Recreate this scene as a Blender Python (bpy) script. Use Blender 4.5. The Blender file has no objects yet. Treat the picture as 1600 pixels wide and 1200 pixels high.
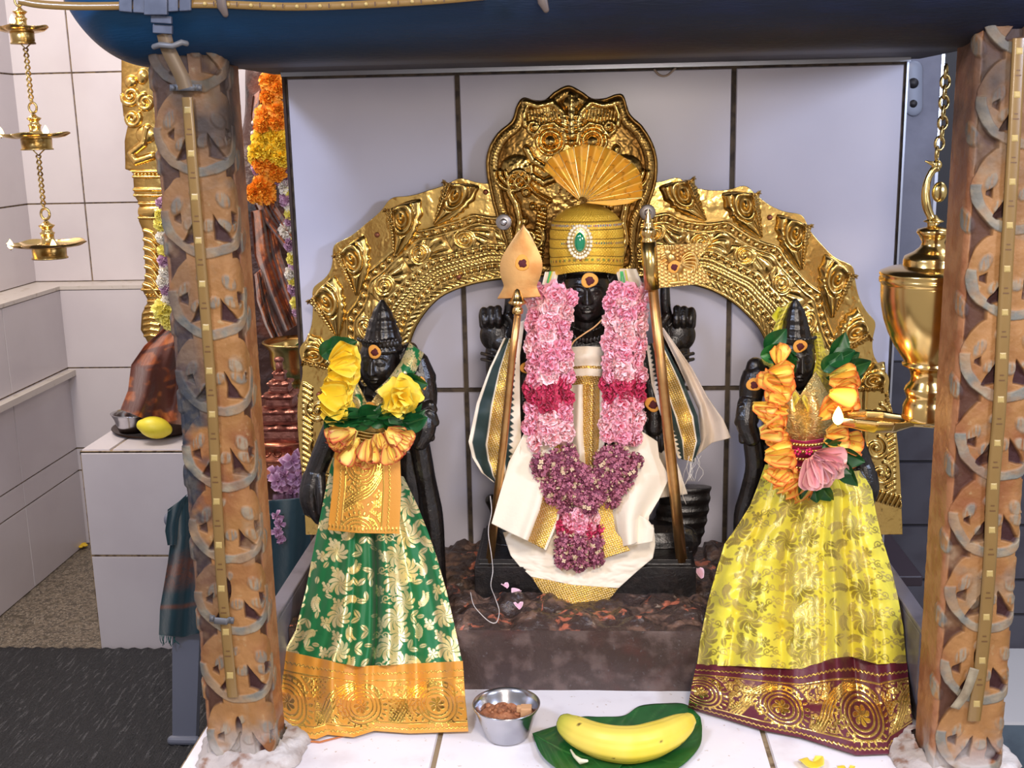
import bpy, math, random
import numpy as np
from mathutils import Vector, Matrix
R = random.Random(7)
NR = np.random.RandomState(11)
PI = math.pi
S = bpy.context.scene
COL = S.collection
# ---------------------------------------------------------------- camera
F = 1789.0
TH = math.radians(12.6); YW = math.radians(3.6); RO = math.radians(1.22)
ZC = 0.754
fwd = Vector((-math.sin(YW)*math.cos(TH), math.cos(YW)*math.cos(TH), -math.sin(TH)))
r0 = Vector((math.cos(YW), math.sin(YW), 0)); u0 = r0.cross(fwd)
rt = math.cos(RO)*r0 - math.sin(RO)*u0
up = math.cos(RO)*u0 + math.sin(RO)*r0
cd = bpy.data.cameras.new('camera'); cam = bpy.data.objects.new('camera', cd); COL.objects.link(cam)
cd.sensor_width = 36; cd.lens = F/1600*36; cd.clip_start = .02
cam.matrix_world = Matrix(((rt.x, up.x, -fwd.x, 0), (rt.y, up.y, -fwd.y, 0), (rt.z, up.z, -fwd.z, ZC), (0, 0, 0, 1)))
S.camera = cam
_f = np.array(fwd); _r = np.array(rt); _u = np.array(up); _c = np.array((0, 0, ZC))
def raydir(px, py):
    px = np.asarray(px, float)[..., None]; py = np.asarray(py, float)[..., None]
    return _f + (px-800)/F*_r - (py-600)/F*_u
def W(px, py, Y):
    d = raydir(px, py); Y = np.asarray(Y, float)
    return _c + d*(Y/d[..., 1])[..., None]
def WZ(px, py, z):
    d = raydir(px, py); z = np.asarray(z, float)
    return _c + d*((z-ZC)/d[..., 2])[..., None]
def V(px, py, Y): return Vector(W(px, py, Y))
def MPP(px, py, Y):
    "metres per pixel there"
    return float(np.dot(W(px, py, Y)-_c, _f))/F
# ---------------------------------------------------------------- numeric helpers
def interp(t, pts):
    "piecewise linear through [(t,v..)]"
    a = np.array(pts, float)
    return np.interp(t, a[:, 0], a[:, 1])
def spline(pts, n, closed=False):
    "Catmull-Rom resample to n points by arc length"
    p = np.array(pts, float)
    if closed: q = np.vstack([p[-1], p, p[0], p[1]])
    else: q = np.vstack([2*p[0]-p[1], p, 2*p[-1]-p[-2]])
    out = []
    for i in range(1, len(q)-2):
        t = np.linspace(0, 1, 17)[:-1][:, None]
        a, b, c, d = q[i-1], q[i], q[i+1], q[i+2]
        out.append(.5*((2*b)+(-a+c)*t+(2*a-5*b+4*c-d)*t*t+(-a+3*b-3*c+d)*t**3))
    out = np.vstack(out+[q[-2][None]])
    s = np.r_[0, np.cumsum(np.linalg.norm(np.diff(out, axis=0), axis=1))]
    tt = np.linspace(0, s[-1], n+1)[:-1] if closed else np.linspace(0, s[-1], n)
    return np.stack([np.interp(tt, s, out[:, k]) for k in range(out.shape[1])], 1)
def resamp(pts, n):
    p = np.array(pts, float)
    s = np.r_[0, np.cumsum(np.linalg.norm(np.diff(p, axis=0), axis=1))]
    tt = np.linspace(0, s[-1], n)
    return np.stack([np.interp(tt, s, p[:, k]) for k in range(p.shape[1])], 1)
def noise2(x, y, sc, seed=0, oct=3):
    "cheap smooth value noise"
    tot = np.zeros_like(x, float); amp = 1; nrm = 0
    for o in range(oct):
        rs = np.random.RandomState(seed*17+o); T = rs.rand(64, 64)
        a = x*sc*2**o; b = y*sc*2**o
        i = np.floor(a).astype(int); j = np.floor(b).astype(int); fa = a-i; fb = b-j
        fa = fa*fa*(3-2*fa); fb = fb*fb*(3-2*fb)
        g = lambda m, n: T[m % 64, n % 64]
        tot += amp*((g(i, j)*(1-fa)+g(i+1, j)*fa)*(1-fb)+(g(i, j+1)*(1-fa)+g(i+1, j+1)*fa)*fb)
        nrm += amp; amp *= .5
    return tot/nrm-.5
def pdist(x, y, poly):
    "distance to polyline"
    p = np.array(poly, float); best = np.full(x.shape, 1e9)
    m = np.ones(x.shape, bool)
    for a, b in zip(p[:-1], p[1:]):
        d = b-a; L = max(d@d, 1e-12)
        t = np.clip(((x-a[0])*d[0]+(y-a[1])*d[1])/L, 0, 1)
        q = (x-a[0]-t*d[0])**2+(y-a[1]-t*d[1])**2
        best = np.minimum(best, q)
    return np.sqrt(best)
def win(x, y, poly, w):
    p = np.array(poly, float)
    return (x > p[:, 0].min()-w) & (x < p[:, 0].max()+w) & (y > p[:, 1].min()-w) & (y < p[:, 1].max()+w)
def ridge(H, x, y, poly, w, h, mode='max'):
    "raise a rounded ridge along a polyline in height array H (in place)"
    m = win(x, y, poly, w)
    if not m.any(): return
    d = pdist(x[m], y[m], poly)/w
    v = h*np.sqrt(np.clip(1-d*d, 0, 1))
    if mode == 'max': H[m] = np.maximum(H[m], v)
    elif mode == 'add': H[m] += v
    else: H[m] -= v
def dome(H, x, y, cx, cy, rx, ry, h, ang=0, mode='max', p=.5):
    c, s = math.cos(ang), math.sin(ang)
    a = ((x-cx)*c+(y-cy)*s)/rx; b = (-(x-cx)*s+(y-cy)*c)/ry
    v = h*np.clip(1-a*a-b*b, 0, 1)**p
    if mode == 'max': np.maximum(H, v, out=H)
    elif mode == 'add': H += v
    else: H -= v
def spiral(cx, cy, r0_, r1_, a0, turns, n=40, sy=1):
    t = np.linspace(0, 1, n); a = a0+turns*2*PI*t; r = r0_+(r1_-r0_)*t
    return np.stack([cx+r*np.cos(a), cy+sy*r*np.sin(a)], 1)
# ---------------------------------------------------------------- mesh builder
WORLD = {}
def quads(nu, nv, cu=False, cv=False, off=0, flip=False):
    i, j = np.meshgrid(np.arange(nu if cu else nu-1), np.arange(nv if cv else nv-1), indexing='ij')
    i2 = (i+1) % nu; j2 = (j+1) % nv
    q = np.stack([i*nv+j, i2*nv+j, i2*nv+j2, i*nv+j2], -1).reshape(-1, 4)+off
    return q[:, ::-1] if flip else q
class MB:
    def __init__(s): s.v = []; s.f = []; s.mi = []; s.n = 0; s.at = {}
    def add(s, v, f, mi=0, at=None):
        v = np.asarray(v, float).reshape(-1, 3)
        for k in set(s.at)|set(at or {}):
            s.at.setdefault(k, [np.zeros(s.n)] if s.n else [])
            s.at[k].append(np.asarray(at[k], float).ravel() if at and k in at else np.zeros(len(v)))
        f = f if isinstance(f, list) else (np.asarray(f)).tolist()
        n = s.n
        s.f += [[a+n for a in q] for q in f]; s.mi += [mi]*len(f)
        s.v.append(v); s.n += len(v); return s
    def grid(s, P, cu=False, cv=False, mi=0, at=None, flip=False):
        return s.add(P, quads(P.shape[0], P.shape[1], cu, cv, flip=flip), mi, at)
    def box(s, lo, hi, mi=0):
        x0, y0, z0 = lo; x1, y1, z1 = hi
        v = [(x0, y0, z0), (x1, y0, z0), (x1, y1, z0), (x0, y1, z0), (x0, y0, z1), (x1, y0, z1), (x1, y1, z1), (x0, y1, z1)]
        return s.add(v, [[0, 3, 2, 1], [4, 5, 6, 7], [0, 1, 5, 4], [1, 2, 6, 5], [2, 3, 7, 6], [3, 0, 4, 7]], mi)
    def tube(s, pts, rad, n=12, mi=0, caps=True, up_=None, flat=1.0, at=None):
        p = np.array(pts, float); m = len(p); rad = np.broadcast_to(np.asarray(rad, float), (m,)).copy()
        if caps == 'round':
            k = 4; P = []; Q = []
            d0 = p[0]-p[1]; d0 /= np.linalg.norm(d0); d1 = p[-1]-p[-2]; d1 /= np.linalg.norm(d1)
            for a in np.linspace(0, PI/2, k, endpoint=False): P.append(p[0]+d0*rad[0]*math.cos(a)); Q.append(rad[0]*math.sin(a) if a > 0 else rad[0]*.05)
            P += list(p); Q += list(rad)
            for a in np.linspace(PI/2, 0, k, endpoint=False)[1:].tolist()+[0]: P.append(p[-1]+d1*rad[-1]*math.cos(a)); Q.append(rad[-1]*math.sin(a) if a > 0 else rad[-1]*.05)
            p = np.array(P); rad = np.array(Q); m = len(p)
        T = np.gradient(p, axis=0); T /= np.linalg.norm(T, axis=1)[:, None]+1e-12
        u = np.array(up_ if up_ is not None else (0, 0, 1.)) if up_ is not None or abs(T[0][2]) < .9 else np.array((0, 1., 0))
        N = u-T[0]*(u@T[0]); N /= np.linalg.norm(N)
        G = np.zeros((m, n, 3)); a = np.linspace(0, 2*PI, n, endpoint=False)
        for i in range(m):
            N = N-T[i]*(N@T[i]); N /= np.linalg.norm(N)+1e-12; B = np.cross(T[i], N)
            G[i] = p[i]+rad[i]*(np.cos(a)[:, None]*N*flat+np.sin(a)[:, None]*B)
        f = quads(m, n, cv=True).tolist()
        if caps: f += [list(range(n))[::-1][::-1], [(m-1)*n+k for k in range(n)][::-1]]
        return s.add(G, f, mi, at)
    def lathe(s, prof, c=(0, 0, 0), n=32, mi=0, caps=False):
        "prof [(r,z)]"
        pr = np.array(prof, float); a = np.linspace(0, 2*PI, n, endpoint=False)
        G = np.zeros((len(pr), n, 3)); G[..., 0] = c[0]+pr[:, 0, None]*np.cos(a); G[..., 1] = c[1]+pr[:, 0, None]*np.sin(a); G[..., 2] = c[2]+pr[:, 1, None]
        f = quads(len(pr), n, cv=True, flip=True).tolist()
        if caps: f += [list(range(n))[::-1], [(len(pr)-1)*n+k for k in range(n)]]
        return s.add(G, f, mi)
    def ell(s, c, r, n=16, m=12, rot=None, mi=0, disp=None):
        th = np.linspace(0, 2*PI, n, endpoint=False); ph = np.linspace(-PI/2+.02, PI/2-.02, m)
        G = np.zeros((m, n, 3)); G[..., 0] = np.cos(ph)[:, None]*np.cos(th); G[..., 1] = np.cos(ph)[:, None]*np.sin(th); G[..., 2] = np.sin(ph)[:, None]
        if disp is not None: G = G*disp(G)[..., None]
        G = G*np.array(r)
        if rot is not None: G = G@np.array(rot.to_3x3() if hasattr(rot, 'to_3x3') else rot).T
        G = G+np.array(c)
        f = quads(m, n, cv=True, flip=True).tolist()+[list(range(n))[::-1], [(m-1)*n+k for k in range(n)]]
        return s.add(G, f, mi)
    def build(s, name, mats, parent=None, origin=None, smooth=True, thick=0, mods=(), autos=None):
        v = np.vstack(s.v)
        pw = WORLD[parent.name] if parent is not None else np.zeros(3)
        if origin is None:
            origin = pw if parent is not None else np.array([(v[:, 0].min()+v[:, 0].max())/2, (v[:, 1].min()+v[:, 1].max())/2, v[:, 2].min()])
        origin = np.array(origin, float)
        me = bpy.data.meshes.new(name)
        me.from_pydata((v-origin).tolist(), [], s.f)
        mats = mats if isinstance(mats, (list, tuple)) else [mats]
        for m in mats: me.materials.append(m)
        if len(mats) > 1: me.polygons.foreach_set('material_index', s.mi)
        if smooth: me.polygons.foreach_set('use_smooth', [True]*len(s.f))
        for k, a in s.at.items():
            at = me.attributes.new(k, 'FLOAT', 'POINT'); at.data.foreach_set('value', np.concatenate(a).astype(np.float32))
        me.update()
        o = bpy.data.objects.new(name, me); COL.objects.link(o)
        if parent is not None: o.parent = parent
        o.location = Vector(origin-pw); WORLD[o.name] = origin
        if thick:
            md = o.modifiers.new('solid', 'SOLIDIFY'); md.thickness = thick; md.offset = 0
        for mm in mods:
            if mm[0] == 'remesh':
                md = o.modifiers.new('rm', 'REMESH'); md.mode = 'VOXEL'; md.voxel_size = mm[1]; md.use_smooth_shade = True
            if mm[0] == 'smooth':
                md = o.modifiers.new('sm', 'SMOOTH'); md.iterations = mm[1]; md.factor = .5
            if mm[0] == 'bevel':
                md = o.modifiers.new('bv', 'BEVEL'); md.width = mm[1]; md.segments = 2; md.limit_method = 'ANGLE'
            if mm[0] == 'subsurf':
                md = o.modifiers.new('ss', 'SUBSURF'); md.levels = mm[1]; md.render_levels = mm[1]
        return o
def tag(o, label=None, cat=None, group=None, kind=None):
    if label: o['label'] = label
    if cat: o['category'] = cat
    if group: o['group'] = group
    if kind: o['kind'] = kind
    return o
def thing(name, loc, label, cat, group=None):
    o = bpy.data.objects.new(name, None); o.empty_display_size = .02; COL.objects.link(o)
    o.location = Vector(loc); WORLD[o.name] = np.array(loc, float)
    return tag(o, label, cat, group)
def inst(me, name, parent, pos, rot=(0, 0, 0), sc=1.0, mat=None):
    "one more object sharing a mesh; rot is an euler or a matrix"
    o = bpy.data.objects.new(name, me); COL.objects.link(o)
    pw = WORLD[parent.name] if parent is not None else np.zeros(3)
    if parent is not None: o.parent = parent
    o.location = Vector(np.array(pos)-pw)
    o.rotation_euler = rot.to_euler() if hasattr(rot, 'to_euler') else rot
    o.scale = (sc, sc, sc) if not hasattr(sc, '__len__') else sc
    WORLD[o.name] = np.array(pos, float)
    return o
def protomesh(mb, name, mats):
    "mesh data only (not linked)"
    me = bpy.data.meshes.new(name); me.from_pydata(np.vstack(mb.v).tolist(), [], mb.f)
    mats = mats if isinstance(mats, (list, tuple)) else [mats]
    for m in mats: me.materials.append(m)
    if len(mats) > 1: me.polygons.foreach_set('material_index', mb.mi)
    me.polygons.foreach_set('use_smooth', [True]*len(mb.f))
    for k, a in mb.at.items():
        at = me.attributes.new(k, 'FLOAT', 'POINT'); at.data.foreach_set('value', np.concatenate(a).astype(np.float32))
    me.update(); return me
def coons(top, bottom, left, right, nu, nv):
    "px patch: rows v (top->bottom), cols u (left->right); returns (nv,nu) px,py"
    T = resamp(top, nu); B = resamp(bottom, nu); L = resamp(left, nv); Rr = resamp(right, nv)
    u = np.linspace(0, 1, nu)[None, :, None]; v = np.linspace(0, 1, nv)[:, None, None]
    P = (1-v)*T[None]+v*B[None]+(1-u)*L[:, None]+u*Rr[:, None]-((1-u)*(1-v)*T[0]+u*(1-v)*T[-1]+(1-u)*v*B[0]+u*v*B[-1])
    return P[..., 0], P[..., 1], np.broadcast_to(u[..., 0], P.shape[:2]).copy(), np.broadcast_to(v[..., 0], P.shape[:2]).copy()
# ---------------------------------------------------------------- materials
def lin(c):
    c = [x/255 for x in c[:3]]
    return tuple((x/12.92 if x <= .04045 else ((x+.055)/1.055)**2.4) for x in c)+(1,)
def M(name, col, rough=.5, metal=0., spec=.5, var=(), bump=(), masks=(), coat=0., sheen=0., sss=0., emis=None, trans=0., alpha=1., aniso=0):
    m = bpy.data.materials.new(name); m.use_nodes = True; nt = m.node_tree; N = nt.nodes; L = nt.links
    b = N['Principled BSDF']; tc = N.new('ShaderNodeTexCoord')
    def mix(a, c, fac, typ='RGBA'):
        n = N.new('ShaderNodeMix'); n.data_type = typ
        ia, ib, oo = (6, 7, 2) if typ == 'RGBA' else (2, 3, 0)
        for i, x in ((ia, a), (ib, c)):
            if hasattr(x, 'is_linked'): L.new(x, n.inputs[i])
            else: n.inputs[i].default_value = x
        if hasattr(fac, 'is_linked'): L.new(fac, n.inputs[0])
        else: n.inputs[0].default_value = fac
        return n.outputs[oo]
    def noise(sc, det=4, stretch=None, dist=0):
        n = N.new('ShaderNodeTexNoise'); n.inputs['Scale'].default_value = sc; n.inputs['Detail'].default_value = det; n.inputs['Distortion'].default_value = dist
        if stretch:
            mp = N.new('ShaderNodeMapping'); mp.inputs['Scale'].default_value = stretch; L.new(tc.outputs['Object'], mp.inputs[0]); L.new(mp.outputs[0], n.inputs['Vector'])
        else: L.new(tc.outputs['Object'], n.inputs['Vector'])
        return n.outputs['Fac']
    def rng(x, lo, hi):
        n = N.new('ShaderNodeMapRange'); n.inputs[1].default_value = lo; n.inputs[2].default_value = hi; L.new(x, n.inputs[0]); n.interpolation_type = 'SMOOTHSTEP'; return n.outputs[0]
    c = lin(col); r = rough; me = metal
    for w in var:
        f = rng(noise(w[0], w[4] if len(w) > 4 else 4, w[5] if len(w) > 5 else None, w[6] if len(w) > 6 else 0), w[2], w[3]); c = mix(c, lin(w[1]), f)
        if len(w) > 7: r = mix(r, w[7], f, 'FLOAT')
    for w in masks:
        a = N.new('ShaderNodeAttribute'); a.attribute_name = w[0]
        cc = lin(w[1])
        if len(w) > 4:
            cc = mix(cc, lin(w[4]), rng(noise(w[5]), .4, .6))
        c = mix(c, cc, a.outputs['Fac']); r = mix(r, w[2], a.outputs['Fac'], 'FLOAT'); me = mix(me, w[3], a.outputs['Fac'], 'FLOAT')
    for x, i in ((c, 'Base Color'), (r, 'Roughness'), (me, 'Metallic')):
        if hasattr(x, 'is_linked'): L.new(x, b.inputs[i])
        else: b.inputs[i].default_value = x
    b.inputs['Specular IOR Level'].default_value = spec
    if coat: b.inputs['Coat Weight'].default_value = coat; b.inputs['Coat Roughness'].default_value = .1
    if sheen: b.inputs['Sheen Weight'].default_value = sheen
    if sss: b.inputs['Subsurface Weight'].default_value = sss; b.inputs['Subsurface Scale'].default_value = .004
    if trans: b.inputs['Transmission Weight'].default_value = trans
    if alpha < 1: b.inputs['Alpha'].default_value = alpha
    if emis: b.inputs['Emission Color'].default_value = lin(emis[0]); b.inputs['Emission Strength'].default_value = emis[1]
    nn = None
    for w in bump:
        n = N.new('ShaderNodeBump'); n.inputs['Strength'].default_value = w[1]; n.inputs['Distance'].default_value = w[2]
        if w[0] == 'attr':
            a = N.new('ShaderNodeAttribute'); a.attribute_name = w[3]; L.new(a.outputs['Fac'], n.inputs['Height'])
        elif len(w) > 3 and w[3] == 'vor':
            v = N.new('ShaderNodeTexVoronoi'); v.inputs['Scale'].default_value = w[0]; L.new(tc.outputs['Object'], v.inputs['Vector']); L.new(v.outputs['Distance'], n.inputs['Height'])
        else: L.new(noise(w[0], 4, w[3] if len(w) > 3 else None), n.inputs['Height'])
        if nn is not None: L.new(nn, n.inputs['Normal'])
        nn = n.outputs[0]
    if nn is not None: L.new(nn, b.inputs['Normal'])
    return m
TILE = M('white_tile', (208, 202, 205), .22, spec=.4, var=[(3, (200, 193, 197), .4, .7)], bump=[(9, .05, .002)])
GROUT = M('grout', (88, 76, 62), .9, var=[(60, (56, 48, 42), .4, .65)])
GROUTL = M('sandy_grout', (150, 130, 100), .9, var=[(60, (96, 76, 54), .45, .65)])
GROUTY = M('grout_stained', (120, 100, 68), .9, var=[(60, (70, 55, 40), .4, .65)])
BRASS = M('brass', (224, 196, 126), .24, 1, var=[(12, (168, 128, 62), .45, .75)], bump=[(500, .12, .0006)])
BRASS_D = M('brass_aged', (204, 176, 112), .3, 1, var=[(25, (122, 90, 42), .45, .7)], bump=[(180, .25, .0008)])
BRASS_P = M('brass_polished', (232, 196, 124), .2, 1, var=[(6, (220, 168, 106), .45, .75)])
GOLDF = M('gold_sheet', (226, 190, 118), .33, 1, var=[(40, (196, 150, 84), .4, .7)], bump=[(260, .25, .0006)])
STONE = M('black_stone', (22, 18, 17), .3, spec=.7, var=[(70, (40, 32, 28), .5, .75)], bump=[(140, .5, .0016), (420, .45, .0008)])
FLAME = M('flame', (255, 214, 120), .5, emis=((255, 196, 96), 14))
# ================================================================ room
def tiled(mb, O, U, Vv, us, vs, th=.004, gap=.004, gm=1, tm=0, back=.01):
    "slab of tiles: O origin, U/V unit vectors, us/vs cut positions; tiles stand th proud of the grout along U x V"
    O = np.array(O, float); U = np.array(U, float); Vv = np.array(Vv, float); Nn = np.cross(U, Vv)
    def bx(a, b, c, d, h0, h1, mi, ins=0):
        lo = [O+U*a+Vv*c+Nn*h0, O+U*b+Vv*c+Nn*h0, O+U*b+Vv*d+Nn*h0, O+U*a+Vv*d+Nn*h0]
        hi = [O+U*(a+ins)+Vv*(c+ins)+Nn*h1, O+U*(b-ins)+Vv*(c+ins)+Nn*h1, O+U*(b-ins)+Vv*(d-ins)+Nn*h1, O+U*(a+ins)+Vv*(d-ins)+Nn*h1]
        mb.add(lo+hi, [[0, 3, 2, 1], [4, 5, 6, 7], [0, 1, 5, 4], [1, 2, 6, 5], [2, 3, 7, 6], [3, 0, 4, 7]], mi)
    bx(us[0], us[-1], vs[0], vs[-1], -back, 0, gm)
    for a, b in zip(us[:-1], us[1:]):
        for c, d in zip(vs[:-1], vs[1:]):
            bx(a+gap/2, b-gap/2, c+gap/2, d-gap/2, 0, th, tm, .0012)
X1, Z1 = (1, 0, 0), (0, 0, 1)
ZF = -0.65
# --- floor of the room
mb = MB(); mb.box((-3, .2, ZF-.03), (2.4, 4.2, ZF))
GRAN = M('granite_floor', (120, 108, 92), .55, var=[(90, (84, 76, 66), .42, .6, 2), (220, (160, 150, 134), .56, .66, 2), (30, (74, 66, 52), .5, .8)], bump=[(200, .1, .001)])
tag(mb.build('floor', GRAN, smooth=False), kind='structure')
# --- back wall of the room, upper part set back behind a ledge
YB = 3.74
zl = float(W(130, 452, YB)[2])
Xc = float(W(135, 850, YB)[0])         # inside corner of side wall
gx = [Xc-.0, float(W(262, 600, YB)[0])]+[float(W(262, 600, YB)[0])+.42*k for k in range(1, 6)]
mb = MB(); rows = [ZF, float(W(300, 800, YB)[2])-.2, float(W(130, 695, YB)[2]), float(W(200, 573, YB)[2]), zl]
rows = [ZF, ZF+.27, float(W(120, 700, YB)[2]), float(W(200, 574, YB)[2]), zl]
tiled(mb, (0, YB, 0), X1, Z1, sorted(gx), sorted(rows))
YB2 = YB+.12
Xc2 = float(W(42, 318, YB2)[0])
gx2 = [Xc2-.02, float(W(133, 318, YB2)[0])]; gx2 += [gx2[1]+.42*k for k in range(1, 6)]
tiled(mb, (0, YB2, 0), X1, Z1, gx2, [zl+.012, float(W(100, 318, YB2)[2]), float(W(100, 318, YB2)[2])+.43, float(W(100, 318, YB2)[2])+.86, 1.6])
tag(mb.build('wall_back', [TILE, GROUTY], smooth=False), kind='structure')
mb = MB(); mb.box((Xc2-.05, YB-.006, zl), (gx[-1], YB2+.01, zl+.012))
LEDGE = M('ledge_tile', (204, 196, 188), .3, var=[(30, (150, 134, 104), .55, .8)])
tag(mb.build('trim_1', LEDGE, smooth=False), kind='structure')
# --- left side wall (lower part proud of the upper part)
mb = MB()
ys = [YB, YB-.40, YB-.82, YB-1.24, YB-1.66, YB-2.08, YB-2.5]
ys = [0, .40, .82, 1.24, 1.66, 2.08, 2.9]
tiled(mb, (Xc, YB, 0), (0, -1, 0), Z1, ys, rows)   # normal = (0,-1,0)x(0,0,1) = (-1,0,0): flipped below
mb2 = MB()
def side(mb, x, y0, us, vs):
    # faces +X : U=(0,1,0), V=(0,0,1) -> normal (1,0,0)
    tiled(mb, (x, y0, 0), (0, 1, 0), Z1, us, vs)
side(mb2, Xc, YB-2.9, sorted([2.9-a for a in ys]), rows)
side(mb2, Xc2, YB2-3.0, [0, .5, .92, 1.34, 1.76, 2.18, 2.60, 3.0], [zl+.012, float(W(100, 318, YB2)[2]), float(W(100, 318, YB2)[2])+.43, float(W(100, 318, YB2)[2])+.86, 1.6])
tag(mb2.build('wall_left', [TILE, GROUTY], smooth=False), kind='structure')
mb = MB(); mb.box((Xc2-.01, YB-2.9, zl), (Xc+.006, YB-.006, zl+.012))
tag(mb.build('trim_2', LEDGE, smooth=False), kind='structure')
z3 = float(W(100, 580, YB)[2])
mb = MB(); mb.box((Xc, YB-2.9, z3-.014), (Xc+.03, YB, z3+.006))
tag(mb.build('trim_3', LEDGE, smooth=False), kind='structure')
# --- tiled platform at the left
YP = 2.9
pl0 = W(122, 703, YP); zt = float(pl0[2])
xl = float(W(161, 1022, YP)[0])*.5+float(W(122, 703, YP)[0])*.5
mb = MB()
zs = float(W(200, 868, YP)[2])
tiled(mb, (0, YP, 0), X1, Z1, [xl, float(W(272, 868, YP)[0])+.22, float(W(272, 868, YP)[0])+.66, -.1], [ZF, zs, zt-.006], gap=.006)
tiled(mb, (0, 0, zt-.004), X1, (0, 1, 0), [xl, xl+.085, xl+.51, xl+.93, -.1], [YP, YP+.42, YB], gap=.008)
mb.box((xl, YP+.008, ZF), (xl+.008, YB, zt-.012), 0)
mb.box((xl+.008, YP+.006, ZF), (-.12, YB-.01, zt-.012), 1)
tag(mb.build('trim_4', [TILE, GROUTL], smooth=False), kind='structure')
ZP2 = zt
# --- rubber floor mat
RUB = M('black_rubber_mat', (38, 39, 42), .55, spec=.5, var=[(50, (84, 84, 86), .56, .66, 3, (3, .3, 1)), (300, (20, 20, 22), .5, .6)], bump=[(60, .9, .005, (3, .25, 1)), (260, .9, .003)])  # pale stretched streaks put the sheen of the ribs into the colour
nu, nv = 160, 120
u, v = np.meshgrid(np.linspace(0, 1, nu), np.linspace(0, 1, nv), indexing='ij')
y_ = .5+(YP-.02-.5)*v; x_ = Xc+.01+1.5*u
z_ = ZF+.014+.006*noise2(x_, y_, 3, 3)+.0025*np.sin(x_*160+y_*70)*(noise2(x_, y_, 9, 8) > -.1)
mb = MB(); mb.grid(np.stack([x_, y_, z_], -1))
o = mb.build('floor_mat', RUB); md = o.modifiers.new('s', 'SOLIDIFY'); md.thickness = .008
tag(o, 'black ribbed rubber mat spread on the floor below the tiled platform', 'floor mat')
# --- shrine platform: white tiled top
mb = MB(); YFp = 1.02
gA, gB = float(WZ(688, 1145, 0)[0]), float(WZ(1196, 1155, 0)[0])
sx0 = float(WZ(300, 1185, 0)[0])-.01; sx1 = float(WZ(1560, 1185, 0)[0])+.02
xs_ = [sx0, gA-(gB-gA)*.63, gA, gB, gB+(gB-gA)*.42, sx1]
tiled(mb, (0, 0, -.004), X1, (0, 1, 0), [sx0, float(WZ(455, 1180, 0)[0]), gA, gB, float(WZ(1400, 1180, 0)[0]), sx1], [YFp, 1.02+.14, 1.66, 1.78], gap=.006)
mb.box((sx0, YFp+.005, ZF), (sx1, 1.78, -.014), 0)
STONETILE = M('platform_tile', (240, 236, 238), .25, var=[(16, (222, 214, 216), .5, .8), (130, (196, 176, 160), .66, .75)])
tag(mb.build('floor_shrine', [STONETILE, GROUTL], smooth=False), kind='structure')
# --- back panel
YW_ = 1.75
pa = W(449, 300, YW_); pb = W(1412, 300, YW_)
xa = float(W(450, 200, YW_)[0]); xb = float(W(1411, 200, YW_)[0]); ztp = float(W(900, 109, YW_)[2])
g1 = float(W(724, 450, YW_)[0]); g2 = float(W(1140, 450, YW_)[0]); zg = float(W(900, 608, YW_)[2])
mb = MB(); tiled(mb, (0, YW_, 0), X1, Z1, [xa, g1, g2, xb], [-.0, zg, ztp], gap=.007, th=.003, back=.03)
mb.box((xa-.004, YW_-.004, 0), (xa, YW_+.03, ztp), 2); mb.box((xb, YW_-.004, 0), (xb+.003, YW_+.03, ztp), 3)
PAN = M('panel_tile', (198, 195, 207), .3, spec=.4, var=[(4, (190, 187, 200), .4, .7)])
WOODE = M('dark_edge', (58, 40, 32), .7); METE = M('aluminium', (190, 192, 200), .3, .9)
tag(mb.build('wall_shrine', [PAN, GROUT, WOODE, METE], smooth=False), kind='structure')
mb = MB(); mb.box((xa-.004, YW_-.008, ztp), (xb+.004, YW_+.03, ztp+.006))
tag(mb.build('trim_5', METE, smooth=False), kind='structure')
# roof board over the shrine
DARKB = M('dark_board', (34, 28, 30), .6, var=[(30, (54, 44, 44), .5, .8)])
mb = MB(); mb.box((float(W(415, 112, 1.75)[0]), 1.3, ztp+.006), (float(W(1418, 100, 1.75)[0])+.03, 1.8, ztp+.05))
tag(mb.build('ceiling', DARKB, smooth=False), kind='structure')
# side curbs of the shrine
CURB = M('curb_tile', (118, 112, 118), .35, var=[(20, (90, 84, 90), .4, .7)])
for k, (px, py) in enumerate(((441, 960), (1434, 985))):
    cx = float(WZ(px, py, .12)[0]); s = -1 if k == 0 else 1
    mb = MB(); mb.box((min(cx, cx+s*.02), 1.37, 0), (max(cx, cx+s*.02), 1.77, .12)); mb.box((min(cx, cx+s*.022), 1.365, .12), (max(cx, cx+s*.022), 1.772, .126))
    tag(mb.build('trim_%d' % (6+k), CURB, smooth=False, mods=[('bevel', .002)]), kind='structure')
# --- room at the right: slate-blue wall, dark column, dark stone floor steps
SLATE = M('slate_wall', (112, 116, 134), .6, var=[(12, (96, 100, 118), .4, .7)], bump=[(120, .15, .002)])
DSL = M('dark_stone_tile', (70, 70, 80), .45, var=[(14, (58, 56, 66), .4, .7)])
DGR = M('dark_grout', (36, 34, 38), .9)
mb = MB(); Yr = 2.3
xr0 = float(W(1300, 300, Yr)[0]); xr1 = float(W(1462, 300, Yr)[0])
mb.box((xr0, Yr, -.66), (xr1, Yr+.05, 1.5), 0)
mb.box((xr1-.004, Yr-.002, -.66), (xr1+.002, Yr, 1.5), 1)
tag(mb.build('wall_right', [SLATE, METE], smooth=False), kind='structure')
mb = MB(); mb.box((xr1+.004, Yr+.15, -.66), (2.4, Yr+.2, 1.5), 0)
BLK = M('dark_recess', (22, 22, 30), .5)
tag(mb.build('wall_right_far', BLK, smooth=False), kind='structure')
mb = MB(); x0 = float(W(1425, 700, 2.0)[0])
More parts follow.
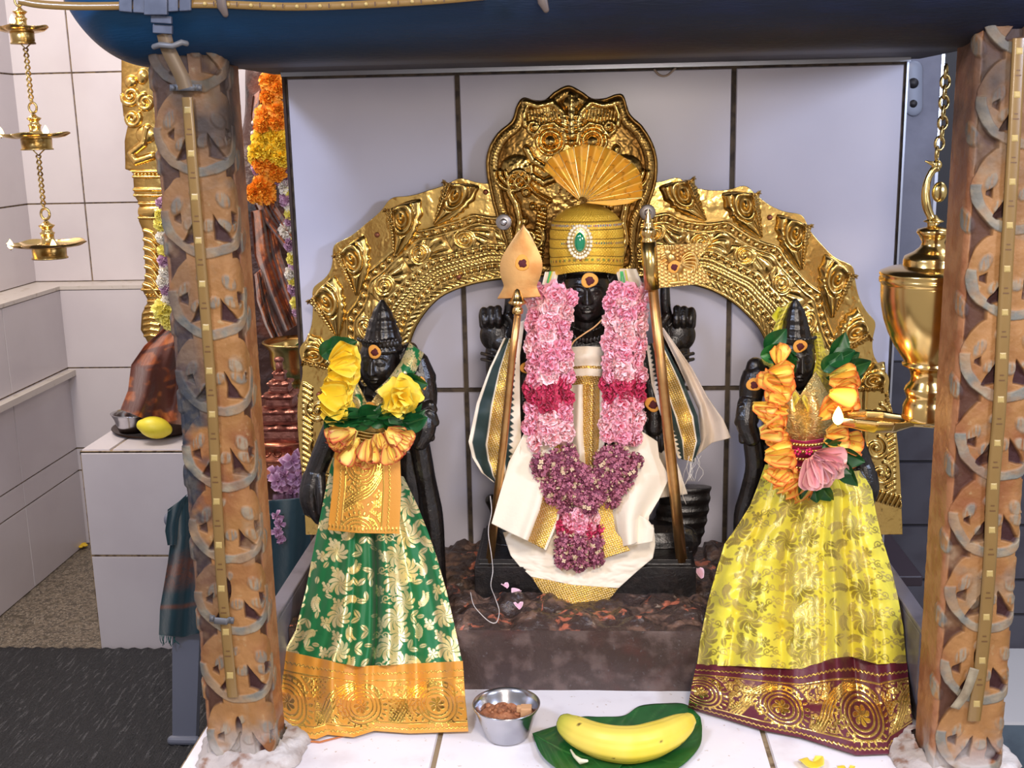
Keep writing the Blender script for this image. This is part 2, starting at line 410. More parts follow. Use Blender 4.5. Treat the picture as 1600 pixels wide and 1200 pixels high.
tiled(mb, (0, 2.2, 0), X1, Z1, [x0, x0+.16, x0+.42, x0+.7, x0+1.2], [ZF, -.40, -.22, float(W(1590, 905, 2.2)[2]), float(W(1590, 820, 2.2)[2]), .1, .3], gm=1)
tag(mb.build('wall_right_low', [DSL, DGR], smooth=False), kind='structure')
mb = MB(); zz = float(W(1590, 1086, 2.0)[2])
mb.box((x0, 1.9, zz-.006), (2.2, 2.196, zz), 0)
mb.box((x0, 1.9, ZF), (2.2, 2.196, zz-.006), 1)
BLT = M('blue_grey_tile', (92, 108, 122), .3, var=[(20, (78, 92, 106), .4, .7)])
tag(mb.build('trim_8', [M('white_edge', (206, 208, 212), .3), BLT], smooth=False), kind='structure')
# slate ledge behind the shrine at the right
mb = MB(); a = W(1382, 852, 1.9); b_ = W(1432, 886, 1.9)
mb.box((float(a[0])-.02, 1.86, float(b_[2])-.02), (float(b_[0]), 2.2, float(b_[2])))
mb.box((float(a[0])-.02, 1.88, -.1), (float(b_[0])-.03, 2.2, float(b_[2])-.02))
tag(mb.build('trim_9', M('dark_ledge', (58, 48, 56), .3), smooth=False, mods=[('bevel', .003)]), kind='structure')
# wall plate on slate wall
t = thing('wall_plate', W(1428, 175, Yr-.004), 'pale grey rounded metal plate high on the slate wall behind the white panel edge', 'plate')
mb = MB(); k = MPP(1428, 140, Yr)
mb.tube([W(1428, 108, Yr-.004), W(1428, 168, Yr-.004)], [13*k]*2, 20, caps='round', flat=.25, up_=(0, 1, 0)); mb.build('plate', M('plate_grey', (120, 128, 146), .4), t)
for yy, rr in ((130, 8), (162, 6)):
    mb = MB(); mb.tube([W(1427, yy, Yr-.009), W(1427, yy, Yr+.002)], rr*k, 20, up_=(0, 0, 1)); mb.build('keyhole', BLK, t)
# fallen yellow blossom on the granite floor
mb = MB(); c = WZ(127, 852, ZF+.012)
for a in range(5): mb.ell(c+np.array([.012*math.cos(a*1.26), .012*math.sin(a*1.26), 0]), (.012, .008, .005), rot=Matrix.Rotation(a*1.26, 3, 'Z'))
tag(mb.build('fallen_blossom', M('yellow_petal', (222, 184, 44), .6)), 'small yellow blossom lying on the granite floor by the left wall', 'blossom')
# ================================================================ carved pillars
def pillar(edgeL_b, back, a, Y0, dark, seed, label, fac, side_face):
    xL = float(W(edgeL_b[0], edgeL_b[1], Y0+(a if back else 0))[0]); cx, cy = xL, Y0+a/2
    z1 = float(W(300, 60, Y0)[2])+.02
    rc = .012
    # profile of a rounded square, starting at back centre, going round; dense in front
    nz, nn = 1000, 430
    per = []
    tt = np.linspace(0, 1, nn, endpoint=False)
    h = a/2; segs = [('l', (-h, h-rc), (-h, -h+rc)), ('c', (-h+rc, -h+rc), PI), ('l', (-h+rc, -h), (h-rc, -h)), ('c', (h-rc, -h+rc), 1.5*PI), ('l', (h, -h+rc), (h, h-rc))]
    pts = []; nrm = []; S_ = []
    s = 0
    for sg in segs:
        if sg[0] == 'l':
            p0 = np.array(sg[1]); p1 = np.array(sg[2]); L = np.linalg.norm(p1-p0); k = max(2, int(L/(a*3)*nn))
            for t in np.linspace(0, 1, k, endpoint=False):
                pts.append(p0+(p1-p0)*t); d = (p1-p0)/L; nrm.append((d[1], -d[0])); S_.append(s+L*t)
            s += L
        else:
            k = int(rc*PI/2/(a*3)*nn)
            for t in np.linspace(0, 1, k, endpoint=False):
                an = sg[2]+t*PI/2; pts.append(np.array(sg[1])+rc*np.array((math.cos(an), math.sin(an)))); nrm.append((math.cos(an), math.sin(an))); S_.append(s+rc*PI/2*t)
            s += rc*PI/2
    pts = np.array(pts); nrm = np.array(nrm); S_ = np.array(S_); nn = len(pts)
    z = np.linspace(0, z1, nz)
    Sg, Zg = np.meshgrid(S_, z, indexing='ij')
    # local pattern coordinates: x measured from front-face centre
    xf = Sg-(a-rc+rc*PI/2)+rc-h+rc*.0
    xf = Sg-((a-rc)+rc*PI/2+(a-2*rc)/2)
    Pz = a*1.13
    ph = (Zg/Pz+seed*.37)
    k = np.floor(ph); q = (ph-k-.5)*Pz            # -P/2..P/2 within medallion
    H = np.zeros_like(Sg); grey = np.zeros_like(Sg); mar = np.zeros_like(Sg)
    wob = noise2(Sg, Zg, 40, seed+5)*.006
    x = xf*1.0; R1 = a*.62
    r = np.sqrt(x**2+(q-.06*a)**2)+wob
    sm = lambda v, e=.0012: np.clip(v/e+.5, 0, 1)
    # background recess between scallops
    inside = sm(R1-r)
    ru = np.sqrt(x**2+(q-Pz-.06*a)**2)+wob; upd = sm(R1-ru)
    bup = upd*sm(ru-R1*.76)
    lower = sm(.02*a-q)
    bandm = sm(R1-r)*sm(r-R1*(.78+.16*np.clip(q/a+.1,0,1)))*sm(.12*a-q+wob)          # U crescent
    # deep maroon cuts: between disks (outside) and notches inside
    bandm = np.maximum(bandm*(1-upd), bup); inside = np.maximum(inside, upd)
    inside = np.maximum(inside, sm(.33*a-np.abs(x), .003))
    cut = (1-inside)*sm(np.abs(x)*-1+a*.60)
    notch = np.zeros_like(x)
    for sx in (-1, 1):
        cxn = sx*a*.20; czn = -.27*a
        aa = (x-cxn)*sx; bb = q-czn
        tri = np.minimum(np.minimum(a*.10-bb*.6-aa*.9, bb+a*.05+aa*.25), aa+a*.09)
        notch = np.maximum(notch, sm(tri+wob, .0015))
        aa = (x-sx*a*.40)*sx; bb = q-.0*a
        tri = np.minimum(np.minimum(a*.055-np.abs(bb)-aa*.5, aa+a*.05), a*.05-aa)
        notch = np.maximum(notch, sm(tri+wob, .0015)*.9)
    notch *= sm(R1*.82-r)
    # long dark slit in every other medallion
    notch *= (1-upd)
    slit = sm(1-np.sqrt(((x+.11*a)/(a*.05))**2+((q-.18*a)/(a*.16))**2), .2)*((k.astype(int)+seed) % 2 == 0)
    mar = np.clip(cut*.85+notch+slit, 0, 1)
    # painted petals (grey-white)
    blob = np.zeros_like(x)
    rs = np.random.RandomState(seed)
    for (bx_, bz, rx, rz, an) in ((-.34, .16, .15, .09, 1.1), (.30, .20, .14, .09, -1.1), (.06, -.06, .12, .10, .3), (-.24, -.12, .11, .08, .9), (.27, -.06, .13, .08, -.8), (-.08, .34, .10, .07, .8), (.42, -.05, .12, .05, 1.3)):
        jx = (np.sin(k*12.9+bx_*50)*.05)*a; jz = (np.cos(k*7.7+bz*40)*.05)*a
        c, s_ = math.cos(an), math.sin(an); xx = x-bx_*a-jx; zz = q-bz*a-jz
        A = (xx*c+zz*s_)/(rx*a); B = (-xx*s_+zz*c)/(rz*a)
        blob = np.maximum(blob, np.clip((1-np.sqrt(A*A+B*B)+wob*20)*3, 0, 1))
    # side leaf drops on the rounded corners
    drop = np.zeros_like(x)
    for sx in (-1, 1):
        qq = (Zg/Pz+seed*.37+.32); qq = (qq-np.floor(qq)-.5)*Pz
        an = sx*.9; c, s_ = math.cos(an), math.sin(an); xx = x-sx*a*.70; 
        A = (xx*c+qq*s_)/(.22*a); B = (-xx*s_+qq*c)/(.095*a*np.clip(1.3-A*.0, .3, 2))
        drop = np.maximum(drop, np.clip((1-np.sqrt(A*A+B*B))*4, 0, 1))
    front = sm(a*.64-np.abs(x), .004)
    H = (.0025*inside+.0016*bandm-.004*notch-.004*slit-.0022*cut+.0014*blob)*front+.0026*drop*sm(a*.86-np.abs(x), .004)
    H += noise2(Sg, Zg, 120, seed+2, 3)*.0012
    wear = np.clip((noise2(Sg, Zg, 55, seed+9, 4)+.12)*5, 0, 1)
    streak = np.clip(noise2(Sg*6, Zg, 90, seed+4, 2)*3+.7, 0, 1)
    grey = np.clip((bandm*(.55+.45*wear)+blob*.85*streak)*front+drop*streak, 0, 1)
    mar *= front
    # local paint patches
    patch = np.clip((noise2(Sg, Zg, 22, seed+20, 4)+.2)*7, 0, 1)*np.exp(-((Zg-dark[0])/dark[1])**2)*np.clip((dark[2]-x/a)*3, 0, 1)
    topdark = np.exp(-(np.clip(z1-.075-Zg, 0, 9)/.13)**2)*(.8+1.2*noise2(Sg, Zg, 25, seed+31))  # noisy darkening toward the top of the shaft
    topdark = np.clip(topdark*(1.0 if dark[4] else .8), 0, 1)
    wear2 = np.clip(noise2(Sg, Zg, 30, seed+41, 4)*6-.7, 0, 1)*front
    mar *= 1-.7*wear2; grey = np.maximum(grey, wear2*.5)
    basew = np.exp(-(Zg/.035)**2)*np.clip(noise2(Sg, Zg, 50, 3)*4+.6, 0, 1)
    P = np.zeros(Sg.shape+(3,))
    P[..., 0] = cx+fac*0+pts[:, 0, None]+nrm[:, 0, None]*H+h
    P[..., 1] = cy+pts[:, 1, None]+nrm[:, 1, None]*H
    P[..., 2] = Zg
    mat = M('pillar_paint', (140, 98, 52), .6, spec=.35, var=[(35, (154, 110, 64), .4, .65), (14, (124, 74, 40), .46, .7), (70, (162, 132, 90), .62, .75)],
            masks=[('side', (138, 86, 54), .42, 0, (158, 108, 72), 40), ('grey', (138, 126, 104), .6, 0, (108, 106, 96), 45), ('maroon', (52, 22, 20), .7, 0), ('patch', (36, 42, 52), .7, 0, (66, 64, 62), 80), ('topdark', (56, 46, 40), .7, 0), ('base', (176, 170, 164), .8, 0)], bump=[(300, .35, .0012)])
    t = thing('carved_pillar', (cx+h, cy, 0), label, 'pillar')
    mb = MB()
    sidem = np.clip((np.abs(x)/a-.55)*12, 0, 1)*(1-drop)
    f = quads(nn, nz).tolist()
    mb.add(P, f, at={'grey': grey, 'maroon': mar, 'patch': patch*dark[3], 'topdark': topdark, 'base': basew, 'side': sidem})
    # back closing wall
    b0 = P[0, 0], P[-1, 0], P[-1, -1], P[0, -1]
    mb.add([*b0], [[0, 3, 2, 1]])
    mb.build('shaft', mat, t)
    return t, cx+h, cy, z1
AP = .0795
PL, plx, ply, pz1 = pillar((321, 1150), 0, AP, 1.25, (.40, .20, .02, 1, True), 3, 'carved orange pillar at the left of the shrine, blue-grey paint worn on its outer edge', 0, 1)
PR, prx, pry, _ = pillar((1424, 1170), 1, AP*1.0, 1.24, (.3, .1, -1, 0, False), 8, 'carved orange pillar at the right of the shrine, in front of the brass urn lamp', 0, -1)
# LED strips on the pillar faces
STRIP = M('led_strip', (124, 96, 50), .35, spec=.5, var=[(30, (120, 92, 46), .4, .7)], coat=.3)
LEDM = M('led_chip', (170, 146, 88), .4); BRK = M('grey_clip', (92, 92, 94), .45)
def strip(px, yy, hw, Yf, parent, marks=True):
    mb = MB(); n = 90
    c = spline(px, n); P = []
    for i, (x, y) in enumerate(c):
        row = []
        for s, d in ((-1, 0), (-1, .0022), (-.6, .0032), (.6, .0032), (1, .0022), (1, 0)):
            row.append(W(x+s*hw, y, Yf)+np.array((0, -d, 0)))
        P.append(row)
    mb.grid(np.array(P)); o = mb.build('led_strip', STRIP, parent)
    L = np.r_[0, np.cumsum(np.linalg.norm(np.diff(c, axis=0), axis=1))]
    m2 = MB(); m3 = MB(); k = MPP(c[0][0], c[0][1], Yf)
    for i, d in enumerate(np.arange(20, L[-1]-10, 34)):
        x, y = np.interp(d, L, c[:, 0]), np.interp(d, L, c[:, 1])
        if i % 2 == 0:
            for s, r0_, h in ((1, 4.6, .0005), (0, 0, 0)):
                if not s: continue
                q = [W(x+a*5, y+b*5, Yf)+np.array((0, -.0034, 0)) for a, b in ((-1, -1), (1, -1), (1, 1), (-1, 1))]
                q2 = [W(x+a*3, y+b*3, Yf)+np.array((0, -.0040, 0)) for a, b in ((-1, -1), (1, -1), (1, 1), (-1, 1))]
                m2.add(q+q2, [[0, 1, 5, 4], [1, 2, 6, 5], [2, 3, 7, 6], [3, 0, 4, 7], [4, 5, 6, 7]])
        else:
            for b in (-5, 3):
                q = [W(x+a*(4+b*.2), y+b+c_, Yf)+np.array((0, -.0036, 0)) for a, c_ in ((-1, 0), (1, 0), (1, 2), (-1, 2))]
                m3.add(q, [[0, 1, 2, 3]])
    m2.build('led_chip', LEDM, o, smooth=False); m3.build('copper_pad', M('copper_pad', (96, 66, 34), .5), o, smooth=False)
    return o
strip([(293, 152), (305, 300), (318, 450), (330, 600), (338, 750), (346, 900), (353, 975), (364, 1088)], 0, 8, 1.246, PL)
strip([(1592, 60), (1582, 250), (1573, 400), (1567, 520), (1561, 640), (1551, 760), (1547, 860), (1540, 960), (1531, 1050), (1521, 1125)], 0, 10, 1.235, PR)
def clip(px, py, hw, Yf, parent, ang=0):
    mb = MB(); k = MPP(px, py, Yf)
    c, s = math.cos(ang), math.sin(ang)
    P = []
    for t in np.linspace(-1, 1, 25):
        z = .0015+.0045*(abs(t) < .55)
        x = px+t*hw*c; y = py+t*hw*s
        P.append([W(x+s*5, y-5*c, Yf)+np.array((0, -z, 0)), W(x-s*5, y+5*c, Yf)+np.array((0, -z, 0))])
    mb.grid(np.array(P)); 
    for t in (-.82, .82): mb.ell(W(px+t*hw*c, py+t*hw*s, Yf-.003), (3.2*k, .002, 3.2*k), 10, 8)
    mb.build('clip', BRK, parent, thick=.001)
clip(291, 137, 25, 1.245, PL, .0); clip(347, 967, 19, 1.245, PL, .1)
# torn strip hanging loose on right pillar
mb = MB(); c = spline([(1521, 1042), (1515, 1060), (1506, 1082), (1490, 1104)], 20)
P = [[W(x-7, y-2, 1.236)+np.array((0, -.004, 0)), W(x+7, y+2, 1.236)+np.array((0, -.004, 0))] for x, y in c]; mb.grid(np.array(P))
mb.build('torn_tape', M('old_tape', (150, 138, 112), .6, var=[(60, (120, 104, 80), .4, .7)]), PR, thick=.001)
# plaster footing
PLA = M('plaster', (182, 172, 166), .85, var=[(60, (140, 108, 90), .5, .7), (25, (206, 200, 196), .5, .7)], bump=[(120, .6, .003)])
for (x0, x1, y, T) in ((296, 470, 1196, PL), (1400, 1600, 1205, PR)):
    a = WZ(x0, y, 0); b = WZ(x1, y, 0)
    mb = MB(); n = 60; m = 14
    ang = np.linspace(0, 2*PI, n, endpoint=False); rr = np.linspace(1, .55, m)
    A, Rr = np.meshgrid(ang, rr, indexing='ij')
    cx = (a[0]+b[0])/2; cy = 1.25+AP/2; rx = (b[0]-a[0])/2; ry = .062
    sq = 1/np.maximum(np.abs(np.cos(A)), np.abs(np.sin(A)))**.6
    wv = 1+.22*noise2(np.cos(A), np.sin(A), 4, int(x0))
    P = np.stack([cx+rx*Rr*np.cos(A)*sq*wv, cy+ry*Rr*np.sin(A)*sq*wv, .001+.022*(1-Rr)**.5*(1+.9*noise2(np.cos(A)*Rr, np.sin(A)*Rr, 7, 5))], -1)
    mb.grid(P, cu=True); mb.build('footing', PLA, T)
# ================================================================ blue beam
BL = M('blue_paint', (8, 15, 30), .5, spec=.35, masks=[('lit_fade', (12, 66, 106), .5, 0)], var=[(18, (10, 18, 38), .4, .7, 4, (1, 1, 5))], bump=[(90, .25, .002, (1, 1, 8))])  # mask paints the light's falloff along the beam into its colour
Yb0 = 1.20
zb = float(W(200, 101, 1.235)[2]); zt_ = float(W(200, -30, Yb0)[2])
bx0 = float(W(58, 0, Yb0)[0]); bx1 = float(W(1700, 60, Yb0)[0])
mb = MB(); n = 260; m = 40
sx = np.linspace(0, 1, n)**1.6
Xs = bx0+(bx1-bx0)*sx; tl = np.clip((Xs-bx0)/(float(W(190, 100, Yb0)[0])-bx0), 0, 1)
hh = (1-(1-tl)**2.1)**.62
G = []
for X, h in zip(Xs, hh):
    row = []
    for t in np.linspace(0, 1, m):
        a = t*PI/2*1.0
        yy = Yb0+.055-.055*math.cos(PI/2-a)**.9*1.0; 
        zz = math.cos(a)
        # from back-bottom up to front top
        row.append((X, 1.30-.10*math.sin(a)**.8*(.35+.65*h), zb+(zt_-zb)*(1-h*(1-0))+ (zt_-zb)*h*(1-math.cos(a))**.9))
    G.append(row)
G = np.array(G)
mb.grid(G, flip=True)
top = G[:, -1]; back = G[:, -1].copy(); back[:, 1] = 1.36; bb = G[:, 0].copy(); bb[:, 1] = 1.36
mb.grid(np.stack([top, back, bb, G[:, 0]], 1), flip=True)
mb.f.append([k for k in range(m)]); mb.mi.append(0)
VX = np.vstack(mb.v); fr_ = (VX[:, 0]-bx0)/(bx1-bx0); mb.at = {'lit_fade': [np.clip(.95-fr_*1.75, .0, 1)*np.clip(.5+(VX[:, 2]-zb)/(zt_-zb)*1.1, 0, 1)]}  # painted light: brightest at the left end, fading to the right and downward
t = thing('painted_beam', ((bx0+bx1)/2, 1.28, zb), 'blue painted half-round beam across the tops of both carved pillars', 'beam')
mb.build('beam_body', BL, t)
# LED strip and brackets on the beam
mb = MB(); c = spline([(28, 3), (60, 9), (110, 12), (170, 12), (240, 10), (330, 9), (450, 13), (560, 10), (680, 3), (760, -4)], 90)
P = [[W(x, y-9, 1.198), W(x, y-9, 1.192), W(x, y+3, 1.190), W(x, y+4, 1.198)] for x, y in c]; mb.grid(np.array(P))
ls = mb.build('led_strip', STRIP, t)
m2 = MB(); m3 = MB()
for x in range(320, 730, 36):
    y = np.interp(x, c[:, 0], c[:, 1])-3
    m2.tube([W(x, y, 1.1895), W(x, y, 1.192)], 3*MPP(x, y, 1.19), 10, up_=(0, 0, 1))
    m3.add([W(x+14+a, y+b, 1.1895) for a, b in ((-1, -4), (1, -4), (1, 3), (-1, 3))], [[0, 1, 2, 3]])
m2.build('led_chip', LEDM, ls); m3.build('print_mark', M('print_mark', (70, 44, 22), .5), ls)
mb = MB()
def pbox(x0, y0, x1, y1, Y, d, top_=0):
    a = [W(x0, y0, Y), W(x1, y0+top_, Y), W(x1, y1+top_, Y), W(x0, y1, Y)]
    b = [p+np.array((0, -d, 0)) for p in a]
    mb.add(a+b, [[0, 1, 2, 3][::-1], [4, 5, 6, 7], [0, 4, 7, 3], [1, 2, 6, 5], [0, 1, 5, 4], [3, 7, 6, 2]])
pbox(188, -20, 208, 18, 1.192, .004, 2); pbox(210, -20, 228, 20, 1.192, .004, 1); pbox(264, -20, 280, 19, 1.192, .004, -1); pbox(282, -20, 300, 18, 1.192, .004, -1)
pbox(228, -20, 264, 24, 1.192, .006); pbox(238, 24, 270, 36, 1.196, .005, 2); pbox(241, 38, 271, 52, 1.2, .005, 2)
mb.build('bracket', M('primer_grey', (74, 80, 96), .5, var=[(60, (60, 66, 82), .4, .7)]), t, smooth=False, mods=[('bevel', .0008)])
mb = MB(); P = []
for x, y in spline([(256, 52), (262, 75), (273, 98), (285, 122), (290, 138)], 30): P.append([W(x-11, y+3, 1.206), W(x-11, y+3, 1.2), W(x+11, y-3, 1.2), W(x+11, y-3, 1.206)])
mb.grid(np.array(P)); mb.build('strip_tail', M('tape_brown', (92, 74, 50), .45, var=[(50, (92, 72, 48), .4, .7)]), t)
mb = MB(); mb.tube([W(241, 73, 1.2), W(250, 70, 1.195), W(270, 72, 1.194), W(284, 66, 1.196), W(291, 68, 1.2)], 4.5*MPP(260, 70, 1.2), 10, caps='round'); mb.build('clip', BRK, t)
for px, py in ((349, 10), (850, 3)):
    mb = MB(); mb.tube([W(px-4, py-14, 1.188), W(px-2, py, 1.188), W(px+3, py+12, 1.19)], [8*MPP(px, py, 1.2)]*2+[5*MPP(px, py, 1.2)], 12, caps='round', flat=.5, up_=(0, 1, 0)); mb.build('clip', M('clip_brown', (84, 72, 66), .5), t)
# ================================================================ brass arch behind the statues
YA = 1.722
arch_t = thing('brass_arch', W(930, 860, YA), 'embossed brass arch with a lion-face crest, standing against the white tiled panel behind the statues', 'arch')
outer = [(478, 835), (474, 760), (468, 700), (465, 640), (471, 580), (480, 530), (488, 478), (508, 428), (536, 380), (570, 348), (606, 321), (645, 303), (690, 289), (730, 285), (765, 284), (820, 280), (925, 276), (1000, 282), (1040, 284), (1085, 291), (1140, 297), (1172, 300), (1215, 323), (1258, 352), (1295, 390), (1332, 432), (1352, 480), (1364, 530), (1375, 572), (1392, 625), (1401, 680), (1406, 740), (1410, 835)]
inner = [(640, 835), (640, 780), (640, 720), (638, 660), (636, 610), (637, 560), (646, 522), (662, 493), (684, 469), (708, 455), (738, 445), (768, 439), (795, 436), (815, 434), (835, 433), (880, 432), (925, 432), (980, 433), (1020, 434), (1045, 438), (1075, 444), (1110, 454), (1140, 470), (1165, 491), (1185, 513), (1198, 540), (1206, 570), (1210, 610), (1212, 650), (1214, 700), (1216, 750), (1218, 790), (1218, 835)]
nS, nT = 1500, 190
so = spline(outer, 400); 
# inner matched by index
ti = np.linspace(0, 1, len(outer))
O_ = spline(outer, nS); 
I_ = spline(inner, nS)
for (tx_, ty_) in ((528, 388), (620, 322), (722, 292), (490, 452), (474, 548), (1056, 288), (1158, 302), (1246, 344), (1326, 420), (1360, 508), (1388, 588)):
    dd = np.hypot(O_[:, 0]-tx_, O_[:, 1]-ty_); nr_ = O_-np.array((925., 700.)); nr_ /= np.linalg.norm(nr_, axis=1)[:, None]
    O_ = O_+nr_*(9*np.exp(-(dd/16)**2)-2.5*np.exp(-((dd-40)/20)**2))[:, None]
T = np.linspace(0, 1, nT)[None, :, None]
G = I_[:, None]*(1-T)+O_[:, None]*T
mid = I_*.57+O_*.43
ls_ = np.r_[0, np.cumsum(np.linalg.norm(np.diff(mid, axis=0), axis=1))]
wd = np.linalg.norm(O_-I_, axis=1)
s = np.repeat(ls_[:, None], nT, 1); w = np.repeat(wd[:, None], nT, 1); t = np.repeat(T[0, :, 0][None], nS, 0); d = t*w
H = np.zeros((nS, nT)); dirt = np.zeros((nS, nT))
def line(tc, hw, h):
    global H
    H = np.maximum(H, h*np.sqrt(np.clip(1-((t-tc)*w/hw)**2, 0, 1)))
def beads(tc, pitch, r, h, ph=0):
    global H
    q = (s/pitch+ph); q = (q-np.floor(q)-.5)*pitch
    e = 1-(q**2+((t-tc)*w)**2)/r**2
    H = np.maximum(H, h*np.sqrt(np.clip(e, 0, 1)))
def rope(tc, hw, pitch, h):
    global H
    b = np.clip(1-((t-tc)*w/hw)**2, 0, 1)
    H = np.maximum(H, h*np.sqrt(b)*(.45+.55*np.abs(np.sin((s+(t-tc)*w*1.2)*PI/pitch))))
m_ = .0009
line(.02, 2.2, 2.0); line(.105, 1.8, 2.0); line(.165, 1.6, 1.8); line(.29, 1.5, 1.8); line(.345, 2.0, 2.4); line(.555, 2.0, 2.4); line(.635, 2.0, 2.4)
beads(.135, 12.5, 4.6, 4.0); beads(.318, 13.5, 4.8, 4.2); beads(.595, 13.5, 4.4, 3.8)
rope(.195, 3.2, 7, 2.6); rope(.225, 2.4, 5, 2.2); rope(.262, 3.2, 7, 2.6)
# inner leafy edge
q = (s/26); k = np.floor(q); q = (q-k-.5)*26; e = d-w*.06
a = np.abs(np.sin((q*.5+e*.8)*.55)); H = np.maximum(H, 2.4*a*np.clip(1-((t-.06)/.042)**2, 0, 1))
# scroll band: alternating spirals with petal fans
per = 74.0
bc = .45
kk = np.floor(s/per); qs = (s/per-kk-.5)*per; sg = np.where(kk % 2 == 0, 1, -1); qt = (t-bc)*w*sg
band = np.clip((1-(np.abs(t-bc)/.098)**6), 0, 1)
cx0 = -12.; r = np.hypot(qs-cx0, qt); an = np.arctan2(qt, qs-cx0)
spr = np.abs(np.sin((r*.62-an*.5)))
sc = np.where(r < 16, (1.2+3.0*spr), 0)
sc = np.maximum(sc, 5.5*np.sqrt(np.clip(1-(r/4.6)**2, 0, 1)))
ro = np.hypot(qs+2, qt-7); 
fan = np.hypot(qs-cx0-6, qt+14); fa = np.arctan2(qt+14, qs-cx0-6)
lf = np.where((r >= 16), 3.2*np.abs(np.sin(fa*7+fan*.05))*np.clip((fan-6)/10, 0, 1)*np.clip((44-fan)/8, 0, 1), 0)
ring = 3.6*np.sqrt(np.clip(1-((r-16)/2.2)**2, 0, 1))
H = np.maximum(H, band*np.maximum(np.maximum(sc, lf), ring))
# side legs (below y~600 left / y~560 right): big scroll panels on the outer part
Gx, Gy = G[..., 0], G[..., 1]
H += 3.2*noise2(Gx, Gy, .05, 4, 3)*(t > .66)
H += 1.3*noise2(Gx, Gy, .25, 6, 2)*(t > .02)*.4
LG = np.zeros_like(H)
for (cx, cy, fx) in ((497, 640, 1), (503, 700, 1), (505, 750, 1), (1368, 700, -1), (1372, 650, -1), (1376, 740, -1)):
    ridge(LG, Gx, Gy, spiral(cx, cy, 3, 19, 1.2, 1.4*fx), 3.0, 4.2); dome(LG, Gx, Gy, cx, cy, 5, 5, 5.5)
for cx, y0, y1 in ((478, 600, 800), (1394, 610, 770)):
    for yy in range(y0, y1, 9):
        sg_ = 1 if cx < 900 else -1
        ridge(LG, Gx, Gy, [(cx-3*sg_, yy), (cx+8*sg_, yy+7)], 3.2, 3.2)
ridge(LG, Gx, Gy, [(520, 600), (532, 650), (528, 720), (520, 790)], 3, 4); ridge(LG, Gx, Gy, [(1352, 600), (1350, 650), (1352, 700), (1362, 765)], 3, 4)
for i in range(9): ridge(LG, Gx, Gy, [(1350+i*7, 775+i*2), (1357+i*7, 762+i*2)], 3, 4)
legm = (t > .64)
H = np.where(legm, np.maximum(H, LG), H)
hsc = .00080
ed = np.minimum(1, np.minimum(t, 1-t)*w/2.5)
P = W(Gx, Gy, YA); P[..., 1] -= H*hsc
mb = MB(); mb.grid(P)
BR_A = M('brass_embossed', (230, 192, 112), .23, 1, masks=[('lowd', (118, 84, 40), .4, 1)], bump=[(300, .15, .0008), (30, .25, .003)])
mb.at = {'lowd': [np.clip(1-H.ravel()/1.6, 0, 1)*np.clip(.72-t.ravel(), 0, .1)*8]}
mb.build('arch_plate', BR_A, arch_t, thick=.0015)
# leaf bosses
def leaf_boss(cx, cy, ang, L, Wd, flip=1, fancy=0):
    "acanthus boss: root at the inner side, curled tip outside; ang = pixel direction of its length"
    nu, nv = 70, 54
    u = np.linspace(0, 1, nu)[:, None]; v = np.linspace(-1, 1, nv)[None]
    ww = Wd*1.12*(.10+.90*np.sin(np.clip(u, 0, 1)**.9*PI*.5)**1.15)*(1-.25*np.clip((u-.85)/.15, 0, 1)**2)
    lx = u*L+0*v; 
    bend = flip*Wd*.55*(u**2)
    ly = v*ww+bend
    serr = 1+.05*np.sin(u*46)*np.abs(v)**3
    ly = v*ww*serr+bend
    tip = np.clip((u-.8)/.2, 0, 1)
    lx = lx-(np.abs(v)**2)*L*.06*tip-(v*flip)*L*.24*tip**.8*u
    c, s_ = math.cos(ang), math.sin(ang)
    X = cx+lx*c-ly*s_; Y_ = cy+lx*s_+ly*c
    prof = np.sqrt(np.clip(1-np.abs(v)**2.4, 0, 1))
    grooves = .55+.45*np.abs(np.cos((v*1.0+.45*flip*u)*4.4+u*1.2))
    rimm = np.where(v*flip < -.45, .72+.28*np.abs(np.sin(u*60)), 1)
    sw = np.hypot((u-.72)*2.2, (v-.05*flip)*1.0); swl = .75+.25*np.cos(sw*11)
    grooves = np.where(sw < .75, swl, .62+.38*np.abs(np.cos((v+.55*flip*u)*3.6+.6)))
    rimm = np.where(v*flip > .52, .60+.40*np.abs(np.sin(u*54+v*3)), 1)*(1-.55*np.exp(-((v*flip-.47)/.06)**2))
    h = prof*(4+12*np.sin(np.clip(u, 0, 1)*PI*.72)**1.0)*grooves*rimm
    h += 4.5*prof*np.exp(-((u-.86)/.09)**2)*np.exp(-((v-.2*flip)/.45)**2)
    h *= np.clip(u/.06, 0, 1)**.5
    h = h*np.clip((1-u)/.03, 0, 1)**.5
    P = W(X, Y_, YA-.0006); P[..., 1] -= h*.00095
    mb = MB(); mb.grid(P, flip=False)
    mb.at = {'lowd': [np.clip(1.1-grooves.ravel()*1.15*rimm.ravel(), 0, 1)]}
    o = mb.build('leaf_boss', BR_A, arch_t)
    return o
def LB(root, tip, Wd, flip, f=0):
    dx, dy = tip[0]-root[0], tip[1]-root[1]
    # account for bend
    L = math.hypot(dx, dy); a = math.atan2(dy, dx)-flip*math.atan2(Wd*.5, L)
    leaf_boss(root[0], root[1], a, L*1.02, Wd, flip, f)
for r_, t_, w_, fl in (((558, 462), (546, 384), 27, -1), ((618, 400), (630, 320), 28, -1), ((678, 352), (722, 288), 26, -1), ((528, 528), (503, 450), 27, -1), ((530, 580), (478, 545), 24, -1),
                       ((1103, 345), (1056, 286), 27, 1), ((1190, 372), (1156, 302), 28, 1), ((1252, 422), (1240, 344), 27, 1), ((1300, 497), (1312, 414), 28, 1), ((1300, 560), (1350, 504), 26, 1), ((1322, 610), (1380, 588), 22, 1)):
    LB(r_, t_, w_, fl)
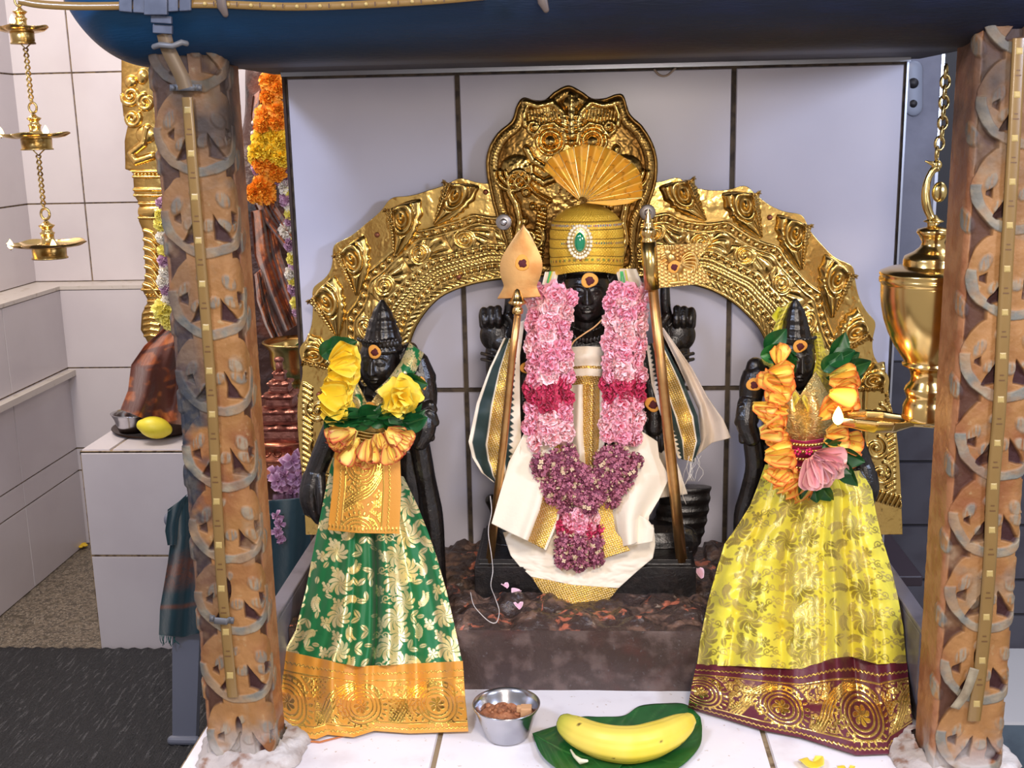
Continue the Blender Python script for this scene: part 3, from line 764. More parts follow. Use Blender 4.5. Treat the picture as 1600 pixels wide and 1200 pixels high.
# crest: lion face plate
cr = [(760, 262), (764, 232), (778, 208), (800, 188), (808, 165), (818, 153), (835, 157), (852, 156), (868, 143), (888, 134), (908, 143), (925, 154), (945, 154), (962, 148), (974, 150), (984, 178), (1004, 198), (1020, 225), (1027, 255), (1024, 290), (1012, 325), (1000, 352), (995, 390), (990, 430), (925, 434), (850, 432), (800, 425), (790, 380), (778, 345), (768, 310)]
nA, nR = 520, 230
oc = spline(cr, nA, closed=True); C0 = np.array((893., 285.))
rr = np.linspace(0.004, 1, nR)
G = C0+(oc[:, None]-C0)*rr[None, :, None]; x, y = G[..., 0], G[..., 1]
H = np.zeros((nA, nR))
edge = (1-rr)[None]*np.linalg.norm(oc-C0, axis=1)[:, None]
# serrated border
an = np.cumsum(np.r_[0, np.linalg.norm(np.diff(oc, axis=0), axis=1)])[:, None]
H = np.maximum(H, 5*np.sqrt(np.clip(1-((edge-12)/7)**2, 0, 1))*(.6+.4*np.abs(np.sin(an*.55+edge*.25))))
H = np.maximum(H, 2*np.sqrt(np.clip(1-((edge-2.5)/2.2)**2, 0, 1)))
mx = 893
def both(fn):
    for sg in (-1, 1): fn(sg)
def f(sg):
    X = lambda v: mx+sg*v
    # eye: ball, rings, brow
    dome(H, x, y, X(33), 220, 10, 10, 11); ridge(H, x, y, spiral(X(33), 220, 15, 15, 0, 1), 3, 6); ridge(H, x, y, spiral(X(33), 220, 21, 21, 0, 1), 2.6, 5)
    ridge(H, x, y, [(X(8), 222), (X(12), 205), (X(28), 192), (X(46), 196), (X(58), 212)], 4, 7)
    ridge(H, x, y, spiral(X(58), 198, 3, 12, PI/2, 1.1*sg), 3.4, 7); dome(H, x, y, X(58), 198, 6, 6, 8)
    # horns
    ridge(H, x, y, [(X(10), 195), (X(14), 175), (X(30), 160), (X(52), 165), (X(72), 160)], 6, 8)
    for i in range(11): ridge(H, x, y, [(X(18+i*5), 170+abs(i-5)*.6), (X(14+i*5), 184+i*1.2)], 2.2, 5)
    ridge(H, x, y, [(X(66), 160), (X(74), 178), (X(72), 196)], 4, 7)
    # cheeks
    for k in range(3): ridge(H, x, y, spiral(X(92), 268, 10+9*k, 12+9*k, PI*1.0 if sg < 0 else 0, .55*sg), 4, 7)
    dome(H, x, y, X(84), 262, 26, 20, 6); ridge(H, x, y, spiral(X(80), 282, 3, 20, 0, 1.6*sg), 3.5, 8)
    bp = spline([(X(98), 280), (X(92), 272), (X(78), 276), (X(66), 290), (X(52), 303), (X(34), 313)], 30)
    for bx_, by_ in bp: dome(H, x, y, bx_, by_, 2.6, 2.6, 10)
    ridge(H, x, y, bp, 4.5, 6)
    dome(H, x, y, X(70), 300, 8, 8, 9); dome(H, x, y, X(60), 322, 6, 6, 8); dome(H, x, y, X(44), 326, 6, 6, 8); dome(H, x, y, X(74), 345, 7, 7, 8)
    ridge(H, x, y, [(X(96), 300), (X(86), 318), (X(80), 345), (X(84), 375), (X(78), 400)], 6, 8)
    for i in range(14): ridge(H, x, y, [(X(52+i*.6), 330+i*6), (X(40+i*.6), 334+i*6)], 2.5, 6)
    ridge(H, x, y, spiral(X(64), 372, 4, 22, 1, 1.3*sg), 4, 7)
    # snout
    ridge(H, x, y, [(X(2), 240), (X(14), 250), (X(40), 262), (X(60), 250), (X(70), 232)], 6, 9)
    ridge(H, x, y, [(X(20), 275), (X(44), 285), (X(60), 275)], 7, 9)
both(f)
ridge(H, x, y, [(mx, 150), (mx, 175), (mx, 212)], 7, 9); dome(H, x, y, mx, 222, 6, 7, 11); dome(H, x, y, mx, 160, 14, 11, 8); dome(H, x, y, mx, 258, 16, 22, 16)
for k in range(5): ridge(H, x, y, [(mx-16, 178+k*7), (mx, 184+k*7), (mx+16, 178+k*7)], 2.4, 8)
H += 2.2*np.clip(1-((x-mx)/110)**2-((y-260)/110)**2, 0, 1)*3
H += noise2(x, y, .18, 3, 2)*1.6
P = W(x, y, YA-.004); P[..., 1] -= H*.00095
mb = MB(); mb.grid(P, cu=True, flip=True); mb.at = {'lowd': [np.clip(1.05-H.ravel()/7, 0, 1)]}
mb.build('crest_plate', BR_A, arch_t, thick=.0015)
# rivets and two steel screws
RIV = M('copper_rivet', (150, 92, 66), .5, .8)
for px, py in ((759, 300), (589, 367), (717, 433), (498, 617), (1203, 340), (890, 162)):
    mb = MB(); mb.ell(W(px, py, YA-.003), (.0042, .0025, .0042), 12, 8); mb.build('rivet', RIV, arch_t)
STL = M('steel', (206, 206, 212), .3, 1); 
for px, py in ((787, 347), (1012, 332)):
    o_ = V(px, py, YA-.016); k = MPP(px, py, YA)
    mb = MB(); mb.tube([o_+Vector((0, .004, 0)), o_, o_+Vector((0, -.001, 0))], [12.5*k, 12.5*k, 11*k], 28, up_=(0, 0, 1)); w_ = mb.build('screw_washer', M('steel_washer', (200, 196, 196), .35, .8), arch_t)
    mb = MB(); mb.tube([o_, o_+Vector((0, -.005, 0)), o_+Vector((0, -.006, 0))], [5.5*k, 5.5*k, 3.5*k], 16, up_=(0, 0, 1)); mb.build('screw_head', STL, w_)
# ================================================================ rough stone base
x0b = float(WZ(452, 1085, 0)[0]); x1b = float(WZ(1428, 1080, 0)[0]); YB0 = 1.442; YB1 = 1.745
ROCK = M('oiled_rough_stone', (62, 48, 43), .4, spec=.6, var=[(26, (112, 86, 72), .50, .66, 5, None, 1.2), (32, (176, 100, 74), .60, .655, 5, None, .8), (44, (140, 122, 104), .655, .72, 4)], bump=[(45, .9, .007), (130, .7, .003), (420, .4, .001)])
ROCKF = M('oiled_cut_stone', (66, 50, 45), .36, spec=.6, var=[(40, (98, 80, 74), .45, .68, 6), (14, (82, 50, 44), .52, .72), (200, (88, 80, 78), .62, .72)], bump=[(110, .5, .0016), (380, .5, .0008)])
nx, ny = 420, 120
u, v = np.meshgrid(np.linspace(0, 1, nx), np.linspace(0, 1, ny), indexing='ij')
X = x0b+(x1b-x0b)*u; Yy = YB0+(YB1-YB0)*v
edge = np.clip(np.minimum(v, 1)*14, 0, 1)
bk = np.clip((v-.45)/.5, 0, 1)
cx = (x0b+x1b)/2
side = np.clip((np.abs(X-cx-.01)-.145)/.03, 0, 1)
Z = .088+edge*(noise2(X, Yy, 28, 5, 4)*.040+.006)+bk*side*(.012+.034*noise2(X, Yy, 18, 9, 3))
Z = np.where((side < .5) & (v > .36), np.minimum(Z, .094), Z)
mb = MB(); P = np.stack([X, Yy, Z], -1); mb.grid(P, mi=0)
base_t = thing('stone_base', (cx, 1.6, 0), 'long low base of oiled black stone with a rough reddish top, under all three statues', 'base')
mb.build('rough_top', ROCK, base_t)
nz = 40; u2, w2 = np.meshgrid(np.linspace(0, 1, nx), np.linspace(0, 1, nz), indexing='ij')
Xf = x0b+(x1b-x0b)*u2; Zf = (P[:, 0, 2])[:, None]*w2
Yf = YB0+noise2(Xf, Zf, 30, 12)*.002-.0015*np.sin(w2*PI)
Yf[:, -1] = P[:, 0, 1]
mb = MB(); mb.grid(np.stack([Xf, Yf, Zf], -1))
for (xx, c_) in ((x0b, 0), (x1b, -1)):
    row = P[c_]; low = row.copy(); low[:, 2] = 0; mb.grid(np.stack([low, row], 1) if c_ == -1 else np.stack([row, low], 1))
row = P[:, -1]; low = row.copy(); low[:, 2] = 0; mb.grid(np.stack([row, low], 1))
mb.build('cut_front', ROCKF, base_t)
# ================================================================ heads
def head_disp(G, fz=0.0, face=1.0):
    "radial factor for a unit sphere: face looks to -Y; x right, z up"
    xn, yn, zn = G[..., 0], G[..., 1], G[..., 2]
    fr = np.clip(-yn*1.6, 0, 1)
    d = np.zeros_like(xn)
    g = lambda cx_, cz, sx_, sz: np.exp(-((xn-cx_)/sx_)**2-((zn-cz)/sz)**2)
    ax = np.abs(xn)
    ga = lambda cx_, cz, sx_, sz: np.exp(-((ax-cx_)/sx_)**2-((zn-cz)/sz)**2)
    # jaw taper
    d += .06*np.clip(-zn-.1, 0, 1)*np.clip(1-ax*1.2, -.4, 1)+.05*np.clip(ax*(-zn)*2, 0, .8)
    # nose
    nz_ = np.clip((zn+.30)/.07, 0, 1)*np.clip((.28-zn)/.12, 0, 1)
    wn = .075+.05*np.clip((.1-zn)/.4, 0, 1)
    d += nz_*np.exp(-(xn/wn)**2)*(.09+.20*np.clip((.26-zn)/.5, 0, 1))
    d += .07*ga(.13, -.22, .07, .07)
    # sockets, eyelids
    d -= .085*ga(.36, .10, .22, .13)
    lid = np.clip(1-((ax-.37)/.23)**2-((zn-.10+.06*(ax-.37))/.105)**2, 0, 1)
    d += .095*np.sqrt(lid)
    slit = np.exp(-((zn-.065-.10*(ax-.37)**2*4)/.018)**2)*np.clip(1-((ax-.37)/.22)**2, 0, 1)
    d -= .045*slit
    br = .30+.0*ax-.9*(ax-.36)**2*1.2
    d += .05*np.exp(-((zn-br)/.035)**2)*np.clip(1-((ax-.38)/.34)**2, 0, 1)
    d += .04*np.exp(-((zn-.20-(.02-.5*(ax-.36)**2))/.02)**2)*np.clip(1-((ax-.37)/.25)**2, 0, 1)
    # mouth
    up_ = np.clip(1-(ax/.26)**2, 0, 1)
    d += .075*np.sqrt(up_)*np.exp(-((zn+.445-.03*np.cos(xn*18)*.6)/.035)**2)
    d += .085*np.clip(1-(ax/.20)**2, 0, 1)**.5*np.exp(-((zn+.535)/.045)**2)
    d -= .06*np.clip(1-(ax/.30)**2, 0, 1)**.5*np.exp(-((zn+.487)/.014)**2)
    d -= .03*g(0, -.36, .05, .04)
    d += .05*g(0, -.80, .2, .12); d -= .03*g(0, -.64, .2, .05)
    d += .045*ga(.52, -.22, .24, .22)
    return 1+d*fr*face*1.25
def tilak(mb1, mb2, c, r, seed=0):
    "yellow paste disc (mb1) with a maroon centre (mb2) facing -Y"
    rs = np.random.RandomState(seed); n = 28; a = np.linspace(0, 2*PI, n, endpoint=False)
    w1 = 1+.08*np.sin(a*2+seed)+.05*np.sin(a*3+seed*2); w2 = .54*(1+.07*np.sin(a*3+seed)+.08*np.sin(a*4+1+seed*2)+.06*np.sin(a*7+seed))
    for mb, ww, d, off in ((mb1, w1, .0016, (0, 0)), (mb2, w2, .0030, (.05*r, -.05*r))):
        rings = []
        for k, (q, dd) in enumerate(((1, 0), (1, d*.7), (.85, d), (.02, d*1.02))):
            rings.append(np.stack([c[0]+off[0]+r*ww*q*np.cos(a), np.full(n, c[1]-dd+.0012), c[2]+off[1]+r*ww*q*np.sin(a)], -1))
        mb.grid(np.array(rings), cv=True)
PASTE = M('sandal_paste', (226, 158, 66), .75, bump=[(300, .3, .0006)])
KUM = M('vermilion_paste', (84, 24, 28), .8, bump=[(260, .9, .001)])
def tilaks(lst, parent):
    for (px, py, Y, rpx, sd) in lst:
        a, b = MB(), MB(); tilak(a, b, W(px, py, Y), rpx*MPP(px, py, Y), sd)
        o = a.build('paste_mark', PASTE, parent); b.build('vermilion_dot', KUM, o)
def limb(mb, pts, Ys, rp, n=16):
    P = [W(x, y, Y) for (x, y), Y in zip(pts, Ys)]
    sp = spline(P, max(8, len(P)*4)); k = MPP(pts[0][0], pts[0][1], Ys[0])
    r = np.interp(np.linspace(0, 1, len(sp)), np.linspace(0, 1, len(rp)), rp)*k
    mb.tube(sp, r, n, caps='round')
# ================================================================ central statue
YC = 1.625
ctr = thing('deity_statue', W(915, 905, YC)*np.array((1, 1, 0))+np.array((0, 0, .094)), 'large central black stone deity statue wearing the gold turban, cream cloth and pink garland', 'statue')
mb = MB()
k = MPP(917, 460, YC)
# head
mb.ell(W(917, 456, YC-.005), (37*k, 36*k, 47*k), 96, 96, disp=lambda G: head_disp(G))
for sx in (-1, 1):   # ears with heavy earrings
    limb(mb, [(917+sx*38, 440), (917+sx*42, 462), (917+sx*40, 485)], [YC+.01]*3, [5, 7, 6])
    mb.ell(W(917+sx*43, 497, YC+.008), (8*k, 8*k, 9*k))
# crown core under the cloth
mb.lathe([(36*k, -10*k), (39*k, 0), (38*k, 30*k), (34*k, 70*k), (20*k, 88*k), (1*k, 90*k)], W(917, 425, YC), 40)
mb.tube([W(917, 423, YC), W(917, 415, YC)], 38*k, 40)
# back plate of hair
limb(mb, [(880, 430), (884, 480), (878, 520)], [YC+.02]*3, [16, 16, 14]); limb(mb, [(954, 430), (952, 480), (960, 520)], [YC+.02]*3, [16, 16, 14])
limb(mb, [(917, 490), (917, 525)], [YC+.005, YC+.01], [26, 28])
# torso
T = [(917, 520, 62, 22), (917, 545, 78, 30), (917, 575, 74, 32), (917, 610, 60, 30), (917, 650, 54, 28), (917, 700, 66, 30), (917, 760, 72, 32), (917, 830, 70, 32), (917, 886, 72, 32)]
tt = spline([(a, b, c, d) for a, b, c, d in T], 40); n = 48; an = np.linspace(0, 2*PI, n, endpoint=False)
G = np.array([W(a, b, YC+.01)+np.stack([c*k*np.cos(an), d*k*np.sin(an), 0*an], -1) for a, b, c, d in tt])
mb.add(G, quads(len(tt), n, cv=True).tolist()+[list(range(n)), [(len(tt)-1)*n+q for q in range(n)][::-1]])
# carved necklace beads
for i in range(-7, 8):
    mb.ell(W(917+i*6.2, 532-abs(i)**1.7*.55, YC-.030+abs(i)*.0012), (2.9*k, 3.5*k, 6.0*k), 8, 6)
    mb.ell(W(917+i*5.2, 518-abs(i)**1.7*.65, YC-.024+abs(i)*.0012), (2.6*k, 3*k, 2.6*k), 8, 6)
# rear raised hands, palms forward
for sx in (-1, 1):
    cx = 917+sx*143 if sx > 0 else 776
    hx = lambda d: cx+sx*d
    limb(mb, [(917+sx*70, 545), (917+sx*112, 612), (917+sx*136, 590), (hx(-1), 548)], [YC+.01, YC+.02, YC+.01, YC], [24, 21, 20, 19])
    mb.ell(W(hx(0), 524, YC-.004), (27*k, 16*k, 27*k), 24, 18)
    mb.ell(W(hx(-8), 536, YC-.012), (17*k, 10*k, 14*k), 20, 14)
    for i, (dx, l) in enumerate(((20, 0), (9, 2), (-2, 3))):      # three folded fingers
        limb(mb, [(hx(dx), 508), (hx(dx+1), 492-l), (hx(dx), 486-l)], [YC-.004, YC-.006, YC-.014], [7.4, 7.4, 6.6], 12)
        limb(mb, [(hx(dx), 488-l), (hx(dx-1), 500), (hx(dx-1), 508)], [YC-.016, YC-.022, YC-.016], [6.2, 6.2, 5], 12)
    limb(mb, [(hx(-16), 508), (hx(-20), 480), (hx(-21), 456), (hx(-20), 440)], [YC-.004, YC-.008, YC-.008, YC-.006], [9, 8.4, 8, 7], 12)   # raised finger
    limb(mb, [(hx(-22), 528), (hx(-26), 508), (hx(-18), 494)], [YC-.012, YC-.018, YC-.02], [8.4, 7.4, 6], 12)   # thumb closing
    for q in (0, 1): mb.tube(spline([W(hx(-24), 552+q*9, YC-.004), W(hx(0), 557+q*9, YC-.026), W(hx(24), 552+q*9, YC-.004)], 16), 3.0*k, 8)
# front lower hands
for sx in (-1, 1):
    ex = 826 if sx < 0 else 1012
    limb(mb, [(917+sx*66, 545), (917+sx*96, 590), (917+sx*100, 625)], [YC-.0, YC-.01, YC-.016], [24, 20, 17])
    if sx > 0:
        limb(mb, [(1017, 600), (1022, 640), (1022, 668)], [YC-.02, YC-.03, YC-.035], [18, 15, 15])
        for i in range(4): limb(mb, [(1008+i*9, 668), (1008+i*9, 690), (1010+i*8, 704)], [YC-.036, YC-.040, YC-.036], [5.6, 5.2, 4.2], 10)
        limb(mb, [(1006, 655), (1000, 668), (1002, 682)], [YC-.04, YC-.044, YC-.044], [6, 5.4, 4.4], 10)
    else:
        limb(mb, [(826, 520), (823, 570), (822, 640)], [YC-.01]*3, [13, 15, 14])
        mb.ell(W(824, 655, YC-.02), (16*k, 10*k, 20*k))
        for i in range(4): limb(mb, [(812+i*8, 662), (812+i*8, 684), (814+i*7, 698)], [YC-.024, YC-.028, YC-.024], [5.4, 5, 4], 10)
# bird's tail at the right, bird's breast at the left
limb(mb, [(1000, 850), (1055, 848)], [YC+.02, YC+.02], [40, 36])
Pt = [(1040, 868, 44, 18), (1052, 845, 46, 18), (1062, 815, 44, 17), (1068, 790, 42, 16), (1072, 768, 40, 14), (1074, 760, 39, 12)]
tt = spline(Pt, 26)
G = np.array([W(a, b, YC+.03)+np.stack([c*k*np.cos(an)*(1+.03*np.sin(i*1.6)), d*k*np.sin(an)*(1+.10*np.sin(i*1.6)), 0*an], -1) for i, (a, b, c, d) in enumerate(tt)])
mb.add(G, quads(len(tt), n, cv=True).tolist()+[list(range(n)), [(len(tt)-1)*n+q for q in range(n)][::-1]])
limb(mb, [(808, 870), (790, 830), (776, 795), (768, 782)], [YC+.02]*4, [34, 26, 14, 10])
# square plinth (stepped)
a0 = WZ(742, 932, .088); a1 = WZ(1087, 932, .088); yf = 1.556
mb.box((a0[0]*1.0, yf, .080), (a1[0], yf+.165, .134))
mb.box((a0[0]+.006, yf+.010, .12), (a1[0]-.006, yf+.155, .142))
body = mb.build('statue_body', STONE, ctr, mods=[('remesh', .0010)])
tilaks([(921, 438, YC-.0415, 12.5, 1), (823, 575, YC-.034, 10, 2), (1020, 632, YC-.048, 12, 3)], ctr)
# ================================================================ side goddess statues
def goddess(hx, hy, hw, crown, shoulder, label, YG, turn, lists, mirror):
    g = thing('goddess_statue', W(hx, 960, YG)*np.array((1, 1, 0))+np.array((0, 0, .094)), label, 'statue')
    mb = MB(); k = MPP(hx, hy, YG)
    rot = Matrix.Rotation(turn, 3, 'Z')
    mb.ell(W(hx, hy, YG), (hw*k, hw*1.02*k, 45*k), 90, 90, rot=rot, disp=lambda G: head_disp(G))
    # conical crown built of ringed tiers
    pr = []
    tipy = crown[0][1]
    for i, y in enumerate(np.linspace(crown[-1][1], tipy, 90)):
        r = np.interp(y, [c[1] for c in crown], [c[0] for c in crown])
        z = (crown[-1][1]-y)*k
        fr = (crown[-1][1]-y)/(crown[-1][1]-tipy)
        r = r*(1+.045*np.sin(fr*34)*(1 if fr > .42 or fr < .18 else .2))
        pr.append((max(r, .6)*k, z))
    c0 = W(crown[-1][2], crown[-1][1], YG); ct = W(crown[0][2], tipy, YG); pr = np.array(pr)
    n = 64; a = np.linspace(0, 2*PI, n, endpoint=False)
    G = []
    for (r, z) in pr:
        f = z/pr[-1][1]; cc = c0*(1-f)+ct*f; rr_ = r*(1+.05*np.abs(np.sin(a*6))*np.sin(np.clip(f*3, 0, 1)*PI)*(f < .45)+.02*np.sin(a*16))
        G.append(cc+np.stack([rr_*np.cos(a), rr_*np.sin(a), 0*a], -1))
    G = np.array(G); mb.add(G, quads(len(pr), n, cv=True, flip=True).tolist()+[list(range(n))[::-1], [(len(pr)-1)*n+q for q in range(n)]])
    # headband of small beads and rosettes
    for i in range(-6, 7):
        aa = i*.2+turn; mb.ell(W(hx, hy-38, YG)+np.array((math.sin(aa)*hw*1.02*k, -math.cos(aa)*hw*1.02*k, 0)), (3.4*k,)*3, 8, 6)
        mb.ell(W(crown[-2][2], crown[-2][1]+6, YG)+np.array((math.sin(aa)*hw*.96*k, -math.cos(aa)*hw*.96*k, 0)), (2.6*k, 2.6*k, 5*k), 8, 6)
    for pts, dy, rp in lists: limb(mb, pts, [YG+d for d in dy] if hasattr(dy, '__len__') else [YG+dy]*len(pts), rp)
    for sx in (-1, 1): mb.ell(W(hx+sx*hw*1.08, hy+20, YG+.006), (6*k, 6*k, 12*k))
    # torso and lower body under the cloth
    X0 = hx+(shoulder-hx)*.0
    T = [(X0, 600, 26, 22), (X0, 622, 48, 26), (X0+0, 660, 50, 30), (X0, 710, 42, 28), (X0, 760, 52, 32), (X0, 850, 56, 32), (X0, 960, 58, 34)]
    tt = spline(T, 30); an = np.linspace(0, 2*PI, 40, endpoint=False)
    G = np.array([W(p, q, YG+.012)+np.stack([c*k*np.cos(an), d*k*np.sin(an), 0*an], -1) for p, q, c, d in tt])
    mb.add(G, quads(len(tt), 40, cv=True).tolist()+[list(range(40)), [(len(tt)-1)*40+q for q in range(40)][::-1]])
    for sx in (-1, 1):      # breasts shape the draped blouse
        mb.ell(W(X0+sx*20, 636, YG-.012), (19*k, 16*k, 19*k))
    c = W(X0, 970, YG); mb.box((c[0]-.07, YG-.05, .08), (c[0]+.07, YG+.045, .125))
    mb.build('statue_body', STONE, g, mods=[('remesh', .0010)])
    return g
YG1, YG2 = 1.56, 1.56
ga_ = goddess(593, 566, 32, [(2, 468, 597), (10, 478, 597), (17, 492, 598), (23, 508, 598), (28, 528, 598), (31, 548, 598)], 593,
    'black stone goddess statue at the left, head tilted forward, wearing the green and gold sari', YG1, -.18, [
    ([(640, 548), (622, 565), (612, 600)], .012, [14, 18, 20]),
    ([(620, 600), (652, 590), (662, 620), (660, 650)], (.0, .0, -.004, -.006), [20, 24, 22, 18]),
    ([(655, 566), (660, 590)], (.0, -.0), [16, 22]),
    ([(660, 640), (664, 670), (656, 690)], (-.01, -.02, -.02), [20, 18, 14]),
    ([(650, 650), (672, 646), (680, 660)], (-.02, -.022, -.02), [8, 8, 7]), ([(654, 640), (672, 632), (678, 640)], (-.02, -.022, -.02), [8, 7, 6]), ([(650, 668), (670, 672), (674, 684)], (-.02, -.02, -.02), [8, 7, 6]),
    ([(655, 690), (662, 730), (668, 770), (676, 830), (680, 900), (684, 960)], (0, 0, .01, .01, .01, .01), [16, 16, 20, 18, 18, 20]),
    ([(640, 700), (640, 800), (650, 960)], .02, [30, 30, 34]),
    ([(548, 610), (532, 650), (508, 700), (490, 745)], (.0, .0, -.01, -.012), [22, 20, 17, 16]),
    ([(492, 740), (486, 770), (490, 796), (498, 812)], (-.014, -.02, -.02, -.018), [15, 15, 12, 8]),
    ([(482, 745), (476, 775), (480, 800)], (-.014, -.02, -.02), [10, 9, 6]), ([(500, 745), (502, 775), (502, 800)], (-.02, -.03, -.03), [9, 8, 6]),
    ([(556, 560), (540, 600)], .012, [12, 18]),
    ], False)
tilaks([(585, 550, YG1-.033, 10.5, 4), (655, 601, YG1-.0215, 12, 5), (576, 638, YG1-.05, 10, 6)], ga_)
gb_ = goddess(1246, 564, 26.5, [(2, 466, 1243), (8, 475, 1243), (15, 490, 1243), (19, 508, 1243), (22, 524, 1244), (25, 546, 1245)], 1250,
    'black stone goddess statue at the right with a narrow tall crown, wearing the yellow sari', YG2, .06, [
    ([(1214, 610), (1186, 586), (1176, 600), (1172, 630)], (.0, .0, -.004, -.006), [20, 22, 20, 17]),
    ([(1180, 572), (1178, 600)], 0, [14, 20]),
    ([(1170, 632), (1166, 660), (1174, 684)], (-.012, -.02, -.02), [18, 17, 14]),
    ([(1178, 656), (1160, 650), (1154, 660)], (-.02, -.024, -.02), [8, 8, 7]), ([(1176, 644), (1160, 636), (1156, 644)], (-.02, -.022, -.02), [8, 7, 6]), ([(1180, 674), (1162, 676), (1160, 688)], (-.02, -.022, -.02), [8, 7, 6]),
    ([(1176, 690), (1180, 730), (1172, 770), (1162, 810), (1160, 870), (1158, 960)], (0, 0, .01, .01, .01, .01), [15, 16, 17, 14, 18, 20]),
    ([(1200, 700), (1195, 800), (1190, 960)], .02, [24, 28, 30]),
    ([(1288, 610), (1312, 650), (1336, 696), (1352, 735)], (.0, .0, -.01, -.012), [22, 20, 17, 15]),
    ([(1352, 732), (1358, 760), (1354, 784)], (-.014, -.02, -.02), [15, 13, 9]),
    ([(1342, 740), (1348, 765), (1346, 786)], (-.02, -.03, -.03), [9, 8, 6]), ([(1362, 742), (1366, 765), (1360, 786)], (-.014, -.02, -.02), [9, 8, 6]),
    ([(1290, 570), (1300, 610)], .012, [10, 16]),
    ], True)
tilaks([(1250, 541, YG2-.0275, 10.5, 7), (1178, 601, YG2-.0225, 11, 8), (1254, 642, YG2-.052, 11, 9)], gb_)
# ================================================================ cloth patterns
def ellm(Mk, x, y, cx, cy, a, b, an, hole=0):
    R_ = max(a, b)+1
    m = (np.abs(x-cx) < R_) & (np.abs(y-cy) < R_)
    if not m.any(): return
    c, s = math.cos(an), math.sin(an); X = (x[m]-cx)*c+(y[m]-cy)*s; Yv = -(x[m]-cx)*s+(y[m]-cy)*c
    q = (X/a)**2+(Yv/(b*(1-.5*np.clip(np.abs(X/a), 0, 1)**2)+1e-6))**2
    v = np.clip((1-q)*2.2, 0, 1)
    if hole: v = v*np.clip((np.abs(Yv)-.35)*2.5, 0, 1)
    Mk[m] = np.maximum(Mk[m], v)
def strokem(Mk, x, y, poly, w):
    m = win(x, y, poly, w+1)
    if not m.any(): return
    Mk[m] = np.maximum(Mk[m], np.clip((w-pdist(x[m], y[m], poly))/.8+.5, 0, 1))
def flowerm(Mk, x, y, cx, cy, r, n, sw=.03, dark=None):
    m = (np.abs(x-cx) < r*1.1) & (np.abs(y-cy) < r*1.1)
    if not m.any(): return
    X, Y_ = x[m]-cx, y[m]-cy; rr_ = np.hypot(X, Y_); a = np.arctan2(Y_, X)+rr_*sw
    c = np.abs(np.cos(a*n/2)); v = np.clip((r*(.45+.55*c**.5)-rr_)*.9, 0, 1)*np.clip((c-.16)*5, 0, 1)
    v = np.maximum(v, np.clip((r*.14-rr_)*1.5, 0, 1)); Mk[m] = np.maximum(Mk[m], v)
def floral(x, y, seed, sp=34, kinds='FSLCD', fr=19):
    rs = np.random.RandomState(seed); Mk = np.zeros_like(x, float)
    x0, x1, y0, y1 = x.min(), x.max(), y.min(), y.max(); r = 0
    for j, gy in enumerate(np.arange(y0, y1+sp, sp*.86)):
        for i, gx in enumerate(np.arange(x0-(j % 2)*sp/2, x1+sp, sp)):
            cx, cy = gx+rs.uniform(-5, 5), gy+rs.uniform(-4, 4); k = kinds[(i*2+j*3+(i*j) % 2) % len(kinds)]; an = rs.uniform(0, 2*PI)
            if k == 'F': flowerm(Mk, x, y, cx, cy, fr*rs.uniform(.85, 1.1), 9, .05)
            elif k == 'S':
                L = sp*.75; c, s = math.cos(an), math.sin(an); q = np.linspace(0, 1, 8)
                st = np.stack([cx+(q-.5)*L*c-np.sin(q*3)*4*s, cy+(q-.5)*L*s+np.sin(q*3)*4*c], 1); strokem(Mk, x, y, st, .7)
                for t in range(1, 8):
                    for sd in (-1, 1):
                        aa = an+sd*.8; ellm(Mk, x, y, st[t, 0]+math.cos(aa)*4.5, st[t, 1]+math.sin(aa)*4.5, 4.6*(1.2-t*.06), 2.3, aa)
            elif k == 'L':
                for d in (-1, 1):
                    aa = an+d*.7; ellm(Mk, x, y, cx+math.cos(aa)*8, cy+math.sin(aa)*8, 9, 4.6, aa, 1)
            elif k == 'C':
                for d in (-1, 1):
                    strokem(Mk, x, y, spiral(cx+d*7, cy, 1, 6.5, an, 1.3*d, 18), .8); ellm(Mk, x, y, cx, cy-7*d, 4, 2, an)
                strokem(Mk, x, y, [(cx-14, cy+6), (cx, cy-2), (cx+14, cy+6)], .8)
            else:
                ellm(Mk, x, y, cx, cy, 3, 3, 0); flowerm(Mk, x, y, cx+6, cy+8, 9, 6, .05)
                ellm(Mk, x, y, cx-9, cy-5, 7, 3.6, an, 1)
    return Mk
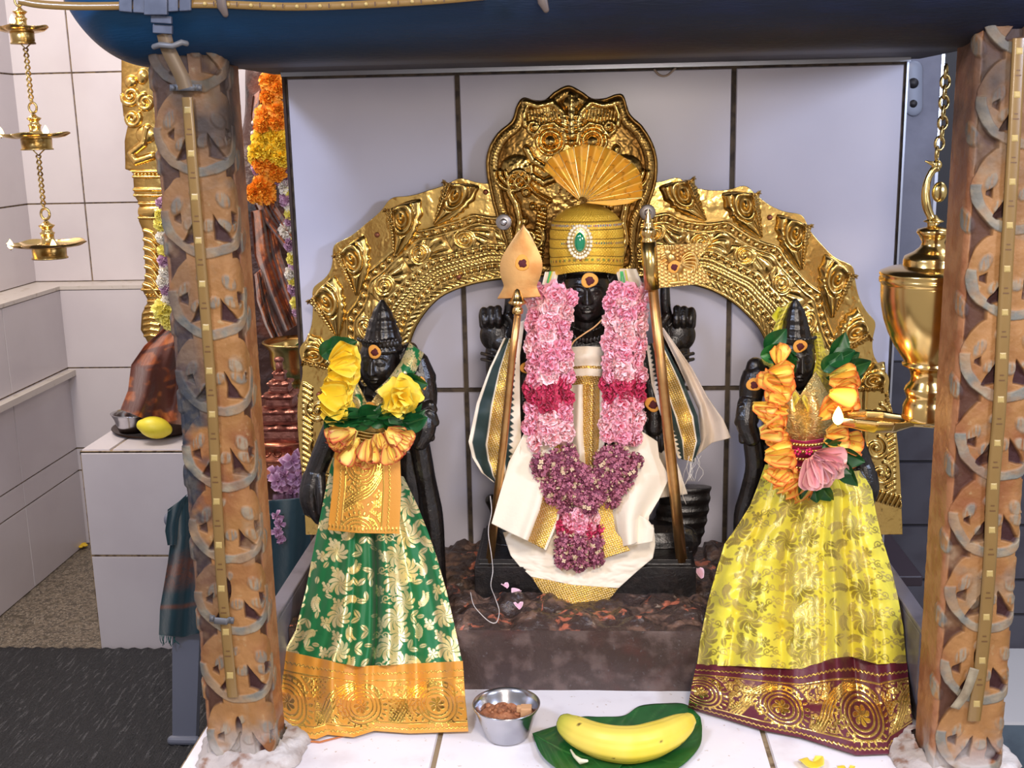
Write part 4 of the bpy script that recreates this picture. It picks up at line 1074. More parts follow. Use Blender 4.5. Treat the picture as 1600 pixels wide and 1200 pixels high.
def paisley_border(u, v, L, Hh, seed):
    "u in px along, v in px across (0..Hh). gold mask for zari border"
    Mk = np.zeros_like(u, float); rs = np.random.RandomState(seed)
    # rows of little leaves near both edges
    for vc in (.12*Hh, .93*Hh):
        q = (u/7)-np.floor(u/7)-.5; Mk = np.maximum(Mk, np.clip(1.6-np.abs(v-vc-np.abs(q)*5)*1.0, 0, 1)*(np.abs(v-vc-2) < 5)*.9)
    Mk = np.maximum(Mk, np.clip(1.5-np.abs(v-.23*Hh), 0, 1)); Mk = np.maximum(Mk, np.clip(1.5-np.abs(v-.86*Hh), 0, 1))
    P = Hh*1.05
    for k in range(int(L/P)+2):
        cx = k*P+P*.15; fl = 1
        for r in (.27, .215, .16):    # paisley: ring plus curved tail
            strokem(Mk, u, v, spiral(cx, .60*Hh, r*Hh, r*Hh, 0, 1, 30), 1.3)
        strokem(Mk, u, v, spline([(cx+.27*Hh, .6*Hh), (cx+.22*Hh, .36*Hh), (cx+.02*Hh, .28*Hh), (cx-.14*Hh, .34*Hh)], 16), 2)
        for a in np.arange(0, 2*PI, .26): ellm(Mk, u, v, cx+math.cos(a)*.335*Hh, .60*Hh+math.sin(a)*.29*Hh, 4.6, 2.2, a)
        flowerm(Mk, u, v, cx, .6*Hh, .12*Hh, 7)
        for d in range(4):            # diagonal bands sweeping between
            strokem(Mk, u, v, spline([(cx+.36*Hh+d*5, .84*Hh), (cx+.5*Hh+d*5, .66*Hh), (cx+.62*Hh+d*6, .44*Hh), (cx+.86*Hh+d*5, .26*Hh)], 14), 1.5)
        for d in range(16): ellm(Mk, u, v, cx+rs.uniform(.42, .95)*Hh, rs.uniform(.28, .82)*Hh, rs.uniform(3, 6), 2, rs.uniform(0, 3))
        strokem(Mk, u, v, spiral(cx+.80*Hh, .66*Hh, 1, .1*Hh, 1, 1.5), 1.3)
    fil = noise2(u+seed*31, v, .10, seed+3, 2); dense = np.clip((np.abs(fil)-.045)*30, 0, 1)*np.clip((noise2(u, v, .03, seed+7, 2)+.16)*9, 0, 1)
    for r_ in np.arange(0, int(L/P)+2): dense = dense*np.clip((np.hypot(u-(r_*P+P*.15), v-.6*Hh)-.37*Hh)*.5, 0, 1)
    core = (v > .25*Hh)*(v < .84*Hh); near = np.zeros_like(u, float)
    Mk = np.maximum(Mk, dense*core*(.55+.45*np.clip(np.sin(u*.9)*np.sin(v*.8)*3+.5, 0, 1)))
    return np.clip(Mk, 0, 1)
def cloth(name, top, bottom, left, right, nu, nv, Yf, mats, parent, pat=None, thick=.0012, flip=False, zhem=None, hemv=.85):
    px, py, u, v = coons(top, bottom, left, right, nu, nv)
    Yv = Yf(u, v, px, py)
    if zhem is not None:
        # let the last rows reach the ground
        Yh = WZ(px[-1], py[-1], zhem)[:, 1][None]; b = np.clip((v-hemv)/(1-hemv), 0, 1); Yv = Yv*(1-b)+b*Yh
    at = pat(u, v, px, py) if pat else {}
    P = W(px, py, Yv)
    mb = MB(); mb.grid(P, at=at, flip=flip)
    return mb.build(name, mats, parent, thick=thick)
GREEN = M('green_silk', (3, 108, 54), .55, sheen=.1, masks=[('gold', (240, 226, 172), .34, .45, (222, 202, 136), 60)], bump=[(900, .15, .0004), (25, .25, .003), ('attr', .5, .0006, 'gold')])
ORZ = M('orange_zari', (216, 148, 48), .5, sheen=.2, masks=[('gold', (250, 206, 96), .24, .95)], bump=[(700, .3, .0006), ('attr', .7, .0012, 'gold'), (60, .3, .002)])
CREAM = M('cream_cotton', (238, 224, 200), .75, sheen=.2, masks=[('gold', (222, 176, 66), .34, .85), ('dark', (20, 44, 40), .6, 0)], bump=[('attr', .6, .0008, 'weave'), (40, .4, .003), (120, .2, .001)])
def fold(u, fs):
    d = 0*u
    for f, a, p in fs: d = d+a*np.sin(f*u*2*PI+p)
    return d
# ---------------------------------------------------------------- green sari
sg_t = thing('green_sari', WZ(590, 1120, 0), 'green silk sari with gold flowers and an orange zari border, on the left goddess statue', 'sari')
SGL = [(520, 715), (508, 770), (498, 820), (490, 860), (478, 920), (462, 985), (444, 1018)]
SGR = [(630, 745), (652, 790), (668, 830), (682, 870), (698, 925), (712, 985), (722, 1034)]
def yg(u, v, px, py):
    base = 1.505-.125*v**1.0
    fl = fold(u, [(3.1, .006, .3), (5.3, .005, 1.4), (9.7, .0022, .5)])*(.25+v)
    pl = -.012*np.exp(-((u-.40)/.05)**2)+.028*np.exp(-((u-.50)/.028)**2)*np.clip((v-.1)*3, 0, 1)-.012*np.exp(-((u-.58)/.05)**2)
    return base+.17*np.abs(u-.5)**2.2+fl+pl+noise2(u*3+v, v*3-u, 1.6, 14, 3)*.010*np.sin(v*PI*.9)
def patg(u, v, px, py):
    X = px+6*np.sin(v*6+u*3); Y_ = py
    g = floral(X, Y_, 4, 29, 'FSLCDS', 20); g *= np.where(np.abs(u-.495) < .012, .2, 1)
    return {'gold': g}
cloth('skirt', [(520, 715), (575, 728), (630, 745)], [(444, 1018), (500, 1030), (560, 1042), (640, 1038), (722, 1034)], SGL, SGR, 330, 400, yg, GREEN, sg_t, patg)
def ygb(u, v, px, py):
    return 1.380-.035*v+.17*np.abs(u-.5)**2.2*(1-v)+fold(u, [(3.1, .006, .3), (5.3, .005, 1.4), (9.7, .002, .5)])*(1.25-.8*v)+.012*np.exp(-((u-.5)/.028)**2)*(1-v)-.02*np.exp(-((u-.30)/.06)**2)*v
cloth('gold_border', [(442, 1016), (500, 1029), (560, 1041), (640, 1037), (723, 1033)], [(448, 1146), (468, 1152), (494, 1155), (512, 1148), (552, 1152), (585, 1142), (640, 1146), (732, 1143)],
      [(442, 1016), (438, 1060), (440, 1100), (448, 1146)], [(723, 1033), (727, 1090), (732, 1143)], 420, 170, ygb, ORZ, sg_t, lambda u, v, px, py: {'gold': paisley_border(u*290+8*np.sin(v*3), v*112, 300, 112, 3)}, zhem=.004, hemv=.5)
# inner hem peeping below
cloth('hem_lining', [(464, 1138), (500, 1142), (540, 1140)], [(470, 1158), (500, 1160), (538, 1150)], [(464, 1138), (470, 1158)], [(540, 1140), (538, 1150)], 60, 8, lambda u, v, px, py: 1.352+.004*np.sin(u*20), M('orange_lining', (196, 116, 62), .7), sg_t, zhem=.002, hemv=.3)
# draped end over the waist
def patp(u, v, px, py):
    return {'gold': paisley_border((1-v)*150+20, (1-u)*125-6, 170, 112, 9)*(v < .93)+np.clip(1.3-np.abs(v-.955)*40, 0, 1)*(np.sin(u*120) > 0)}
cloth('draped_end', [(524, 690), (575, 698), (624, 690)], [(512, 828), (560, 833), (624, 834)], [(524, 690), (520, 760), (512, 828)], [(624, 690), (627, 760), (624, 834)], 150, 190,
      lambda u, v, px, py: 1.478-.035*v+.02*np.abs(u-.5)**2+.003*np.sin(u*9+1)*v, ORZ, sg_t, patp)
# shoulder strap and neckline
cloth('shoulder_strap', [(640, 536), (662, 552)], [(586, 612), (604, 626)], [(640, 536), (626, 566), (607, 592), (586, 612)], [(662, 552), (650, 580), (626, 606), (604, 626)], 34, 70, lambda u, v, px, py: 1.556-.05*v**.7-.01*np.sin(u*PI), GREEN, sg_t, lambda u, v, px, py: {'gold': floral(px, py, 12, 16, 'LDF', 8)})
cloth('shoulder_strap', [(545, 556), (560, 548)], [(556, 640), (574, 636)], [(545, 556), (540, 580), (548, 610), (556, 640)], [(560, 548), (556, 575), (560, 605), (574, 636)], 24, 60, lambda u, v, px, py: 1.552-.045*v**.7-.01*np.sin(u*PI), GREEN, sg_t, lambda u, v, px, py: {'gold': floral(px, py, 13, 16, 'LDF', 8)})
BRO = M('gold_brocade', (206, 176, 110), .5, .3, masks=[('gold', (244, 220, 150), .3, .9)], bump=[('attr', .7, .001, 'gold'), (300, .4, .001)])
cloth('blouse', [(552, 585), (576, 634), (606, 592)], [(545, 690), (590, 700), (640, 690)], [(552, 585), (546, 640), (545, 690)], [(606, 592), (630, 640), (640, 690)], 90, 100, lambda u, v, px, py: 1.512+.05*np.abs(u-.45)**1.6-.012*np.sin(v*PI)*np.abs(np.sin(u*2*PI)), BRO, sg_t, lambda u, v, px, py: {'gold': floral(px, py, 21, 12, 'FLCD', 6)})
for k in range(5):
    mb = MB(); mb.tube([W(x, y, 1.488) for x, y in spline([(548, 672+k*5), (590, 678+k*5), (634, 668+k*5)], 14)], .0022, 8); mb.build('waist_chain', BRASS, sg_t)
# ---------------------------------------------------------------- yellow sari
YEL = M('yellow_silk', (226, 213, 68), .36, sheen=.1, masks=[('gold', (150, 132, 54), .34, .4, (204, 184, 104), 26)], var=[(9, (222, 198, 60), .45, .75)], bump=[(24, .5, .005), (60, .3, .002), ('attr', .4, .0005, 'gold')])
MARZ = M('maroon_zari', (92, 24, 40), .5, masks=[('gold', (250, 208, 112), .2, .97)], bump=[('attr', .8, .0014, 'gold'), (50, .6, .003), (300, .3, .0007)])
sy_t = thing('yellow_sari', WZ(1250, 1120, 0), 'yellow brocade sari with a maroon and gold zari border, on the right goddess statue', 'sari')
def yy_(u, v, px, py):
    base = 1.50-.125*v
    f = fold(u, [(2.6, .007, .9), (4.9, .006, 2.2), (8.3, .003, .2), (13, .0014, 1)])*(.35+.9*v)
    pl = -.018*np.exp(-((u-.66)/.04)**2)+.020*np.exp(-((u-.73)/.03)**2)-.012*np.exp(-((u-.80)/.05)**2)-.014*np.exp(-((u-.28)/.09)**2)*v
    return base+.17*np.abs(u-.5)**2.2+f+pl*(.4+.6*v)+noise2(u*3+v*2, v*3-u, 1.6, 4, 3)*.030*np.sin(v*PI*.9)+.010*np.exp(-((v-.78-.25*(u-.3))/.035)**2)*(u < .45)
SYL = [(1196, 725), (1184, 760), (1172, 790), (1150, 825), (1132, 850), (1120, 890), (1106, 940), (1094, 1000), (1089, 1040)]
SYR = [(1345, 735), (1362, 765), (1368, 800), (1376, 835), (1390, 880), (1402, 930), (1411, 980), (1416, 1036)]
cloth('skirt', [(1196, 725), (1270, 745), (1345, 735)], [(1089, 1040), (1160, 1041), (1250, 1046), (1300, 1030), (1330, 1026), (1370, 1038), (1416, 1036)], SYL, SYR, 380, 380, yy_, YEL, sy_t,
      lambda u, v, px, py: {'gold': floral(px+8*np.sin(v*5), py+8*np.sin(u*4), 31, 29, 'FLCFSD', 20)*.9})
def yyb(u, v, px, py):
    return 1.376-.045*v+.17*np.abs(u-.5)**2.2*(1-v)+fold(u, [(2.6, .007, .9), (4.9, .006, 2.2), (8.3, .003, .2)])*(1.25-.9*v)-.02*np.exp(-((u-.66)/.04)**2)*(1-v)+.02*np.exp(-((u-.73)/.03)**2)*(1-v)
def patm(u, v, px, py):
    g = paisley_border(u*345+6*np.sin(v*4), v*118, 360, 118, 5); g *= (v > .09)
    return {'gold': g}
cloth('zari_border', [(1088, 1038), (1160, 1040), (1250, 1045), (1300, 1029), (1330, 1025), (1370, 1037), (1417, 1035)], [(1075, 1106), (1130, 1122), (1192, 1141), (1250, 1152), (1300, 1168), (1338, 1180), (1388, 1178), (1392, 1168), (1426, 1142)],
      [(1088, 1038), (1080, 1075), (1075, 1106)], [(1417, 1035), (1422, 1090), (1426, 1142)], 430, 170, yyb, MARZ, sy_t, patm, zhem=.004, hemv=.45)
cloth('blouse', [(1222, 582), (1250, 618), (1274, 580)], [(1216, 690), (1258, 696), (1302, 688)], [(1222, 582), (1212, 640), (1216, 690)], [(1274, 580), (1308, 640), (1302, 688)], 90, 100, lambda u, v, px, py: 1.505+.05*np.abs(u-.5)**1.6-.018*np.sin(v*PI)*np.abs(np.sin(u*2*PI)), BRO, sy_t, lambda u, v, px, py: {'gold': floral(px, py, 22, 12, 'FLCD', 6)})
MAG = M('magenta_satin', (168, 26, 84), .35, sheen=.3)
cloth('waist_band', [(1214, 684), (1258, 690), (1306, 682)], [(1222, 738), (1258, 742), (1300, 734)], [(1214, 684), (1222, 738)], [(1306, 682), (1300, 734)], 40, 30, lambda u, v, px, py: 1.496+.05*np.abs(u-.5)**1.6+.003*np.sin(v*16), MAG, sy_t)
for k, yk in enumerate((690, 700, 712, 726)):
    mb = MB()
    for i in range(17):
        u = i/16; p = W(1220+u*80, yk+6*math.sin(u*PI), 1.486+.05*abs(u-.5)**1.6); mb.ell(p, (.0032, .002, .0024), 8, 6)
    mb.build('waist_chain', BRASS, sy_t)
for x in (1246, 1264):
    mb = MB()
    for a in range(5): mb.ell(W(x, 706, 1.482)+.0035*np.array((math.cos(a*1.26), 0, math.sin(a*1.26))), (.002, .0015, .002), 8, 6)
    mb.build('pink_stone_flower', M('pink_stone', (214, 40, 110), .2), sy_t)
# veil around head with gold edge
for (L, Rr, yo) in ((([(1238, 470), (1224, 500), (1216, 545), (1228, 590), (1250, 622)]), ([(1226, 478), (1210, 510), (1200, 550), (1212, 600), (1240, 640)]), 0), (([(1270, 520), (1276, 560), (1268, 595), (1252, 622)]), ([(1282, 520), (1292, 560), (1286, 605), (1262, 644)]), 1)):
    cloth('veil_edge', [L[0], Rr[0]], [L[-1], Rr[-1]], L, Rr, 20, 90, lambda u, v, px, py: 1.572-.075*v**1.5-.006*np.sin(u*PI), YEL, sy_t, lambda u, v, px, py: {'gold': (np.sin(v*120) > 0)*(np.abs(u-.5) < .3)*.8})
cloth('veil_edge', [(1282, 540), (1310, 560)], [(1270, 640), (1306, 660)], [(1282, 540), (1284, 590), (1270, 640)], [(1310, 560), (1316, 610), (1306, 660)], 20, 60, lambda u, v, px, py: 1.56-.05*v, YEL, sy_t, lambda u, v, px, py: {'gold': floral(px, py, 5, 16, 'LCD', 8)})
cloth('veil_edge', [(1222, 520), (1196, 548)], [(1216, 600), (1190, 590)], [(1222, 520), (1212, 560), (1216, 600)], [(1196, 548), (1186, 570), (1190, 590)], 20, 50, lambda u, v, px, py: 1.572-.03*v, YEL, sy_t, lambda u, v, px, py: {'gold': floral(px, py, 6, 16, 'LCD', 8)})
# ---------------------------------------------------------------- cream cloth of the central statue
cc_t = thing('cream_dhoti', W(910, 945, 1.54), 'cream cotton cloth with gold woven bands, wrapped and pleated on the central statue', 'cloth')
def weave(px, py): return np.clip(np.sin(px*1.15+py*.5)*np.sin(py*1.3-px*.5)*2, 0, 1)
def gm(px, py, g, d=None):
    g = np.clip(g, 0, 1); r = {'gold': g*(.55+.45*(weave(px, py) < .5)), 'weave': weave(px, py)*g, 'dark': np.zeros_like(g) if d is None else np.clip(d, 0, 1)}
    return r
sm2 = lambda v, a, b, e=.01: np.clip((v-a)/e+.5, 0, 1)*np.clip((b-v)/e+.5, 0, 1)
cloth('chest_wrap', [(880, 543), (917, 541), (956, 543)], [(884, 603), (917, 601), (952, 603)], [(880, 543), (884, 603)], [(956, 543), (952, 603)], 60, 70, lambda u, v, px, py: 1.588+.12*np.abs(u-.5)**2.2+.0016*np.sin(v*14+u*2), CREAM, cc_t, lambda u, v, px, py: gm(px, py, sm2(v, .50, .57)+sm2(v, .76, 1.1)))
cloth('front_pleat', [(890, 602), (917, 600), (946, 602)], [(898, 750), (917, 752), (938, 748)], [(890, 602), (886, 680), (898, 750)], [(946, 602), (946, 680), (938, 748)], 80, 120, lambda u, v, px, py: 1.585+.004*np.sin(u*17)+.02*np.abs(u-.5)-.01*v, CREAM, cc_t, lambda u, v, px, py: gm(px, py, sm2(u, .36+.1*v, .84, .02)))
cloth('left_flap', [(838, 640), (858, 650), (884, 690)], [(768, 818), (800, 834), (826, 846), (853, 860)], [(838, 640), (812, 690), (795, 722), (768, 818)], [(884, 690), (884, 760), (872, 815), (853, 860)], 110, 130, lambda u, v, px, py: 1.575-.035*v+.006*np.sin(u*8+v)*v-.012*np.exp(-((u-.62)/.1)**2)*v, CREAM, cc_t, lambda u, v, px, py: gm(px, py, sm2(u, .66, .965, .02)))
cloth('under_cloth', [(786, 832), (850, 820), (917, 800), (960, 810), (1021, 820)], [(830, 901), (895, 914), (966, 919)], [(786, 832), (798, 868), (812, 885), (830, 901)], [(1021, 820), (1024, 850), (1020, 872), (996, 892), (966, 919)], 130, 80, lambda u, v, px, py: 1.574-.034*v+.03*np.abs(u-.5)**2+.005*np.sin(u*9+2)*(1-v)+noise2(u*3, v*3, 2, 3)*.01, CREAM, cc_t, lambda u, v, px, py: gm(px, py, 0*u))
cloth('gold_hem', [(830, 901), (895, 914), (966, 919)], [(864, 943), (905, 949), (942, 943)], [(830, 901), (846, 925), (864, 943)], [(966, 919), (956, 932), (942, 943)], 110, 40, lambda u, v, px, py: 1.540-.006*v+.03*np.abs(u-.5)**2, CREAM, cc_t, lambda u, v, px, py: gm(px, py, 1+0*u))
cloth('right_flap', [(968, 690), (1000, 672), (1027, 690)], [(968, 855), (990, 850), (1010, 838)], [(968, 690), (952, 740), (948, 790), (968, 855)], [(1027, 690), (1030, 715), (1046, 746), (1030, 780), (1014, 806), (1010, 838)], 100, 130, lambda u, v, px, py: 1.574-.03*v+.012*np.sin(u*7+2.2*v)*(.3+v)*.7, CREAM, cc_t, lambda u, v, px, py: gm(px, py, 0*u))
cloth('right_flap', [(990, 800), (1012, 812)], [(968, 856), (1020, 846)], [(990, 800), (978, 830), (968, 856)], [(1012, 812), (1022, 826), (1020, 846)], 40, 40, lambda u, v, px, py: 1.552-.006*v+.004*np.sin(u*6), CREAM, cc_t, lambda u, v, px, py: gm(px, py, 0*u))
cloth('gold_band', [(932, 776), (956, 792)], [(945, 872), (985, 860)], [(932, 776), (938, 830), (945, 872)], [(956, 792), (962, 830), (985, 860)], 40, 70, lambda u, v, px, py: 1.556-.014*v, CREAM, cc_t, lambda u, v, px, py: gm(px, py, 1+0*u))
cloth('side_fold', [(1018, 690), (1046, 694)], [(1030, 778), (1074, 772)], [(1018, 690), (1024, 740), (1030, 778)], [(1046, 694), (1062, 735), (1074, 772)], 40, 50, lambda u, v, px, py: 1.592+.006*np.sin(u*9), CREAM, cc_t, lambda u, v, px, py: gm(px, py, 0*u))
cloth('neck_cloth', [(962, 420), (994, 420)], [(972, 470), (1012, 470)], [(962, 420), (968, 445), (972, 470)], [(994, 420), (1004, 445), (1012, 470)], 24, 30, lambda u, v, px, py: 1.60-.01*v+.004*np.sin(u*9), CREAM, cc_t, lambda u, v, px, py: gm(px, py, 0*u))
cloth('neck_cloth', [(852, 425), (872, 424)], [(838, 475), (862, 470)], [(852, 425), (846, 450), (838, 475)], [(872, 424), (868, 448), (862, 470)], 24, 30, lambda u, v, px, py: 1.60-.01*v+.004*np.sin(u*9), CREAM, cc_t, lambda u, v, px, py: gm(px, py, 0*u))
cloth('neck_cloth', [(808, 505), (820, 500)], [(795, 560), (812, 560)], [(808, 505), (802, 530), (795, 560)], [(820, 500), (816, 530), (812, 560)], 14, 30, lambda u, v, px, py: 1.60+0*u, CREAM, cc_t, lambda u, v, px, py: gm(px, py, 0*u))
# ---------------------------------------------------------------- shoulder scarves
def scarfpat(order):
    def f(u, v, px, py):
        g = 0*u; d = 0*u
        zig = .5+.5*(2*np.abs((v*26)-np.floor(v*26)-.5))
        for k, a, b in order:
            if k == 'g': g = np.maximum(g, sm2(u, a, b, .02))
            if k == 'd': d = np.maximum(d, sm2(u, a, b, .02))
            if k == 'z': d = np.maximum(d, sm2(u, a, a+(b-a)*zig, .02))
            if k == 'y': d = np.maximum(d, sm2(u, b-(b-a)*zig, b, .02))
        return gm(px, py, g, d)
    return f
for lab, nm, args, pt in (
    ('cream scarf with dark green edges and a gold band, hanging behind the spear shaft', 'shoulder_scarf', ([(788, 528), (812, 530)], [(770, 752), (800, 776)], [(788, 528), (765, 575), (745, 630), (732, 690), (738, 715), (752, 738), (770, 752)], [(812, 530), (812, 600), (814, 680), (812, 740), (800, 776)]), scarfpat([('d', .07, .33), ('g', .36, .66), ('z', .69, .86)])),
    ('scarf with dark green edges and a gold band, hanging behind the flag staff', 'shoulder_scarf', ([(1010, 540), (1034, 530)], [(1060, 716), (1084, 722)], [(1010, 540), (1018, 600), (1036, 660), (1060, 716)], [(1034, 530), (1066, 592), (1090, 650), (1095, 690), (1084, 722)]), scarfpat([('y', .10, .38), ('g', .42, .84), ('d', .88, 1.1)]))):
    c = W((args[1][0][0]+args[1][1][0])/2, args[1][0][1], 1.57); t = thing(nm, c, lab, 'scarf')
    cloth('scarf_band', *args, 90, 190, lambda u, v, px, py: 1.590-.022*np.sin(v*PI*.8)+.007*np.sin(u*5+v*7)+.0025*np.sin(v*34), CREAM, t, pt)
    if 'flag' in lab:
        SHE = M('sheer_cloth', (226, 206, 184), .4, sheen=.4, alpha=.86, bump=[(40, .6, .004), (14, .4, .006)])
        cloth('sheer_edge', [(1032, 514), (1036, 512)], [(1088, 712), (1112, 692), (1142, 684)], [(1032, 514), (1060, 572), (1092, 640), (1096, 690), (1088, 712)], [(1036, 512), (1080, 574), (1106, 622), (1130, 655), (1142, 684)], 60, 140, lambda u, v, px, py: 1.588+.008*np.sin(u*8+v*4)*v-.006*u, SHE, t)
        mb = MB()
        for i in range(9):
            x = 1078+R.uniform(-3, 18); mb.tube([W(a, b, 1.572) for a, b in spline([(x, 712), (x+R.uniform(-6, 6), 724), (x+R.uniform(-8, 6), 738), (x+R.uniform(-10, 8), 752)], 8)], .0003, 4)
        mb.tube([W(a, b, 1.572) for a, b in spline([(1080, 722), (1076, 745), (1066, 768), (1072, 788)], 12)], .0005, 5)
        mb.build('loose_threads', M('white_thread', (226, 220, 210), .7), t)
# ================================================================ flowers and leaves
def petal(L, Wd, cup=.3, curl=.6, ruf=.0, nu=7, nv=7, base=.3, sd=0, pinch=.0):
    "petal along +Z from the origin, concave side -Y; returns grid and edge attribute"
    u = np.linspace(0, 1, nu)[:, None]; v = np.linspace(-1, 1, nv)[None]
    w = Wd*(base+(1-base)*np.sin(np.clip(u*.86, 0, 1)**.85*PI*.62)); w = w*(1-.55*np.clip((u-.82)/.18, 0, 1)**2)
    x = v*w; y = -cup*Wd*(v**2)*np.ones_like(u)+ruf*Wd*np.sin(v*4+sd)*u**2
    a = curl*u**2; s = u*L
    z = s*np.cos(a*.6)-y*0; y = y+L*.5*u*np.sin(a)
    z = z-pinch*L*(v**2)*u
    P = np.stack(np.broadcast_arrays(x, y, z), -1)
    e = np.clip(np.maximum(np.abs(v)**3*np.ones_like(u), u**5*np.ones_like(v)), 0, 1)
    return P, e
def rot(P, M3): return P@np.array(M3).T
def flower_proto(name, n, L, Wd, mat, t0=.15, t1=1.35, cup=.35, curl=.7, ruf=.15, seed=0, grow=.55, nu=6, nv=6, z0=.35, jit=.25, center=None):
    rs = np.random.RandomState(seed); mb = MB()
    for i in range(n):
        f = i/(n-1); th = t0+(t1-t0)*f**.9+rs.uniform(-jit, jit)*.5; s = grow+(1-grow)*f
        P, e = petal(L*s, Wd*s, cup*(1.3-.6*f), curl*(f*1.2+.1)*rs.uniform(.7, 1.3), ruf, nu, nv, sd=rs.uniform(0, 6))
        M3 = Matrix.Rotation(i*2.39996+rs.uniform(-.3, .3), 3, 'Z')@Matrix.Rotation(-th, 3, 'X')
        # concave side faces the axis: petal leans outward along +Y
        P = P*np.array((1, 1, 1)); P = rot(P, M3); P[..., 2] += (1-f)*L*z0-L*.3
        mb.grid(P, at={'edge': e})
    return protomesh(mb, name, mat)
PINKS = [M('pink_petal_%d' % i, c, .55, sheen=.1, sss=.0, masks=[('edge', c2, .55, 0)]) for i, (c, c2) in enumerate((((244, 144, 168), (254, 196, 206)), ((238, 126, 158), (252, 178, 196)), ((250, 166, 178), (255, 214, 214))))]
CRIM = M('crimson_petal', (176, 20, 62), .5, sheen=.1, masks=[('edge', (214, 60, 100), .5, 0)])
ROSES = [flower_proto('rose', 19, .0155, .0112, PINKS[i % 3], seed=i, ruf=.28, t1=1.5, curl=.8, nu=7, nv=7) for i in range(6)]
CROSES = [flower_proto('crimson_rose', 19, .0155, .0112, CRIM, seed=20+i, ruf=.28, t1=1.5, curl=.8, nu=7, nv=7) for i in range(2)]
MAUVE = M('mauve_bud', (178, 104, 122), .6); PLUM = M('plum_bud', (122, 56, 78), .6); CRB = M('cream_bud', (214, 186, 150), .6)
def budcluster(seed, r=.014, n=62):
    rs = np.random.RandomState(seed); mb = MB()
    for i in range(n):
        z = 1-1.6*(i+.5)/n; a = i*2.39996+rs.uniform(-.2, .2); q = math.sqrt(max(0, 1-z*z)); d = np.array((q*math.cos(a), q*math.sin(a), z)); rr_ = r*rs.uniform(.8, 1.06)
        mi = 0 if rs.rand() < .6 else (1 if rs.rand() < .55 else 2)
        M3 = Vector(d).to_track_quat('Z', 'Y').to_matrix()
        k = rs.uniform(.75, 1.2)
        mb.ell(d*rr_, (.0016*k, .0016*k, .0030*k), 7, 6, rot=M3, mi=mi)
        if rs.rand() < .55:
            for b in range(4):
                P, e = petal(.0042*k, .0014*k, .2, 1.2, 0, 4, 3); P = rot(P, Matrix.Rotation(b*1.57+a, 3, 'Z')@Matrix.Rotation(-.75, 3, 'X')); mb.grid(rot(P, M3)+d*(rr_+.001), mi=mi)
    mb.ell((0, 0, 0), (r*.78,)*3, 10, 8, mi=1)
    return protomesh(mb, 'bud_cluster', [MAUVE, PLUM, CRB])
BUDS = [budcluster(i) for i in range(4)]
def face_out(rx=0, rz=0, spin=0):
    "flower axis +Z turned to face the viewer side (-Y), then tilted"
    return (Matrix.Rotation(rz, 3, 'Z')@Matrix.Rotation(PI/2+rx, 3, 'X')@Matrix.Rotation(spin, 3, 'Z'))
def strand(parent, pts, hw, Y0, protos, name, step, cols, jit=3, sc=1., dome_=.014, skip=None, lean=.5):
    c = spline(pts, 400); L = np.r_[0, np.cumsum(np.linalg.norm(np.diff(c, axis=0), axis=1))]
    row = 0
    for d in np.arange(step*.4, L[-1], step):
        x, y = np.interp(d, L, c[:, 0]), np.interp(d, L, c[:, 1])
        x2, y2 = np.interp(min(d+3, L[-1]), L, c[:, 0]), np.interp(min(d+3, L[-1]), L, c[:, 1])
        tx, ty = x2-x, y2-y; q = math.hypot(tx, ty)+1e-6; nx_, ny_ = -ty/q, tx/q
        if abs(nx_) < .01 and abs(ny_) < .01: nx_, ny_ = 1, 0
        for j in range(cols):
            f = (j-(cols-1)/2)/max(1, (cols-1)/2) if cols > 1 else 0
            f += (.25 if row % 2 else -.25)/cols
            px, py = x+nx_*f*hw+R.uniform(-jit, jit), y+ny_*f*hw+R.uniform(-jit, jit)
            me = protos(px, py, d/L[-1]) if callable(protos) else R.choice(protos)
            if me is None: continue
            Yf = Y0(d/L[-1]) if callable(Y0) else Y0
            p = W(px, py, Yf-dome_*(1-f*f)*.8)
            sgn = 1 if nx_ > 0 else -1
            inst(me, me.name.split('.')[0], parent, p, face_out(R.uniform(-.4, .4), f*nx_*lean*1.4+R.uniform(-.3, .3), R.uniform(0, 6)), sc*R.uniform(.9, 1.15))
        row += 1
pg = thing('pink_garland', W(905, 885, 1.54), 'thick pink rose garland with crimson bands and purple bud clusters, on the central statue', 'garland')
def pickL(px, py, t):
    if 596 < py+R.uniform(-4, 4) < 634: return R.choice(CROSES)
    return R.choice(ROSES)
def pickR(px, py, t):
    if 590 < py+R.uniform(-4, 4) < 624: return R.choice(CROSES)
    return R.choice(ROSES)
strand(pg, [(866, 456), (857, 500), (857, 560), (858, 620), (856, 670), (862, 700)], 25, 1.562, pickL, 'rose', 16, 3, sc=1.06)
strand(pg, [(984, 452), (977, 500), (976, 560), (974, 620), (970, 670), (966, 696)], 22, 1.562, pickR, 'rose', 16, 3, sc=1.06)
strand(pg, [(862, 712), (872, 742), (900, 772), (918, 790)], 24, 1.553, BUDS, 'bud_cluster', 15, 3, sc=.95, jit=4)
strand(pg, [(968, 708), (964, 730), (948, 752), (928, 780)], 21, 1.553, BUDS, 'bud_cluster', 16, 3, sc=.9, jit=4)
strand(pg, [(906, 802), (905, 822)], 18, 1.548, ROSES, 'rose', 13, 3, sc=.95)
strand(pg, [(906, 820), (905, 836)], 26, 1.552, CROSES, 'crimson_rose', 11, 4, sc=.9)
strand(pg, [(905, 842), (905, 878)], 23, 1.545, BUDS, 'bud_cluster', 13, 3, sc=.88)
inst(BUDS[0], 'bud_cluster', pg, W(905, 880, 1.54), face_out(.3), .9)
GT = M('green_thread', (80, 190, 110), .5); YT = M('yellow_thread', (220, 206, 90), .5)
